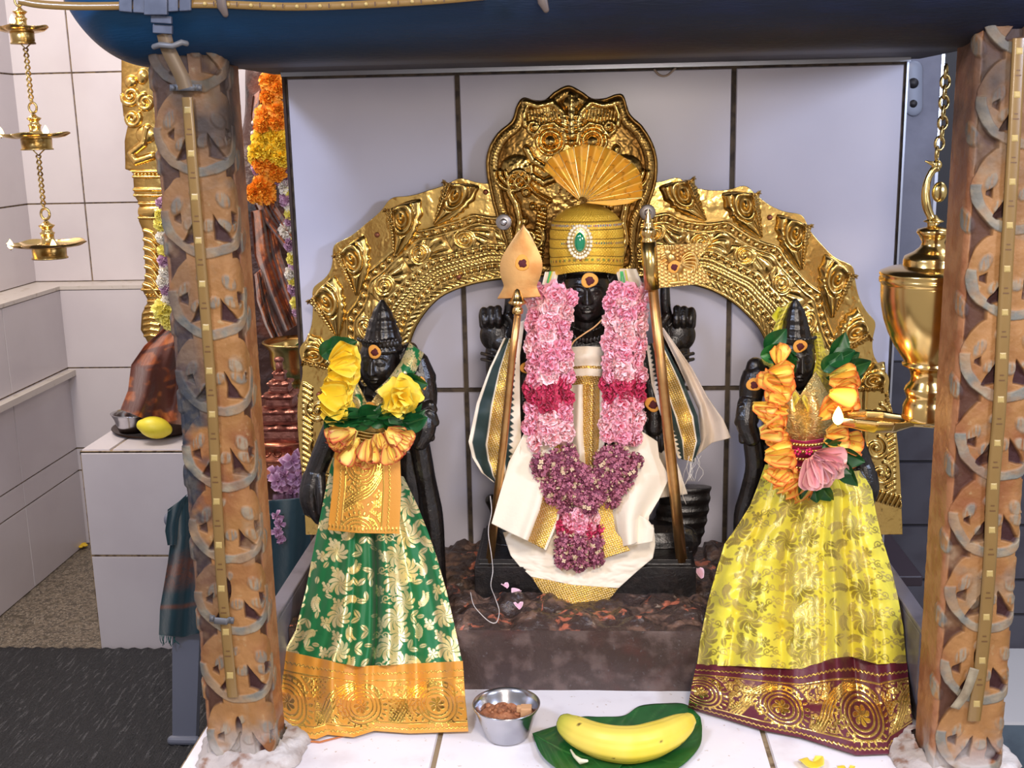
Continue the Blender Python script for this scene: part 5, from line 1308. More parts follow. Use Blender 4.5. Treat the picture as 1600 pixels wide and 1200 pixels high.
for pts, m in (([(860, 424), (856, 440), (855, 452)], GT), ([(863, 424), (858, 442), (857, 454)], YT), ([(972, 424), (975, 440), (975, 456)], GT), ([(977, 422), (980, 440), (980, 456)], YT), ([(970, 424), (971, 440), (971, 456)], GT)):
    mb = MB(); mb.tube([W(x, y, 1.578) for x, y in spline(pts, 12)], .0013, 7); mb.build('garland_string', m, pg)
mb = MB(); mb.tube([W(x, y, 1.583+.0*x) for x, y in spline([(946, 494), (930, 510), (912, 522), (896, 534), (890, 548)], 16)], .0011, 6); mb.build('garland_string', M('pale_string', (222, 170, 110), .6), pg)
# leaves
def leaf_mesh(L, Wd, mat, seed=0, foldv=.5, curl=.5, heart=0, name='leaf', nu=26, nv=17, wav=.06):
    u = np.linspace(0, 1, nu)[:, None]; v = np.linspace(-1, 1, nv)[None]
    w = Wd*np.sin(np.clip(u, 0, 1)**(.62 if heart else .8)*PI)**(.72 if heart else .8)
    w = np.maximum(w, .0003)
    x = v*w; z = u*L-(heart*.22*L*np.abs(v)**1.5*(1-u)**3)
    y = -foldv*np.abs(x)+wav*Wd*np.sin(u*9+v*3+seed)*np.abs(v)
    vein = np.exp(-(v/.05)**2)+.5*np.clip(1-np.abs(np.sin((u*5.5-np.abs(v)*.9)*PI))*6, 0, 1)*(np.abs(v) < .92)
    y = y+.010*Wd*vein+curl*L*.5*u**2
    P = np.stack(np.broadcast_arrays(x, y, z), -1); mb = MB(); mb.grid(P, at={'vein': np.clip(vein, 0, 1)*.6})
    return protomesh(mb, name, mat)
GRN = M('dark_green_leaf', (22, 78, 38), .36, spec=.5, masks=[('vein', (70, 126, 66), .4, 0)], var=[(60, (30, 100, 44), .4, .7)])
GRN2 = M('fresh_green_leaf', (40, 120, 52), .36, spec=.5, masks=[('vein', (110, 160, 90), .4, 0)])
LEAVES = [leaf_mesh(.032, .012, GRN, s, .5, c) for s, c in ((0, .3), (1, .6), (2, -.3))]+[leaf_mesh(.032, .012, GRN2, 3, .4, .4)]
def scat(parent, me, name, px, py, Y, ang, sc, tilt=.3, spin=0):
    "leaf/petal mesh whose length lies in the picture plane at angle ang (0 = right, pi/2 = up), concave side to the viewer"
    M3 = Matrix.Rotation(PI/2-ang, 3, 'Y')@Matrix.Rotation(tilt, 3, 'X')@Matrix.Rotation(spin, 3, 'Z')
    return inst(me, name, parent, W(px, py, Y), M3, sc)
# ---- left goddess garland: yellow petals, green leaves, red and yellow tips
YPET = M('yellow_rose_petal', (250, 212, 40), .5, masks=[('edge', (252, 228, 84), .5, 0)], var=[(80, (246, 184, 24), .5, .8)])
RYP = M('red_yellow_petal', (254, 232, 122), .5, masks=[('edge', (206, 50, 56), .5, 0)])
OYP = M('orange_yellow_petal', (255, 232, 112), .5, masks=[('edge', (240, 110, 58), .5, 0)])
PKP = M('pale_pink_petal', (238, 176, 184), .5, masks=[('edge', (248, 210, 206), .5, 0)])
def petal_me(mat, name, L, Wd, cup, curl, ruf, sd, nu=16, nv=14):
    P, e = petal(L, Wd, cup, curl, ruf, nu, nv, sd=sd); mb = MB(); mb.grid(P, at={'edge': e}); return protomesh(mb, name, mat)
def bundle(mat, name, n, L, Wd, seed, spread=.5, cup=.6):
    "several petals folded into one another"
    rs = np.random.RandomState(seed); mb = MB()
    for i in range(n):
        P, e = petal(L*rs.uniform(.8, 1.05), Wd*rs.uniform(.8, 1.1), cup*rs.uniform(.6, 1.4), rs.uniform(-.2, .6), .14, 14, 12, sd=rs.uniform(0, 6))
        f = (i/(n-1)-.5) if n > 1 else 0
        P = rot(P, Matrix.Rotation(f*spread*2, 3, 'Y')@Matrix.Rotation(rs.uniform(-.25, .25), 3, 'X')@Matrix.Rotation(rs.uniform(-.4, .4), 3, 'Z')); P[..., 1] -= i*.0022
        mb.grid(P, at={'edge': e**2.2})
    return protomesh(mb, name, mat)
yg_t = thing('yellow_garland', W(580, 725, 1.47), 'yellow rose petal garland with green leaves and red-tipped petals, on the left goddess statue', 'garland')
YB_ = [bundle(YPET, 'yellow_petals', 5, .040, .017, s, .35, .4) for s in range(4)]
for i, (x, y, a, s) in enumerate(((520, 566, .25, 1.0), (516, 582, .15, 1.05), (510, 600, .05, 1.1), (508, 612, .1, 1.05), (506, 628, .0, 1.0), (508, 640, .1, 1.1), (508, 634, .2, 1.0))):
    scat(yg_t, YB_[i % 4], 'yellow_petals', x, y, 1.500+.002*(i % 3), a, s, .15, R.uniform(-.3, .3))
YR = flower_proto('yellow_rose', 11, .036, .027, YPET, seed=5, t0=.15, t1=1.3, ruf=.12, nu=10, nv=10, curl=.8, cup=.45)
inst(YR, 'yellow_rose', yg_t, W(624, 622, 1.487), face_out(.1, .1, 0), .92)
inst(YR, 'yellow_rose', yg_t, W(610, 636, 1.493), face_out(-.1, -.4, 2), .5)
LB_ = [(520, 660, .2), (535, 650, -.1), (548, 655, .3), (560, 660, -.2), (520, 668, -.2), (600, 648, .1), (620, 652, -.1), (636, 656, .2), (612, 660, -.3), (590, 655, .2), (644, 662, .4), (628, 668, -.5), (536, 664, .1), (574, 650, .1)]
for i, (x, y, a) in enumerate(LB_):
    for q in range(2): scat(yg_t, LEAVES[(i+q) % 3], 'leaf', x-14, y+q*5-3, 1.488+.004*R.random(), a+R.uniform(-.15, .15), R.uniform(.95, 1.2), .1, R.uniform(-1.2, 1.2))
for (x, y, a) in ((512, 556, .6), (520, 548, .3), (530, 552, .5), (622, 606, .3), (630, 596, .1), (640, 590, -.2), (626, 612, .2), (646, 602, -.8)):
    scat(yg_t, R.choice(LEAVES[:3]), 'leaf', x-10, y, 1.512, a, R.uniform(.9, 1.2), .1, R.uniform(-1, 1))
RB = [bundle(RYP, 'red_tipped_petals', 4, .030, .010, 30+s, .4, .8) for s in range(4)]
for i, (x, y, a) in enumerate(((536, 676, -2.7), (540, 690, -2.5), (548, 680, -2.3), (552, 700, -2.0), (562, 690, -1.9), (570, 700, -1.7), (578, 692, -1.6), (588, 700, -1.5), (598, 692, -1.3), (606, 700, -1.1), (612, 688, -.9), (604, 680, -.6), (560, 680, -2.4), (590, 684, -1.2), (576, 704, -1.6), (545, 672, -2.9), (618, 684, -.4))):
    scat(yg_t, RB[i % 4], 'red_tipped_petals', x, y-6, 1.468+.004*(i % 3), a, R.uniform(.9, 1.15), .15, R.uniform(-.6, .6))
# ---- right goddess garland: folded yellow-orange petals
og_t = thing('orange_garland', W(1255, 775, 1.47), 'garland of orange-edged yellow petals with one pink bunch, on the right goddess statue', 'garland')
OB = [bundle(OYP, 'folded_petals', 3, .036, .012, 50+s, .28, .95) for s in range(5)]
SP = [(1216, 566, 1.5, .75), (1198, 586, .15, 1.1), (1222, 600, 2.6, 1.0), (1200, 606, .0, 1.0), (1226, 622, 2.8, .8), (1178, 628, -.2, 1.0), (1228, 640, 2.9, 1.0), (1184, 652, -.25, 1.05), (1186, 668, .35, .95), (1226, 664, 3.0, .8), (1196, 686, .0, .95), (1226, 684, 3.1, .8), (1196, 706, .1, 1.0), (1200, 724, .1, 1.05), (1194, 738, .2, 1.0), (1240, 712, 2.9, .9),
      (1206, 752, .7, 1.0), (1218, 764, 1.0, 1.05), (1228, 770, 1.15, 1.05), (1240, 776, 1.35, 1.05), (1250, 778, 1.5, 1.0), (1260, 776, 1.6, .9),
      (1296, 588, .15, 1.0), (1300, 600, .05, 1.0), (1296, 612, .1, 1.05), (1302, 624, -.05, 1.0), (1292, 634, .1, 1.05), (1286, 652, .9, .9), (1290, 672, .4, .9), (1288, 684, .05, 1.0), (1296, 696, -.1, 1.05), (1306, 702, -.35, 1.0), (1310, 690, .0, .9)]
for i, (x, y, a, s) in enumerate(SP):
    scat(og_t, OB[i % 5], 'folded_petals', x, y, 1.478+.006*(i % 4)*.6, a, s*.98, .12, R.uniform(-.5, .5))
for (x, y, a) in ((1188, 556, .3), (1196, 548, .8), (1206, 540, -.4), (1216, 548, -1.0), (1200, 560, .1), (1222, 540, -1.3), (1286, 580, .9), (1296, 570, .6), (1306, 566, .3), (1318, 574, .1), (1290, 590, .5), (1310, 582, -.2), (1300, 560, 1.1)):
    scat(og_t, R.choice(LEAVES), 'leaf', x, y, 1.490+.006*R.random(), a, R.uniform(1.0, 1.3), .1, R.uniform(-.9, .9))
for (x, y, a) in ((1284, 700, .0), (1288, 708, -.4), (1300, 712, -.7), (1312, 716, -.9), (1290, 696, .2), (1306, 704, -.3), (1264, 728, -1.4), (1268, 738, -1.2), (1272, 744, -1.5), (1260, 740, -1.7), (1278, 750, -1.1)):
    scat(og_t, R.choice(LEAVES[:3]), 'leaf', x, y, 1.466+.005*R.random(), a, R.uniform(1.0, 1.35), .1, R.uniform(-.9, .9))
PB = [bundle(PKP, 'pink_petals', 4, .040, .014, 80+s, .35, .9) for s in range(2)]
for (x, y, a) in ((1268, 712, -.9), (1272, 708, -.6), (1264, 716, -1.2), (1276, 712, -.35), (1270, 718, -1.45)): scat(og_t, R.choice(PB), 'pink_petals', x, y, 1.458, a, 1.05, .15, R.uniform(-.4, .4))
# yellow bud behind the crown
yb = bundle(M('lemon_petal', (236, 232, 70), .5, masks=[('edge', (246, 240, 120), .5, 0)]), 'flower_bud', 3, .030, .014, 77, .3, .8)
o = inst(yb, 'flower_bud', None, W(1226, 504, 1.585), Matrix.Rotation(-.15, 3, 'Y')@Matrix.Rotation(.1, 3, 'X'), .85)
tag(o, 'pale lemon-yellow flower bud tucked beside the tall crown of the right goddess statue', 'flower bud')
# ================================================================ turban crown with fan
tc = W(917, 420, YC); k = MPP(917, 370, YC)
tt_ = thing('turban_crown', tc, 'gold brocade turban with pleated orange fan and green stone brooch, on the central statue', 'crown')
GB = M('gold_brocade_cloth', (255, 206, 70), .3, .35, masks=[('band', (120, 80, 20), .5, .3), ('gem', (90, 170, 190), .3, .2, (150, 70, 140), 320), ('gem2', (40, 150, 130), .3, .2, (180, 40, 60), 300), ('gem3', (170, 30, 50), .4, .1, (60, 140, 60), 200)], bump=[(700, .8, .0014), ('attr', .6, .001, 'gl')])
nz, n = 150, 260; z = np.linspace(0, 1, nz); a = np.linspace(0, 2*PI, n, endpoint=False)
Hh = 106*k
prof = np.interp(z, [0, .15, .35, .6, .74, .84, .92, .97, 1], [54, 56, 57, 56, 53, 45, 32, 17, .5])*k
rib = 1+.018*np.abs(np.sin(z*PI*7.5))*(z < .78)
front = -math.pi/2
A, Z_ = np.meshgrid(a, z, indexing='ij'); 
rr_ = (prof*rib)[None]*np.ones_like(A)
zz = Z_*Hh+(1-Z_)**2*(.010*np.clip(np.cos(A-front), 0, 1)**2*1.0-.0)-.004*(1-Z_)
P = np.stack([tc[0]+rr_*np.cos(A), tc[1]+rr_*np.sin(A)*.92, tc[2]-.004+zz], -1)
gl = (np.sin(A*70)*np.sin(Z_*120) > .2)*1.
row = lambda c, w_: np.clip(1.5-np.abs(Z_-c)/w_, 0, 1)
bm = np.maximum.reduce([row(c, .007) for c in (.13, .26, .39, .52, .655, .765)])
dots = lambda c: row(c, .014)*(np.sin(A*90) > -.3)
mb = MB(); mb.grid(P, cu=True, at={'band': bm, 'gem': dots(.715), 'gem2': dots(.46)*(np.cos(A-front-.5) > .3), 'gem3': row(.2, .02)*(np.sin(A*40+2) > 0)*.8, 'gl': gl})
mb.build('turban', GB, tt_, thick=.0015)
# fan
FAN = M('orange_fan_cloth', (255, 182, 52), .38, .12, masks=[('line', (160, 84, 18), .4, .2), ('hot', (250, 200, 70), .3, .5)], var=[(90, (246, 176, 60), .4, .7)])
tips = np.array([(849, 264), (856, 250), (867, 241), (878, 236), (889, 231), (901, 228), (913, 226), (930, 227), (945, 230), (957, 235), (969, 242), (979, 248), (988, 255), (995, 262), (1000, 270), (1003, 282), (1004, 294), (1004, 302), (1003, 309)], float)
ap = np.array((909., 316.)); nr = 40; YF_ = YC-.028
rows = []; ln = []; sub = 5
TT = resamp(tips, (len(tips)-1)*sub+1)
idx = np.arange(len(TT)); pl = np.abs(((idx/sub) % 2)-1)
for i, (tx, ty) in enumerate(TT):
    rr2 = []
    for j in range(nr):
        f = .10+.90*j/(nr-1); x, y = ap+(np.array((tx, ty))-ap)*f
        rr2.append(W(x, y, YF_-.004-.0085*pl[i]*f+.004*f))
    rows.append(rr2)
P = np.array(rows); J = np.broadcast_to(np.linspace(.1, 1, nr)[None], P.shape[:2]); I_x = np.broadcast_to(idx[:, None]/sub, P.shape[:2])
lnm = np.clip(1.4-np.abs(np.sin(J*PI*4.0+np.sin(I_x*PI)*.5))*6, 0, 1)
mb = MB(); mb.grid(P, at={'line': lnm*.7, 'hot': np.clip(np.sin(I_x*1.3+J*9)*2-.8, 0, 1)*.6}); mb.build('fan', FAN, tt_, thick=.0008)
for i in range(0, len(TT), sub*2):
    i2 = min(i+sub, len(TT)-1)
    mb = MB(); mb.tube([P[i2, 0]+np.array((0, -.0006, 0)), P[i2, -1]+np.array((0, -.0006, 0))], .0011, 8, caps='round'); mb.build('fan_rib', BRASS, tt_)
# second short layer of the fan at the lower left
mb = MB(); rows = []
for i, (tx, ty) in enumerate(resamp([(857, 270), (864, 276), (868, 283)], 9)):
    rows.append([W(*(ap+(np.array((tx, ty))-ap)*f), YF_-.010-.004*(i % 2)*f) for f in np.linspace(.1, 1, 16)])
mb.grid(np.array(rows)); mb.at = {'line': [np.zeros(mb.n)]}; mb.build('fan_tail', FAN, tt_, thick=.0008)
for (pts) in ([(1003, 309), (985, 318), (955, 322)],):
    mb = MB(); rows = [[W(*(ap+(np.array(q)-ap)*f), YF_-.008) for f in np.linspace(.1, 1, 16)] for q in resamp(pts, 8)]; mb.grid(np.array(rows)); mb.build('fan_tail', FAN, tt_, thick=.0008)
# brooch
PEARL = M('pearl', (240, 226, 196), .2, spec=.7); EM = M('green_stone', (8, 128, 84), .08, spec=.9, coat=.8)
bc_ = W(906, 378, YC-.060)
mb = MB(); mb.ell(bc_+np.array((0, .003, 0)), (18*k, .003, 26*k), 28, 10); br = mb.build('brooch', BRASS, tt_)
mb = MB(); mb.ell(bc_, (8.5*k, .005, 15*k), 28, 16, disp=lambda G: 1+.0*G[..., 0]-.12*np.clip(G[..., 2], 0, 1)*np.abs(G[..., 0])); mb.build('green_stone', EM, br)
for i in range(24):
    an = i*2*PI/24; mb = MB(); mb.ell(bc_+np.array((17*k*math.cos(an), .001, 24*k*math.sin(an))), (2.7*k,)*3, 10, 8); mb.build('pearl', PEARL, br)
for i in range(20):
    an = i*2*PI/20; mb = MB(); mb.ell(bc_+np.array((12*k*math.cos(an), .0005, 18.5*k*math.sin(an))), (1.8*k,)*3, 8, 6); mb.build('pearl', PEARL, br)
# ================================================================ spear
sp_t = thing('brass_spear', W(765, 880, 1.572), 'brass spear with a broad leaf-shaped blade, standing left of the pink garland', 'spear')
YS = 1.530
ol = [(818, 350), (826, 362), (834, 377), (841, 391), (846, 404), (847.5, 417), (844.5, 432), (839, 446), (842, 456), (845, 464), (838, 461), (828, 461), (822, 466)]
olr = [(818, 350), (809, 362), (800, 376), (791, 390), (784, 403), (781, 417), (782.5, 432), (787, 446), (783, 456), (777, 467), (785, 462), (794, 462), (800, 468)]
a_ = resamp(spline(ol, 120), 120); b_ = resamp(spline(olr, 120), 120)
T_ = np.linspace(0, 1, 41)[None, :, None]; G = b_[:, None]*(1-T_)+a_[:, None]*T_
hgt = 1-np.abs(T_[..., 0]*2-1)**2.5*np.ones((120, 1))
Pf = W(G[..., 0], G[..., 1], YS); Pb = Pf.copy(); Pf[..., 1] -= .0005+.0016*hgt; Pb[..., 1] += .0005+.0016*hgt
mb = MB(); mb.grid(Pf, flip=True); mb.grid(Pb)
GS = M('brushed_brass', (214, 168, 110), .4, 1, var=[(30, (196, 140, 84), .4, .7)], bump=[(160, .15, .0006), (500, .2, .0003)])
mb.build('spear_blade', GS, sp_t)
k2 = MPP(809, 470, YS); bz = W(809, 491, YS)
mb = MB(); mb.lathe([(5*k2, 0), (8*k2, 1*k2), (9*k2, 5*k2), (8*k2, 9*k2), (6*k2, 11*k2), (7*k2, 14*k2), (14*k2, 17*k2), (15*k2, 19*k2), (11*k2, 23*k2), (7.5*k2, 30*k2), (5*k2, 38*k2), (.5*k2, 42*k2)], bz, 36); mb.build('collar', BRASS_P, sp_t)
mb = MB(); mb.tube([W(809, 492, YS), W(800, 560, YS+.004), W(786, 700, YS+.02), W(765, 880, 1.572)], [5.5*k2, 6*k2, 6.5*k2, 7*k2], 20)
mb.build('spear_shaft', GS, sp_t)
tilaks([(816, 411, YS-.0022, 12, 11)], sp_t)
# ================================================================ flag staff
fl_t = thing('brass_flagstaff', W(1065, 876, 1.572), 'brass staff with a bird-embossed swallow-tailed flag, standing right of the pink garland', 'staff')
k3 = MPP(1014, 400, YS)
def rod(pts, rads, name, mat, n=24):
    mb = MB(); mb.tube([W(x, y, Y) for x, y, Y in pts], [r*k3 for r in rads], n); return mb.build(name, mat, fl_t)
rod([(1013, 378, YS), (1016, 415, YS+.001), (1019.5, 451, YS+.003)], [12, 12, 12.5], 'sleeve', BRASS)
rod([(1020, 450, YS+.003), (1036, 600, YS+.014), (1052, 750, YS+.027), (1065, 876, 1.572)], [8, 8.5, 9, 9.5], 'staff_shaft', GS)
b0 = W(1012.5, 378, YS); mb = MB()
mb.lathe([(11*k3, 0), (12*k3, 2*k3), (9*k3, 5*k3), (10*k3, 8*k3), (12.5*k3, 14*k3), (11*k3, 20*k3), (7*k3, 24*k3), (8*k3, 27*k3), (6.5*k3, 31*k3), (4*k3, 38*k3), (2*k3, 45*k3), (.3*k3, 51*k3)], b0, 32); mb.build('finial', BRASS_P, fl_t)
topl = [(1026, 383), (1060, 382), (1109, 379)]; botl = [(1030, 450), (1070, 446), (1112, 442)]
px, py, u, v = coons(topl, botl, [(1026, 383), (1030, 450)], [(1109, 379), (1100, 392), (1091, 407), (1100, 422), (1112, 442)], 170, 130)
H = np.zeros_like(px); 
ii = np.floor(px/6); jj = np.floor((py+(ii % 2)*3)/6); dx = px/6-ii-.5; dy = (py+(ii % 2)*3)/6-jj-.5
H = np.maximum(H, 1.6*np.sqrt(np.clip(1-(dx**2+dy**2)/.16, 0, 1)))
rm = np.zeros_like(px)
H2 = np.zeros_like(px)
dome(H2, px, py, 1056, 418, 12, 12, 4); dome(H2, px, py, 1049, 404, 7, 9, 4, -.4); dome(H2, px, py, 1043, 395, 5.5, 6, 4)
ridge(H2, px, py, [(1038, 397), (1034, 400)], 2.2, 3)
for i in range(4): ridge(H2, px, py, [(1040+i*4, 390-abs(i-1.5)), (1039+i*4, 384)], 2.2, 3)
for i in range(6):
    a = -1.15+i*.42; ridge(H2, px, py, spline([(1062, 416-i), (1066+6*math.cos(a), 408+9*math.sin(a)), (1076+10*math.cos(a), 408+15*math.sin(a)), (1078+13*math.cos(a+.5), 411+15*math.sin(a+.5))], 16), 2.0, 3.2)
ridge(H2, px, py, [(1058, 428), (1060, 440)], 2.4, 3.4); ridge(H2, px, py, [(1048, 442), (1072, 440)], 2.8, 3.4)
for i in range(4): ridge(H2, px, py, [(1033, 388+i*8), (1040, 384+i*8)], 1.4, 1.5)
H = np.where(H2 > .4, 1+H2, H*(.4+.6*(H2 < .1)))
P = W(px, py, YS-.004+.012*u*np.sin(u*2)*.5); P[..., 1] -= H*.0008
mb = MB(); mb.grid(P); mb.build('flag', GOLDF, fl_t, thick=.001)
tilaks([(1053, 417, YS-.0075, 9.5, 12)], fl_t)
# ================================================================ flames
def flame(px, py, Y, h, w, parent, e=.25):
    k = MPP(px, py, Y); c = W(px, py, Y)
    mb = MB(); pr = [(0.05, 0), (.55, .08), (.9, .22), (1, .38), (.8, .58), (.5, .78), (.2, .93), (.02, 1)]
    mb.lathe([(r*w*k, z*h*k) for r, z in pr], c, 16); mb.build('flame', FLAME, parent)
    mb = MB(); mb.tube([c+np.array((0, 0, -.002)), c+np.array((0, 0, .15*h*k))], .0008, 6); mb.build('wick', M('charred_wick', (40, 30, 26), .9), parent)
    l = bpy.data.lights.new('flame_light', 'POINT'); l.energy = e; l.color = (1, .62, .28); l.shadow_soft_size = .006
    o = bpy.data.objects.new('flame_light', l); COL.objects.link(o); o.location = c+np.array((0, -.004, .6*h*k)); 
# ================================================================ tiered hanging lamp (left)
YL = 1.9
lamp = thing('hanging_lamp', W(75, 400, YL), 'three-tier brass oil lamp hanging on twisted chains at the upper left, small flames burning', 'lamp')
def twist(p0, p1, parent, r=3.0):
    "twisted chain"
    k = MPP(p0[0], p0[1], YL); a, b = W(p0[0], p0[1], YL), W(p1[0], p1[1], YL); n = 90
    L = np.linalg.norm(b-a)
    for ph in (0, PI):
        mb = MB(); t = np.linspace(0, 1, n); an = ph+t*L/(9*k)*PI
        P = a+(b-a)*t[:, None]+np.stack([r*k*np.cos(an), r*k*np.sin(an), 0*an], 1)*(.9+.15*np.abs(np.sin(an*2)))[:, None]
        mb.tube(P, 1.5*k, 6); mb.build('chain', BRASS_D, parent)
def tray(cx, cy, hw, fin, parent, star=5, tilt=0):
    k = MPP(cx, cy, YL); c = W(cx, cy, YL); n = 120; a = np.linspace(0, 2*PI, n, endpoint=False)
    sh = 1-.16*(1-np.abs(np.cos(a*star/2+.3))**.6)
    rows = []
    for r, z in ((0, -3), (.45, -3), (.62, -3.5), (.85, -1), (1, 3), (1.0, 4), (.97, 3.4), (.84, 0), (.6, -2), (.2, -2), (.01, -2)):
        s_ = 1+(sh-1)*min(1, r*1.0)
        rows.append(np.stack([c[0]+r*hw*k*s_*np.cos(a), c[1]+r*hw*k*s_*np.sin(a), np.full(n, c[2]+z*k)+(np.abs(np.cos(a*star/2+.3))**4)*2.5*k*(r > .9)], -1))
    mb = MB(); mb.grid(np.array(rows), cv=True); o = mb.build('tray', BRASS_P, parent)
    mb = MB(); mb.lathe([(.02*hw*k, -2*k), (.42*hw*k, -2*k), (.43*hw*k, -5*k), (.42*hw*k, -18*k), (.45*hw*k, -19*k), (.45*hw*k, -21*k), (.02*hw*k, -21*k)], c, 40); mb.build('tray_foot', BRASS_D, o)
    f = fin/38.0
    mb = MB(); mb.lathe([(r*f*k, z*f*k) for r, z in ((20, -2), (17, 1), (12, 4), (9, 9), (9, 15), (11, 18), (8, 20), (7, 24), (10, 27), (12, 29), (8, 31), (5, 33), (3, 36))], c, 28)
    st = mb.build('stem', BRASS_P, parent)
    mb = MB(); an = np.linspace(0, 2*PI, 25)[:-1]; z0 = c[2]+(fin+8*f)*k
    mb.tube(np.stack([c[0]+6.5*f*k*np.cos(an), 0*an+c[1], z0+8*f*k*np.sin(an)], 1).tolist()+[[c[0]+6.5*f*k, c[1], z0]], 2.0*f*k, 8); mb.build('ring', BRASS_D, parent)
    return c
tray(34, 47, 42, 36, lamp); tray(56, 213, 54, 36, lamp); tray(76, 383, 60, 40, lamp)
twist((24, -30), (28, -6), lamp)
for (x0, y0, x1, y1) in ((40, 76, 49, 158), (60, 243, 68, 323)):
    twist((x0, y0), (x1, y1), lamp)
    for s in (-1, 1):
        mb = MB(); mb.tube([W(x0+s*14, y0-14, YL), W(x0, y0, YL)], .0011, 6); mb.build('hook', BRASS_D, lamp)
for px, py in ((20, 38), (72, 211), (2, 214), (84, 389), (17, 389)): flame(px, py, YL-.02, 15, 4.5, lamp, .05)
# ================================================================ brass urn lamp (right)
YU = 1.43
ur = thing('urn_lamp', W(1380, 690, YU), 'polished brass urn lamp on a chain beside the right pillar, one flame burning', 'lamp')
ku = MPP(1450, 450, YU)
def up_l(prof, name, mat, ax0=(1460, 345), ax1=(1447, 640), n=56):
    P = []; a = np.linspace(0, 2*PI, n, endpoint=False)
    for r, y in prof:
        x = ax0[0]+(ax1[0]-ax0[0])*(y-ax0[1])/(ax1[1]-ax0[1]); c = W(x, y, YU); P.append(np.stack([c[0]+r*ku*np.cos(a), c[1]+r*ku*np.sin(a), np.full(n, c[2])], -1))
    mb = MB(); mb.grid(np.array(P), cv=True); return mb.build(name, mat, ur)
up_l([(2, 352), (11, 354), (24, 358), (26, 363), (22, 368), (17, 378), (20, 386), (30, 394), (42, 400), (44, 406), (44, 414), (46, 417)], 'lid_knob', BRASS_P)
up_l([(40, 414), (48, 415), (66, 419), (78, 424), (79, 428), (77, 431), (79, 434), (79, 440), (76, 442), (76.5, 445)], 'lid', BRASS_P)
up_l([(76, 444), (76, 462), (74, 480), (70, 500), (63, 520), (53, 540), (42, 556), (37, 563), (36, 566), (40, 568), (39, 571), (33, 574), (28, 578), (25, 588), (26, 596), (33, 604), (35, 610), (32, 617), (30, 622), (33, 628), (36, 634), (36, 646), (38, 652), (30, 658), (2, 658)], 'urn_body', BRASS_P)
# bird-shaped hanger and chain
mb = MB(); kk = ku
mb.tube([W(x, y, YU) for x, y in spline([(1459, 352), (1455, 340), (1448, 322), (1446, 300), (1450, 280), (1458, 266), (1466, 262)], 40)], np.interp(np.linspace(0, 1, 40), [0, .15, .35, .6, .8, 1], [10, 6, 7, 6, 5, 6])*kk, 16)
mb.ell(W(1464, 258, YU), (8*kk, 6*kk, 8*kk)); mb.ell(W(1468, 300, YU), (12*kk, 10*kk, 16*kk)); mb.tube([W(1458, 256, YU), W(1446, 252, YU)], [4*kk, 1*kk], 10, caps='round')
mb.lathe([(4*kk, 10*kk), (9*kk, 4*kk), (14*kk, 2*kk), (16*kk, 0), (10*kk, -2*kk)], W(1459, 346, YU), 28, caps=True); mb.build('bird_hanger', BRASS, ur)
lk = [(1464, 240), (1468, 224), (1472, 208), (1473, 192), (1474, 176), (1475, 160), (1476, 144), (1477, 128), (1478, 112)]
for i, (x, y) in enumerate(lk):
    mb = MB(); an = np.linspace(0, 2*PI, 21); c = W(x, y, YU); w_ = (7 if i % 2 else 3.5)*kk
    P = np.stack([c[0]+w_*np.cos(an), c[1]+(2*kk if i % 2 else 7*kk)*np.cos(an), c[2]+10*kk*np.sin(an)], 1); mb.tube(P, 2.2*kk, 8); mb.build('chain_link', BRASS_D, ur)
# spoon bowl
t0, t1 = WZ(1300, 650, float(W(1380, 655, YU)[2])), W(1455, 660, YU)
n, m = 90, 41; s = np.linspace(0, 1, n); Lx = t1[0]-t0[0]
hwid = np.interp(s, [0, .06, .2, .4, .58, .7, .8, .9, 1], [.006, .010, .022, .030, .029, .020, .013, .012, .014])
dep = np.interp(s, [0, .1, .4, .62, .8, 1], [.002, .010, .018, .016, .006, .004])
rows = []
for lay in (0, 1):
    R2 = []
    for i in range(n):
        q = np.linspace(-1, 1, m) if lay == 0 else np.linspace(1, -1, m)
        d = dep[i]*(1-np.abs(q)**2.4); zz = -d if lay == 0 else -d-.0028
        fl = .0016*np.abs(q)**8
        R2.append(np.stack([np.full(m, t0[0]+s[i]*Lx), t0[1]+(t1[1]-t0[1])*s[i]+hwid[i]*q, t0[2]+(t1[2]-t0[2])*s[i]+zz+fl+.003*np.sin(s[i]*PI)], -1))
    rows.append(np.array(R2))
G = np.concatenate(rows, 1); mb = MB(); mb.grid(G, cv=True, flip=True)
mb.f.append(list(range(2*m))); mb.mi.append(0)
sp = mb.build('spoon_bowl', BRASS_P, ur)
mb = MB(); oz = t0[2]-.006
sl = (s > .12) & (s < .72); ss = s[sl]; O2 = np.stack([np.stack([np.full(21, t0[0]+a*Lx), t0[1]+(t1[1]-t0[1])*a+np.interp(a, s, hwid)*.78*np.linspace(-1, 1, 21), np.full(21, oz)], -1) for a in ss])
mb.grid(O2); mb.build('lamp_oil', M('lamp_oil', (178, 120, 48), .05, spec=.8, coat=1), sp)
mb = MB(); mb.tube([W(1308, 660, YU), W(1325, 656, YU), W(1345, 660, YU)], .0022, 8, caps='round'); mb.build('cotton_wick', M('cotton_wick', (214, 180, 160), .9), ur)
flame(1309, 664, YU, 30, 8.5, ur, .12)
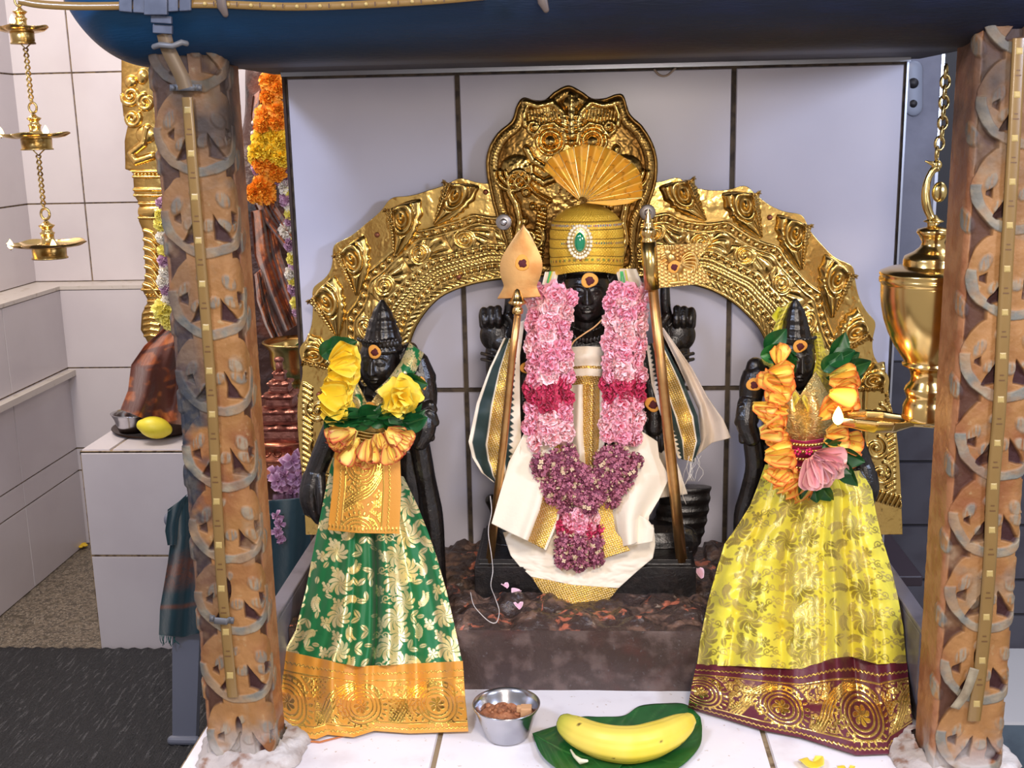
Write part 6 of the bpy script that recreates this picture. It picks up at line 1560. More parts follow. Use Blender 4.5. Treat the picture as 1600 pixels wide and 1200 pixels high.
# ================================================================ left background altar
YD = 3.15
def dress(name, *a, **k): return cloth(name, *a, **k)
BRN = M('copper_brocade', (92, 44, 30), .45, sheen=.3, masks=[('gold', (176, 92, 48), .34, .6, (206, 122, 66), 40)], bump=[(30, .6, .006), (90, .3, .002)])
bd = thing('draped_deity', W(300, 650, YD)*np.array((1, 1, 0))+np.array((0, 0, ZP2)), 'deity figure draped in dark copper-brown printed silk, behind the left pillar', 'statue')
def blockp(u, v, px, py):
    r = np.clip((np.abs(np.sin(v*13+u*2))-.28)*6, 0, 1)*np.clip((.5-np.abs(u-.5))*14, 0, 1); s_ = floral(px*1.5, py*1.5, 3, 22, 'CLS', 9)
    return {'gold': r*(1-.6*s_)}
fy = lambda y0: (lambda u, v, px, py: y0+.03*np.sin(u*11+v*3)+.012*np.sin(u*23)-.05*np.sin(u*PI))
cloth('shawl', [(262, 508), (285, 500), (320, 500)], [(188, 640), (240, 660), (330, 668)], [(262, 508), (226, 540), (205, 570), (200, 610), (188, 640)], [(320, 500), (330, 580), (330, 668)], 90, 110, fy(3.02), BRN, bd, lambda u, v, px, py: {'gold': np.clip(noise2(px, py, .06, 5, 3)*6+.3, 0, 1)*np.clip((np.abs(np.sin(v*16+u*5))-.3)*6, 0, 1)})
mb = MB(); kd = MPP(330, 400, YD)
tt = spline([(430, 100, 46, 30), (425, 215, 52, 34), (400, 300, 110, 50), (390, 420, 125, 60), (370, 560, 140, 70), (365, 660, 150, 70)], 40); an = np.linspace(0, 2*PI, 40, endpoint=False)
G = np.array([W(a, b, YD+.12)+np.stack([c*kd*np.cos(an), d*kd*np.sin(an), 0*an], -1) for a, b, c, d in tt]); mb.add(G, quads(len(tt), 40, cv=True).tolist()+[list(range(40)), [(len(tt)-1)*40+q for q in range(40)][::-1]])
mb.build('draped_body', M('dark_umber_silk', (64, 34, 26), .45, sheen=.2, var=[(9, (104, 52, 32), .52, .68), (14, (30, 18, 18), .55, .7)], bump=[(14, .9, .02)]), bd)
for nm, L_, R_, Y0 in (('sash', [(392, 330), (398, 400), (418, 460), (445, 520)], [(424, 325), (440, 400), (458, 450), (476, 500)], 2.98), ('sash', [(398, 320), (410, 350), (430, 372), (448, 392)], [(418, 296), (430, 320), (446, 345), (462, 365)], 2.96), ('sash', [(396, 430), (400, 470), (415, 510), (430, 540)], [(408, 420), (418, 460), (430, 500), (444, 530)], 3.0), ('sash', [(395, 150), (392, 180), (396, 220), (404, 250)], [(420, 130), (420, 170), (418, 210), (424, 250)], 3.0)):
    cloth(nm, [L_[0], R_[0]], [L_[-1], R_[-1]], L_, R_, 30, 80, fy(Y0), BRN, bd, blockp)
for px, py in ((396, 192), (398, 200), (400, 186), (404, 180), (395, 208)):
    mb = MB(); mb.ell(W(px, py, 2.93), (.006,)*3, 10, 8); mb.build('bead', M('bead_white', (226, 206, 200), .3) if py != 200 else M('bead_red', (150, 20, 30), .3), bd)
# its brass arch edge
ba = thing('brass_arch', W(225, 530, 3.25), 'tall embossed brass arch edge standing on the left tiled altar, left of the left pillar', 'arch')
Lp = [(190, 60), (190, 120), (190, 150), (193, 180), (200, 196), (195, 220), (196, 264), (208, 268), (210, 305), (218, 318), (217, 345), (224, 362), (228, 430), (222, 452), (232, 470), (222, 490), (220, 515), (232, 536)]
Rp = [(262, 60), (264, 200), (268, 300), (270, 400), (276, 540)]
px, py, u, v = coons([(190, 60), (262, 60)], [(232, 536), (276, 540)], Lp, Rp, 120, 520)
H = np.zeros_like(px)
ridge(H, px, py, spiral(206, 150, 3, 15, 0, 1.5), 4, 7); ridge(H, px, py, spiral(208, 185, 3, 13, 2, -1.4), 4, 7); ridge(H, px, py, spiral(230, 160, 4, 13, 2, 1.4), 4, 7); dome(H, px, py, 206, 128, 10, 10, 9); dome(H, px, py, 224, 120, 9, 12, 8)
ridge(H, px, py, [(232, 200), (226, 225), (206, 240), (214, 252), (240, 244)], 6, 9); dome(H, px, py, 230, 210, 16, 14, 7)
for y in (268, 276, 296, 305, 318, 340, 452, 470): ridge(H, px, py, [(205, y), (280, y)], 2.2, 6)
for x in range(212, 262, 6): dome(H, px, py, x, 272, 2.4, 2.4, 5); dome(H, px, py, x, 460, 2.4, 2.4, 5)
dome(H, px, py, 240, 330, 28, 10, 9); 
for y in range(360, 450, 14): ridge(H, px, py, spline([(226, y), (240, y+5), (250, y+18), (262, y+22)], 10), 3, 6)
for y in range(480, 530, 9): ridge(H, px, py, [(226, y), (236, y-2), (250, y)], 2, 4)
H += 2*noise2(px, py, .08, 5, 3)+4*np.sin(u*PI)
P = W(px, py, 3.25); P[..., 1] -= H*.0016
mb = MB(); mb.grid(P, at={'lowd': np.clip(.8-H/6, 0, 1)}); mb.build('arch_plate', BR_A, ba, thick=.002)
# flower garlands of the altar deity
MARO = M('marigold_orange', (250, 140, 24), .6, masks=[('edge', (255, 172, 44), .6, 0)]); MARY = M('marigold_yellow', (252, 200, 26), .6, masks=[('edge', (255, 224, 70), .6, 0)])
WHTF = M('white_chrysanthemum_petal', (232, 222, 206), .6, masks=[('edge', (250, 246, 236), .6, 0)]); CHY = M('yellow_chrysanthemum_petal', (232, 216, 96), .6, masks=[('edge', (250, 240, 130), .6, 0)]); LIL = M('lilac_petal', (158, 108, 144), .6, masks=[('edge', (206, 168, 196), .6, 0)])
mg = {n_: [flower_proto(n_, 44, .036, .0115, m_, seed=s, ruf=.5, t1=1.7, curl=.9, nu=5, nv=5, cup=.6) for s in range(2)] for n_, m_ in (('orange_marigold', MARO), ('yellow_marigold', MARY), ('white_chrysanthemum', WHTF), ('yellow_chrysanthemum', CHY), ('lilac_flower', LIL))}
gm_ = thing('marigold_garland', W(425, 320, 2.88), 'garland of orange and yellow marigolds beside the left pillar, above the copper-brown sash', 'garland')
for (x, y, c) in ((424, 126, 'orange_marigold'), (436, 138, 'orange_marigold'), (420, 152, 'orange_marigold'), (434, 172, 'orange_marigold'), (416, 182, 'orange_marigold'), (432, 192, 'orange_marigold'), (412, 196, 'orange_marigold'), (426, 212, 'yellow_marigold'), (410, 216, 'yellow_marigold'), (438, 222, 'yellow_marigold'), (404, 236, 'yellow_marigold'), (422, 240, 'yellow_marigold'), (438, 246, 'yellow_marigold'), (408, 256, 'orange_marigold'), (428, 262, 'orange_marigold'), (408, 290, 'orange_marigold'), (414, 302, 'orange_marigold'), (398, 300, 'orange_marigold'), (432, 270, 'orange_marigold')):
    inst(R.choice(mg[c]), c, gm_, W(x, y, 2.88+R.uniform(-.01, .01)), face_out(R.uniform(-.4, .4), R.uniform(-.4, .4), R.uniform(0, 6)), R.uniform(.95, 1.1))
for (x, y) in ((402, 262), (414, 274), (424, 276), (436, 282), (450, 268), (446, 284)):
    inst(R.choice(mg['lilac_flower']), 'lilac_flower', gm_, W(x, y, 2.90), face_out(R.uniform(-.4, .4), R.uniform(-.4, .4)), .6)
gc_ = thing('chrysanthemum_garland', W(455, 490, 2.9), 'garland of white, yellow and lilac chrysanthemums squeezed between the left pillar and the white panel', 'garland')
y = 290
for i in range(18):
    c = ('white_chrysanthemum', 'yellow_chrysanthemum', 'lilac_flower')[i % 3]; x = 448+i*.9+R.uniform(-5, 5); inst(R.choice(mg[c]), c, gc_, W(x+(7 if i % 2 else 0), y+i*11.5, 2.9), face_out(R.uniform(-.4, .4), R.uniform(-.5, .5)), .85)
gd_ = thing('chrysanthemum_garland', W(255, 510, 2.95), 'garland of lilac, white and yellow chrysanthemums against the left edge of the left pillar', 'garland')
for i, (x, y, c, s_) in enumerate(((252, 318, 'lilac_flower', .4), (250, 336, 'yellow_chrysanthemum', .5), (252, 352, 'yellow_chrysanthemum', .55), (254, 372, 'white_chrysanthemum', .55), (258, 392, 'yellow_chrysanthemum', .5), (258, 408, 'lilac_flower', .6), (260, 424, 'white_chrysanthemum', .65), (256, 440, 'white_chrysanthemum', .65), (262, 452, 'lilac_flower', .6), (262, 470, 'white_chrysanthemum', .6), (258, 484, 'yellow_chrysanthemum', .95), (264, 500, 'yellow_chrysanthemum', .8))):
    inst(R.choice(mg[c]), c, gd_, W(x, y, 2.97), face_out(R.uniform(-.3, .3), R.uniform(-.5, .5)), s_*1.3)
# steel bowl, tray, lemon on the altar
def on(z, px, py): return WZ(px, py, z)
SS = M('stainless_steel', (196, 196, 200), .22, 1, var=[(20, (170, 170, 176), .4, .7)])
zt4 = ZP2
trc = on(zt4, 235, 681); tr_t = thing('dark_tray', trc, 'dark metal tray under the steel bowl and lemon on the left altar', 'tray')
mb = MB(); mb.lathe([(.001, .0), (.125, 0), (.135, .008), (.138, .008), (.128, -.0), (.13, .001)], trc+np.array((0, .09, .002)), 48); mb.build('tray_dish', M('dark_tray_metal', (58, 40, 30), .35, .6), tr_t)
bo = on(zt4+.004, 198, 684); kb = MPP(196, 670, 2.95)
mb = MB(); mb.lathe([(.001, .002), (24*kb, .002), (28*kb, 14*kb), (30*kb, 22*kb), (34*kb, 30*kb), (35*kb, 32*kb), (33*kb, 32*kb), (28*kb, 21*kb), (25*kb, 6*kb), (.001, 5*kb)], bo+np.array((0, .06, .003)), 48)
tag(mb.build('steel_bowl', SS), 'small stainless steel bowl beside the lemon on the left tiled altar', 'bowl')
LEM = M('lemon_skin', (232, 216, 62), .42, spec=.5, var=[(30, (214, 190, 40), .5, .8)], bump=[(300, .3, .0008)])
lc = W(242, 668, 2.96)
mb = MB()
for_d = lambda G: 1+.16*np.exp(-((np.abs(G[..., 0])-1)/.16)**2)
mb.ell(lc, (.043, .031, .030), 40, 30, disp=lambda G: 1+.13*np.exp(-((G[..., 0]+1)/.10)**2)+.08*np.exp(-((G[..., 0]-1)/.10)**2), rot=Matrix.Rotation(.3, 3, 'Y')@Matrix.Rotation(.3, 3, 'Z'))
tag(mb.build('lemon', LEM), 'yellow lemon lying beside the steel bowl on the left tiled altar', 'lemon')
# ---- stool with teal cloth, tray, copper vessel, goblet, lilac flowers
YT = 2.42
st_t = thing('plastic_stool', WZ(330, 1150, ZF), 'grey plastic stool on the black mat, half covered by the dark teal cloth', 'stool')
GP = M('grey_plastic', (116, 120, 134), .45, bump=[(60, .1, .002)])
zs_ = float(W(450, 800, YT)[2])
mb = MB(); 
a0 = W(258, 810, YT); a1 = W(500, 800, YT)
mb.box((a0[0], YT-.02, zs_-.03), (a1[0]+.02, YT+.36, zs_)); mb.build('seat', GP, st_t, mods=[('bevel', .012)])
for (xa_, ya_, xb_, yb_, Yt, Yb_) in ((296, 830, 288, 1158, YT+.01, 2.40), (520, 830, 560, 1158, YT+.01, 2.40), (300, 800, 305, 1050, YT+.33, YT+.38), (500, 800, 520, 1040, YT+.33, YT+.38)):
    top = W(xa_, ya_, Yt); bot = WZ(xb_, yb_, ZF+.016)
    bot[1] = Yb_; bot[2] = ZF+.02
    mb = MB(); w0, w1, d = .036, .028, .012
    for P0, P1, ww, w2_ in ((top, bot, w0, w1),):
        v_ = []
        for p, w_ in ((P1, w2_), (P0, w0)):
            v_ += [(p[0]-w_, p[1]-d, p[2]), (p[0]+w_, p[1]-d, p[2]), (p[0]+w_, p[1]+d, p[2]), (p[0]-w_, p[1]+d, p[2])]
        mb.add(v_, [[0, 3, 2, 1], [4, 5, 6, 7], [0, 1, 5, 4], [1, 2, 6, 5], [2, 3, 7, 6], [3, 0, 4, 7]])
    mb.tube([bot+np.array((-w1, -d-.002, 0)), bot+np.array((w1, -d-.002, 0))], .011, 12, caps='round')
    mb.build('leg', GP, st_t, smooth=False)
TEAL = M('teal_silk', (18, 56, 66), .45, sheen=.4, masks=[('gold', (120, 76, 60), .4, .4)], bump=[(30, .5, .005)])
tl = thing('teal_cloth', W(280, 960, 2.38), 'dark teal silk cloth with a copper band and a fringe, draped over the grey stool', 'cloth')
fyT = lambda u, v, px, py: 2.385-.012*v+.012*np.sin(u*12+v*2)
cloth('drape', [(262, 796), (290, 776), (330, 772)], [(248, 992), (285, 996), (330, 985)], [(262, 796), (266, 850), (262, 880), (250, 950), (248, 992)], [(330, 772), (330, 985)], 60, 110, fyT, TEAL, tl, lambda u, v, px, py: {'gold': np.clip(1.5-np.abs(v-.52)*9, 0, 1)*(.4+.6*floral(px, py, 4, 16, 'CLD', 8))+np.clip(1.3-np.abs(v-.78)*60, 0, 1)})
cloth('drape', [(262, 800), (292, 772)], [(262, 852), (276, 852)], [(262, 800), (258, 830), (262, 852)], [(292, 772), (280, 810), (276, 852)], 20, 30, lambda u, v, px, py: 2.366+.004*np.sin(u*8), TEAL, tl, lambda u, v, px, py: {'gold': 0*u})
cloth('drape', [(420, 782), (470, 778), (520, 785)], [(430, 960), (470, 965), (520, 940)], [(420, 782), (424, 870), (430, 960)], [(520, 785), (520, 940)], 60, 80, fyT, TEAL, tl, lambda u, v, px, py: {'gold': 0*u})
mb = MB(); c0 = W(262, 780, 2.39); c1 = W(520, 780, 2.39); mb.box((c0[0], 2.385, zs_+.002), (c1[0], 2.80, zs_+.008)); mb.build('cloth_top', TEAL, tl)
mb = MB()
for i in range(12):
    x = 250+i*2.3; mb.tube([W(a, b, 2.372) for a, b in spline([(x, 992), (x+R.uniform(-3, 3), 1000), (x+R.uniform(-5, 5), 1008+R.uniform(-4, 3))], 6)], .0009, 5)
mb.build('fringe', M('teal_thread', (30, 90, 90), .7), tl)
# steel plate with lilac flowers, copper tower, goblet
zp = zs_+.010
pc = W(470, 776, 2.5); pc[2] = zp
mb = MB(); mb.lathe([(.001, .004), (.11, .004), (.13, .012), (.142, .014), (.144, .012), (.13, .008), (.11, 0), (.001, 0)], pc+np.array((0, .06, 0)), 56)
tag(mb.build('steel_plate', SS), 'round steel plate under the lilac flowers, on the teal-covered stool', 'plate')
LF = flower_proto('lilac_flower', 9, .030, .010, LIL, seed=3, t0=.3, t1=1.4, ruf=.1, nu=8, nv=6, curl=1.0)
lf = None
for (x, y) in ((434, 752), (444, 742), (452, 758), (462, 748), (470, 732), (458, 722), (440, 764), (472, 758), (480, 744), (466, 712), (448, 730), (430, 740), (478, 770), (456, 770), (490, 752)):
    tag(inst(LF, 'lilac_flower', None, W(x, y, 2.50+R.uniform(-.03, .03)), face_out(R.uniform(-.8, .2), R.uniform(-.6, .6), R.uniform(0, 6)), R.uniform(.8, 1.05)), 'lilac flower in the heap on the steel plate, right of the left pillar', 'flower', 'lilac flowers heaped on the steel plate')
for (x, y) in ((432, 806), (436, 818), (434, 832), (438, 842)): tag(inst(LF, 'lilac_flower', None, W(x, y, 2.36), face_out(-.2, R.uniform(-.6, .6), R.uniform(0, 6)), .6), 'small lilac flower hanging against the teal cloth, below the steel plate', 'flower', 'lilac flowers hanging on the teal cloth')
COP = M('copper', (196, 122, 92), .3, 1, var=[(30, (140, 80, 62), .4, .7)], bump=[(60, .4, .002)])
kc = MPP(440, 700, 2.62)
ct = thing('copper_tower', W(445, 730, 2.62), 'small stepped copper temple-tower ornament below the brass goblet, right of the left pillar', 'ornament')
mb = MB(); c = W(447, 732, 2.62)
mb.lathe([(52*kc, 0), (52*kc, 6*kc), (47*kc, 10*kc), (46*kc, 20*kc), (50*kc, 24*kc), (47*kc, 28*kc), (44*kc, 32*kc), (43*kc, 44*kc), (47*kc, 47*kc), (44*kc, 52*kc), (1*kc, 52*kc)], c, 60); mb.build('pedestal', COP, ct)
for i in range(9):
    an = PI+i*PI/8; p = c+np.array((46*kc*math.cos(an), 46*kc*math.sin(an), 38*kc)); mb = MB(); mb.tube([p+np.array((6*kc*math.cos(t), 0, 6*kc*math.sin(t))) for t in np.linspace(PI, 2*PI, 10)], 1.4*kc, 6); mb.build('petal_relief', COP, ct)
REDC = M('old_copper', (170, 112, 96), .38, .8, var=[(40, (120, 70, 60), .4, .7)], bump=[(70, .8, .004)])
z = 52
for j, (hw_, hh_) in enumerate(((34, 26), (29, 24), (23, 22), (16, 18), (9, 14))):
    mb = MB(); n = 64; an = np.linspace(0, 2*PI, n, endpoint=False)
    sq = 1/np.maximum(np.abs(np.cos(an)), np.abs(np.sin(an)))
    rows = []
    for zz, f in ((0, 1.0), (.16, 1.05), (.22, .92), (.6, .90), (.72, 1.0+.06), (.85, 1.10), (.93, 1.0), (1, .72)):
        wv = 1+.05*np.cos(an*8)*(zz > .6)
        rows.append(np.stack([c[0]+hw_*kc*f*np.cos(an)*np.minimum(sq, 1.32)*wv, c[1]+hw_*kc*f*np.sin(an)*np.minimum(sq, 1.32)*wv, np.full(n, c[2]+(z+zz*hh_)*kc)+.9*kc*np.cos(an*8)*(zz > .6)], -1))
    mb.grid(np.array(rows), cv=True); mb.f.append([7*n+q for q in range(n)]); mb.mi.append(0)
    mb.build('tier', REDC, ct, smooth=False); z += hh_
mb = MB(); mb.tube([c+np.array((0, 0, z*kc)), c+np.array((0, 0, (z+16)*kc))], [6*kc, 5*kc], 14); mb.ell(c+np.array((0, 0, (z+18)*kc)), (8*kc, 6*kc, 5*kc)); mb.build('tower_finial', REDC, ct)
kg = MPP(462, 560, 2.85)
gb = W(464, 690, 2.85); gb[2] = zp
g0 = W(464, 600, 2.85)
gt = thing('brass_goblet', gb, 'brass goblet with a flared rim holding one green leaf, beside the left pillar', 'goblet')
mb = MB(); H0 = g0[2]
mb.lathe([(28*kg, gb[2]-H0), (26*kg, gb[2]-H0+.01), (12*kg, gb[2]-H0+.03), (8*kg, -50*kg), (9*kg, -34*kg), (14*kg, -28*kg), (8*kg, -22*kg), (7*kg, -12*kg), (12*kg, -6*kg), (10*kg, 0), (20*kg, 5*kg), (34*kg, 18*kg), (39*kg, 34*kg), (40*kg, 56*kg), (48*kg, 66*kg), (50*kg, 69*kg), (47*kg, 70*kg), (38*kg, 60*kg), (36*kg, 36*kg), (20*kg, 14*kg), (1*kg, 12*kg)], g0, 64)
mb.build('cup', BRASS, gt)
inst(leaf_mesh(.06, .016, GRN, 5, .3, .2), 'leaf', gt, g0+np.array((.005, -.02, 42*kg)), Matrix.Rotation(.5, 3, 'Y')@Matrix.Rotation(.2, 3, 'X'), 1.0)
# ================================================================ small things in front
cz = WZ(790, 1160, 0)
k5 = MPP(795, 1120, float(cz[1])); cc = WZ(791, 1150, 0)
cp = W(795, 1099, float(cc[1])); hcup = float(cp[2])
R0 = 53*MPP(795, 1099, float(cc[1])+.0); R1_ = 35*k5
mb = MB(); mb.lathe([(.001, .001), (R1_*.9, .0), (R1_, .003), (R0*.9, hcup*.78), (R0*.94, hcup*.86), (R0, hcup*.97), (R0*1.0, hcup), (R0*.97, hcup*1.005), (R0*.91, hcup*.86), (R0*.87, hcup*.78), (R1_*.93, .006), (.001, .005)], (cc[0]+.001, cc[1], .0005), 72)
cup_t = tag(mb.build('steel_cup', SS), 'small stainless steel cup on the white tiles, left of the banana', 'cup')
# brown sugar lumps inside
JAG = M('brown_sugar', (168, 108, 70), .7, var=[(90, (132, 78, 48), .4, .7), (200, (206, 158, 118), .6, .8)], bump=[(200, .8, .002)])
rs = np.random.RandomState(5); mb = MB(); n = 60; m = 20; a = np.linspace(0, 2*PI, n, endpoint=False); rr = np.linspace(1, .02, m)
A, Rr = np.meshgrid(a, rr, indexing='ij'); X = Rr*np.cos(A); Yv = Rr*np.sin(A); rin = R0*.80
Z = hcup*.60+.009*noise2(X, Yv, 2.6, 3, 4)*1.6+.004*(1-Rr)+.0*X
P = np.stack([cc[0]+.001+X*rin, cc[1]+Yv*rin, Z], -1); mb.grid(P, cu=True, flip=True)
for i in range(60):
    q = rs.uniform(0, .92)**.6; t = rs.uniform(0, 6.28); s_ = rs.uniform(.0015, .0042)
    x, y_ = q*math.cos(t), q*math.sin(t); zz = hcup*.60+.009*float(noise2(np.array([x]), np.array([y_]), 2.6, 3, 4)[0])*1.6+.004*(1-q)
    mb.ell((cc[0]+.001+x*rin, cc[1]+y_*rin, zz+s_*.4), (s_*rs.uniform(.8, 1.4), s_, s_*rs.uniform(.7, 1)), 7, 5, rot=Matrix.Rotation(rs.uniform(0, 3), 3, 'Z')@Matrix.Rotation(rs.uniform(-.5, .5), 3, 'X'))
tag(mb.build('brown_sugar', JAG), 'crumbly brown sugar filling the small steel cup', 'sugar', kind='stuff')
for i, (x, y) in enumerate(((812, 1096), (822, 1110))):
    p = W(x, y, float(cc[1])+.004); p[2] = min(p[2], hcup*.8); s_ = .0042 if i == 0 else .0072
    mb = MB(); mb.box(p-s_, p+s_*np.array((1, 1, .8)))
    tag(mb.build('sugar_lump', M('sugar_lump', (206, 158, 112), .7, bump=[(200, .6, .001)]), smooth=False, mods=[('bevel', .0015)]), ['smaller pale brown lump against the inner wall of the steel cup', 'larger pale brown lump at the right of the sugar in the steel cup'][i], 'sugar lump')
# leaves under the banana
def ground_leaf(outl, mid, z, name, label, mat, curlf, thick=.0006):
    "leaf lying on the tiles: outline halves in pixels from stalk to tip (upper, lower), midrib pixels"
    up_, lo = outl; n, m = 90, 41
    a = resamp(spline(up_, 90), n); b = resamp(spline(lo, 90), n); c = resamp(spline(mid, 90), n)
    q = np.linspace(-1, 1, m); rows = []
    for j in q: rows.append(c+(a-c)*abs(j) if j < 0 else c+(b-c)*j)
    G = np.stack(rows, 1); 
    u = np.linspace(0, 1, n)[:, None]; Q = q[None]
    P = WZ(G[..., 0], G[..., 1], z); 
    vein = np.exp(-(Q/.03)**2)+.7*np.clip(1-np.abs(np.sin((u*6-np.abs(Q)*1.6)*PI))*7, 0, 1)*(np.abs(Q) < .96)
    P[..., 2] = z+curlf(u, Q, G)+.0006*vein-.0006*np.cos(2*PI*(u*6-np.abs(Q)*1.6))*np.abs(Q)
    # keep the seen outline where the leaf lifts
    Pw = WZ(G[..., 0], G[..., 1], P[..., 2]); 
    mb = MB(); mb.grid(Pw, at={'vein': np.clip(vein, 0, 1)*.55}); o = mb.build(name, mat, thick=thick); return tag(o, label, 'leaf')
LG1 = M('betel_leaf', (22, 92, 40), .3, spec=.5, masks=[('vein', (74, 136, 66), .35, 0)], var=[(30, (16, 76, 34), .4, .7)], coat=.3)
ground_leaf(([(860, 1150), (900, 1122), (940, 1120), (975, 1118), (1000, 1103), (1040, 1099), (1072, 1101), (1094, 1120)], [(860, 1150), (880, 1190), (930, 1215), (1000, 1225), (1060, 1200), (1092, 1168), (1097, 1140), (1094, 1120)]), [(860, 1150), (930, 1160), (1010, 1160), (1094, 1120)], .0015, 'betel_leaf', 'broad glossy green leaf lying under the banana, reaching out past its right end', LG1, lambda u, Q, G: .004*np.abs(Q)**2*np.sin(u*PI)+.004*u**4)
ground_leaf(([(832, 1146), (850, 1140), (866, 1135), (880, 1130), (900, 1134), (930, 1150), (975, 1190)], [(832, 1146), (842, 1172), (856, 1190), (878, 1206), (910, 1222), (950, 1225), (975, 1190)]), [(832, 1146), (860, 1162), (900, 1180), (975, 1190)], .006, 'betel_leaf', 'smaller pointed green leaf under the left end of the banana, beside the steel cup', LG1, lambda u, Q, G: .003*np.abs(Q)**2*np.sin(u*PI))
# banana
BAN = M('banana_skin', (236, 212, 92), .42, spec=.4, var=[(14, (228, 204, 60), .4, .7)], masks=[('green', (176, 190, 60), .45, 0), ('dark', (86, 60, 28), .7, 0)], bump=[(60, .1, .001)])
axp = [(882, 1128), (892, 1137), (915, 1150), (945, 1160), (980, 1164), (1010, 1160), (1040, 1149), (1062, 1136), (1078, 1124)]
wd_ = [(0, 13), (.04, 19), (.12, 23), (.3, 26), (.5, 27.5), (.7, 26.5), (.85, 23), (.94, 18), (1, 10)]
c = spline(axp, 110); n = 60; a = np.linspace(0, 2*PI, n, endpoint=False); zb_ = .030
t = np.linspace(0, 1, 110); Wt = interp(t, [(a_, b_) for a_, b_ in wd_]); Wt = np.convolve(np.r_[[Wt[0]]*3, Wt, [Wt[-1]]*3], np.ones(7)/7, 'valid')
zc_ = .006+26*k5*.96
C3 = WZ(c[:, 0], c[:, 1], zc_); Tn = np.gradient(C3, axis=0); Tn /= np.linalg.norm(Tn, axis=1)[:, None]
rows = []; gr = []; dk = []
for i in range(110):
    nrm_ = np.cross(Tn[i], (0, 0, 1)); nrm_ /= np.linalg.norm(nrm_); upv = np.cross(nrm_, Tn[i])
    r = Wt[i]*k5*(1+.045*np.cos(a*5+.9)**3)
    rows.append(C3[i]+r[:, None]*(np.cos(a)[:, None]*nrm_+np.sin(a)[:, None]*upv)); gr.append(np.full(n, max(0, 1-t[i]/.16)*.8)); 
P = np.array(rows); D = np.zeros(P.shape[:2])
TT_, AA = np.meshgrid(t, a, indexing='ij')
for (t_, a_, rt_, ra_) in ((.17, 1.15, .012, .16), (.83, 5.9, .008, .12), (.10, 1.9, .003, .05), (.14, 1.5, .003, .05), (.42, 6.0, .012, .06), (.55, 5.8, .010, .05), (.68, .4, .012, .05), (0, 0, .008, 9)):
    D = np.maximum(D, np.clip(1.6*(1-((TT_-t_)/rt_)**2-((AA-a_)/ra_)**2), 0, 1))
mb = MB(); f = quads(110, n, cv=True, flip=False).tolist()+[list(range(n)), [109*n+q for q in range(n)][::-1]]
mb.add(P, f, at={'green': np.array(gr), 'dark': D})
tag(mb.build('banana', BAN), 'ripe yellow banana with small brown spots, lying on two green leaves', 'banana')
# white bud under the banana
WB = M('white_bud', (232, 226, 196), .5)
mb = MB(); mb.tube([WZ(892, 1172, .010), WZ(898, 1182, .011), WZ(908, 1190, .012), WZ(917, 1189, .014)], [.0012, .0020, .0036, .0018], 12, caps='round')
tag(mb.build('jasmine_bud', WB), 'small white flower bud on the smaller leaf, just under the banana', 'flower bud')
# petals
PKL = M('pale_pink_loose_petal', (238, 184, 204), .5, masks=[('edge', (250, 214, 224), .5, 0)])
for i, (px, py, z, a, s, lab) in enumerate(((793, 928, .105, .6, .9, 'left of two loose pink petals near each other on the rough stone base'), (813, 934, .102, 2.2, 1.1, 'round loose pink petal, right of its near twin on the rough stone base'), (812, 961, .100, .2, 1.1, 'loose pink petal nearest the front edge of the stone base'))):
    P_, e = petal(.013, .0062, .5, .5, .05, 12, 10, sd=i); M3 = Matrix.Rotation(a, 3, 'Z')@Matrix.Rotation(-PI/2+.45, 3, 'X'); mb = MB(); mb.grid(rot(P_, M3)*s+WZ(px, py, z)+np.array((0, -.004, .010)), at={'edge': e})
    tag(mb.build('fallen_petal', PKL, thick=.0005), lab, 'petal')
P_, e = petal(.018, .007, .4, .4, .05, 12, 10); M3 = Matrix.Rotation(.3, 3, 'Z')@Matrix.Rotation(-PI/2+.8, 3, 'X'); mb = MB(); mb.grid(rot(P_, M3)+WZ(1096, 905, .112)+np.array((0, 0, .001)), at={'edge': e}); tag(mb.build('fallen_petal', PKL, thick=.0005), 'pale pink petal beside the black plinth, next to the yellow sari', 'petal')
YLP = M('yellow_loose_petal', (236, 206, 50), .5, masks=[('edge', (246, 224, 100), .5, 0)])
for i, (px, py, s, a, lab) in enumerate(((1273, 1200, 1.0, .1, 'larger yellow petal on the white tiles in front of the maroon sari border'), (1322, 1208, .7, -.2, 'smaller yellow petal cut by the picture edge, right of the larger one'))):
    P_, e = petal(.022, .015, .25, .5, .25, 16, 16, base=.7); P_[..., 2] -= .0; M3 = Matrix.Rotation(a, 3, 'Z')@Matrix.Rotation(-PI/2+.12, 3, 'X'); mb = MB(); mb.grid(rot(P_, M3)*s+WZ(px, py, .004), at={'edge': e}); tag(mb.build('fallen_petal', YLP, thick=.0005), lab, 'petal')
# loose thread on the base
mb = MB(); pts = [(766, 775, 1.55), (768, 800, 1.55), (763, 830, 1.55), (768, 868, 1.545)]
P1 = [W(*p) for p in pts]
P2 = [WZ(x, y, z) for x, y, z in ((770, 892, .132), (767, 915, .118), (774, 935, .118), (780, 955, .112), (776, 972, .108), (766, 972, .108), (752, 960, .112), (740, 945, .115), (735, 925, .118))]
mb.tube(spline(P1+P2, 90), .0006, 6); tag(mb.build('loose_thread', M('white_thread2', (214, 206, 200), .7)), 'thin white thread trailing from the spear shaft over the rough stone base', 'thread')
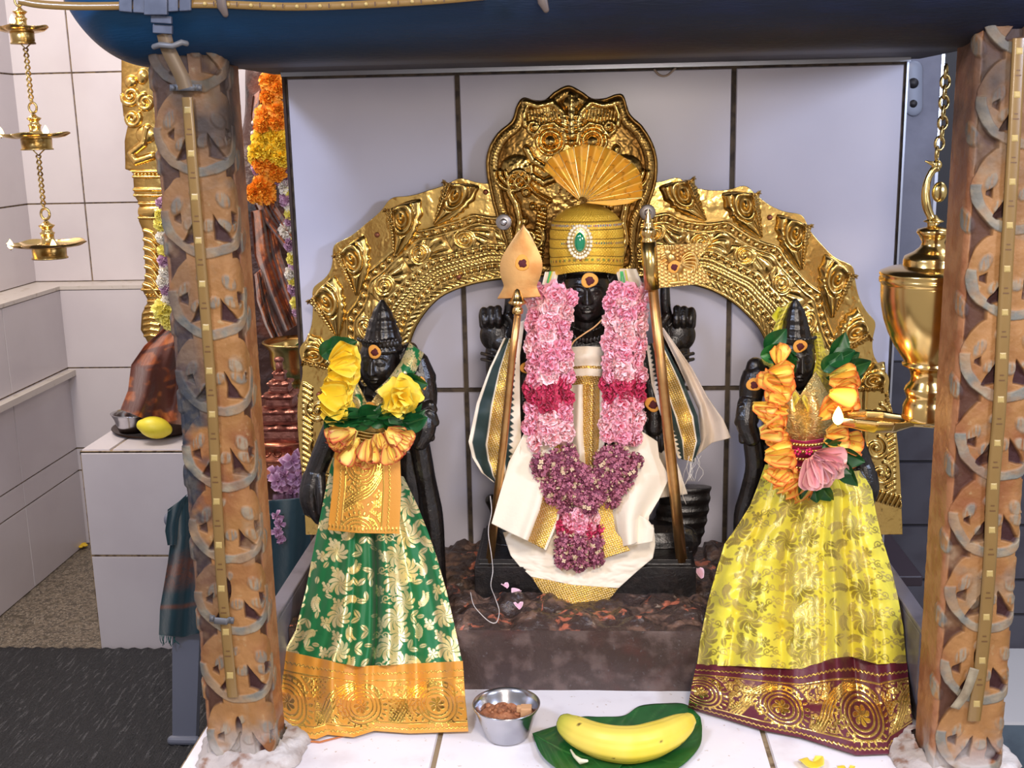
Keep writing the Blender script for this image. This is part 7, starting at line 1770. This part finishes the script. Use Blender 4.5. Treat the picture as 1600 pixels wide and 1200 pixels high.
# string end under the beam
mb = MB(); mb.tube([W(x, y, 1.735) for x, y in spline([(1022, 108), (1030, 117), (1042, 118), (1056, 106)], 12)], .0016, 8); tag(mb.build('tape_curl', M('old_tape2', (170, 150, 132), .6)), 'short curl of pale tape hanging from the top edge above the arch crest', 'tape')
for o in list(COL.objects):
    if o.parent is None and o.get('category'):
        nm = o.name.split('.')[0]
        g = {'carved_pillar': 'carved pillars', 'goddess_statue': 'goddess statues at the sides', 'shoulder_scarf': 'scarves hanging beside the central statue', 'sugar_lump': 'brown sugar lumps', 'betel_leaf': 'green leaves under the banana', 'chrysanthemum_garland': 'chrysanthemum garlands'}.get(nm)
        if nm == 'fallen_petal': g = 'pink petals on the stone base' if 'pink' in o['label'] else 'yellow petals on the tiles'
        if g and not o.get('group'): o['group'] = g
# ================================================================ light
w = bpy.data.worlds.new('world'); S.world = w; w.use_nodes = True
bg = w.node_tree.nodes['Background']; bg.inputs[0].default_value = lin((205, 198, 198)); bg.inputs[1].default_value = .42
def area(loc, tgt, size, e, col, sy=None):
    l = bpy.data.lights.new('lamp', 'AREA'); l.energy = e; l.color = lin(col)[:3]; l.size = size
    if sy: l.shape = 'RECTANGLE'; l.size_y = sy
    o = bpy.data.objects.new('unseen_light', l); COL.objects.link(o); o.location = loc  # unseen area light, added out of frame to light the scene
    o.rotation_euler = (Vector(tgt)-Vector(loc)).to_track_quat('-Z', 'Y').to_euler(); return o
area((.25, -.25, 1.75), (0, 1.6, .25),   .4, 14, (255, 240, 225))
area((.15, -.5, .86), (.1, 1.7, .62), .25, 7, (255, 240, 228))  # low frontal light near camera height, not a ceiling fitting
area((-1.0, .3, 1.5), (.1, 1.6, .3), .22, 11, (205, 220, 255))
area((1.1, .5, 1.0), (0, 1.6, .2), .22, 8, (205, 220, 255))
area((-1.6, 2.6, 1.7), (-1.2, 3.2, 0), .6, 17, (255, 240, 226))
area((1.3, 1.7, 1.8), (1.2, 2.2, 0), .5, 3, (225, 230, 255))
vs = S.view_settings; S.display_settings.display_device = 'sRGB'; vs.view_transform = 'Standard'; vs.look = 'None'; vs.gamma = 1; vs.use_curve_mapping = False; vs.exposure = .76
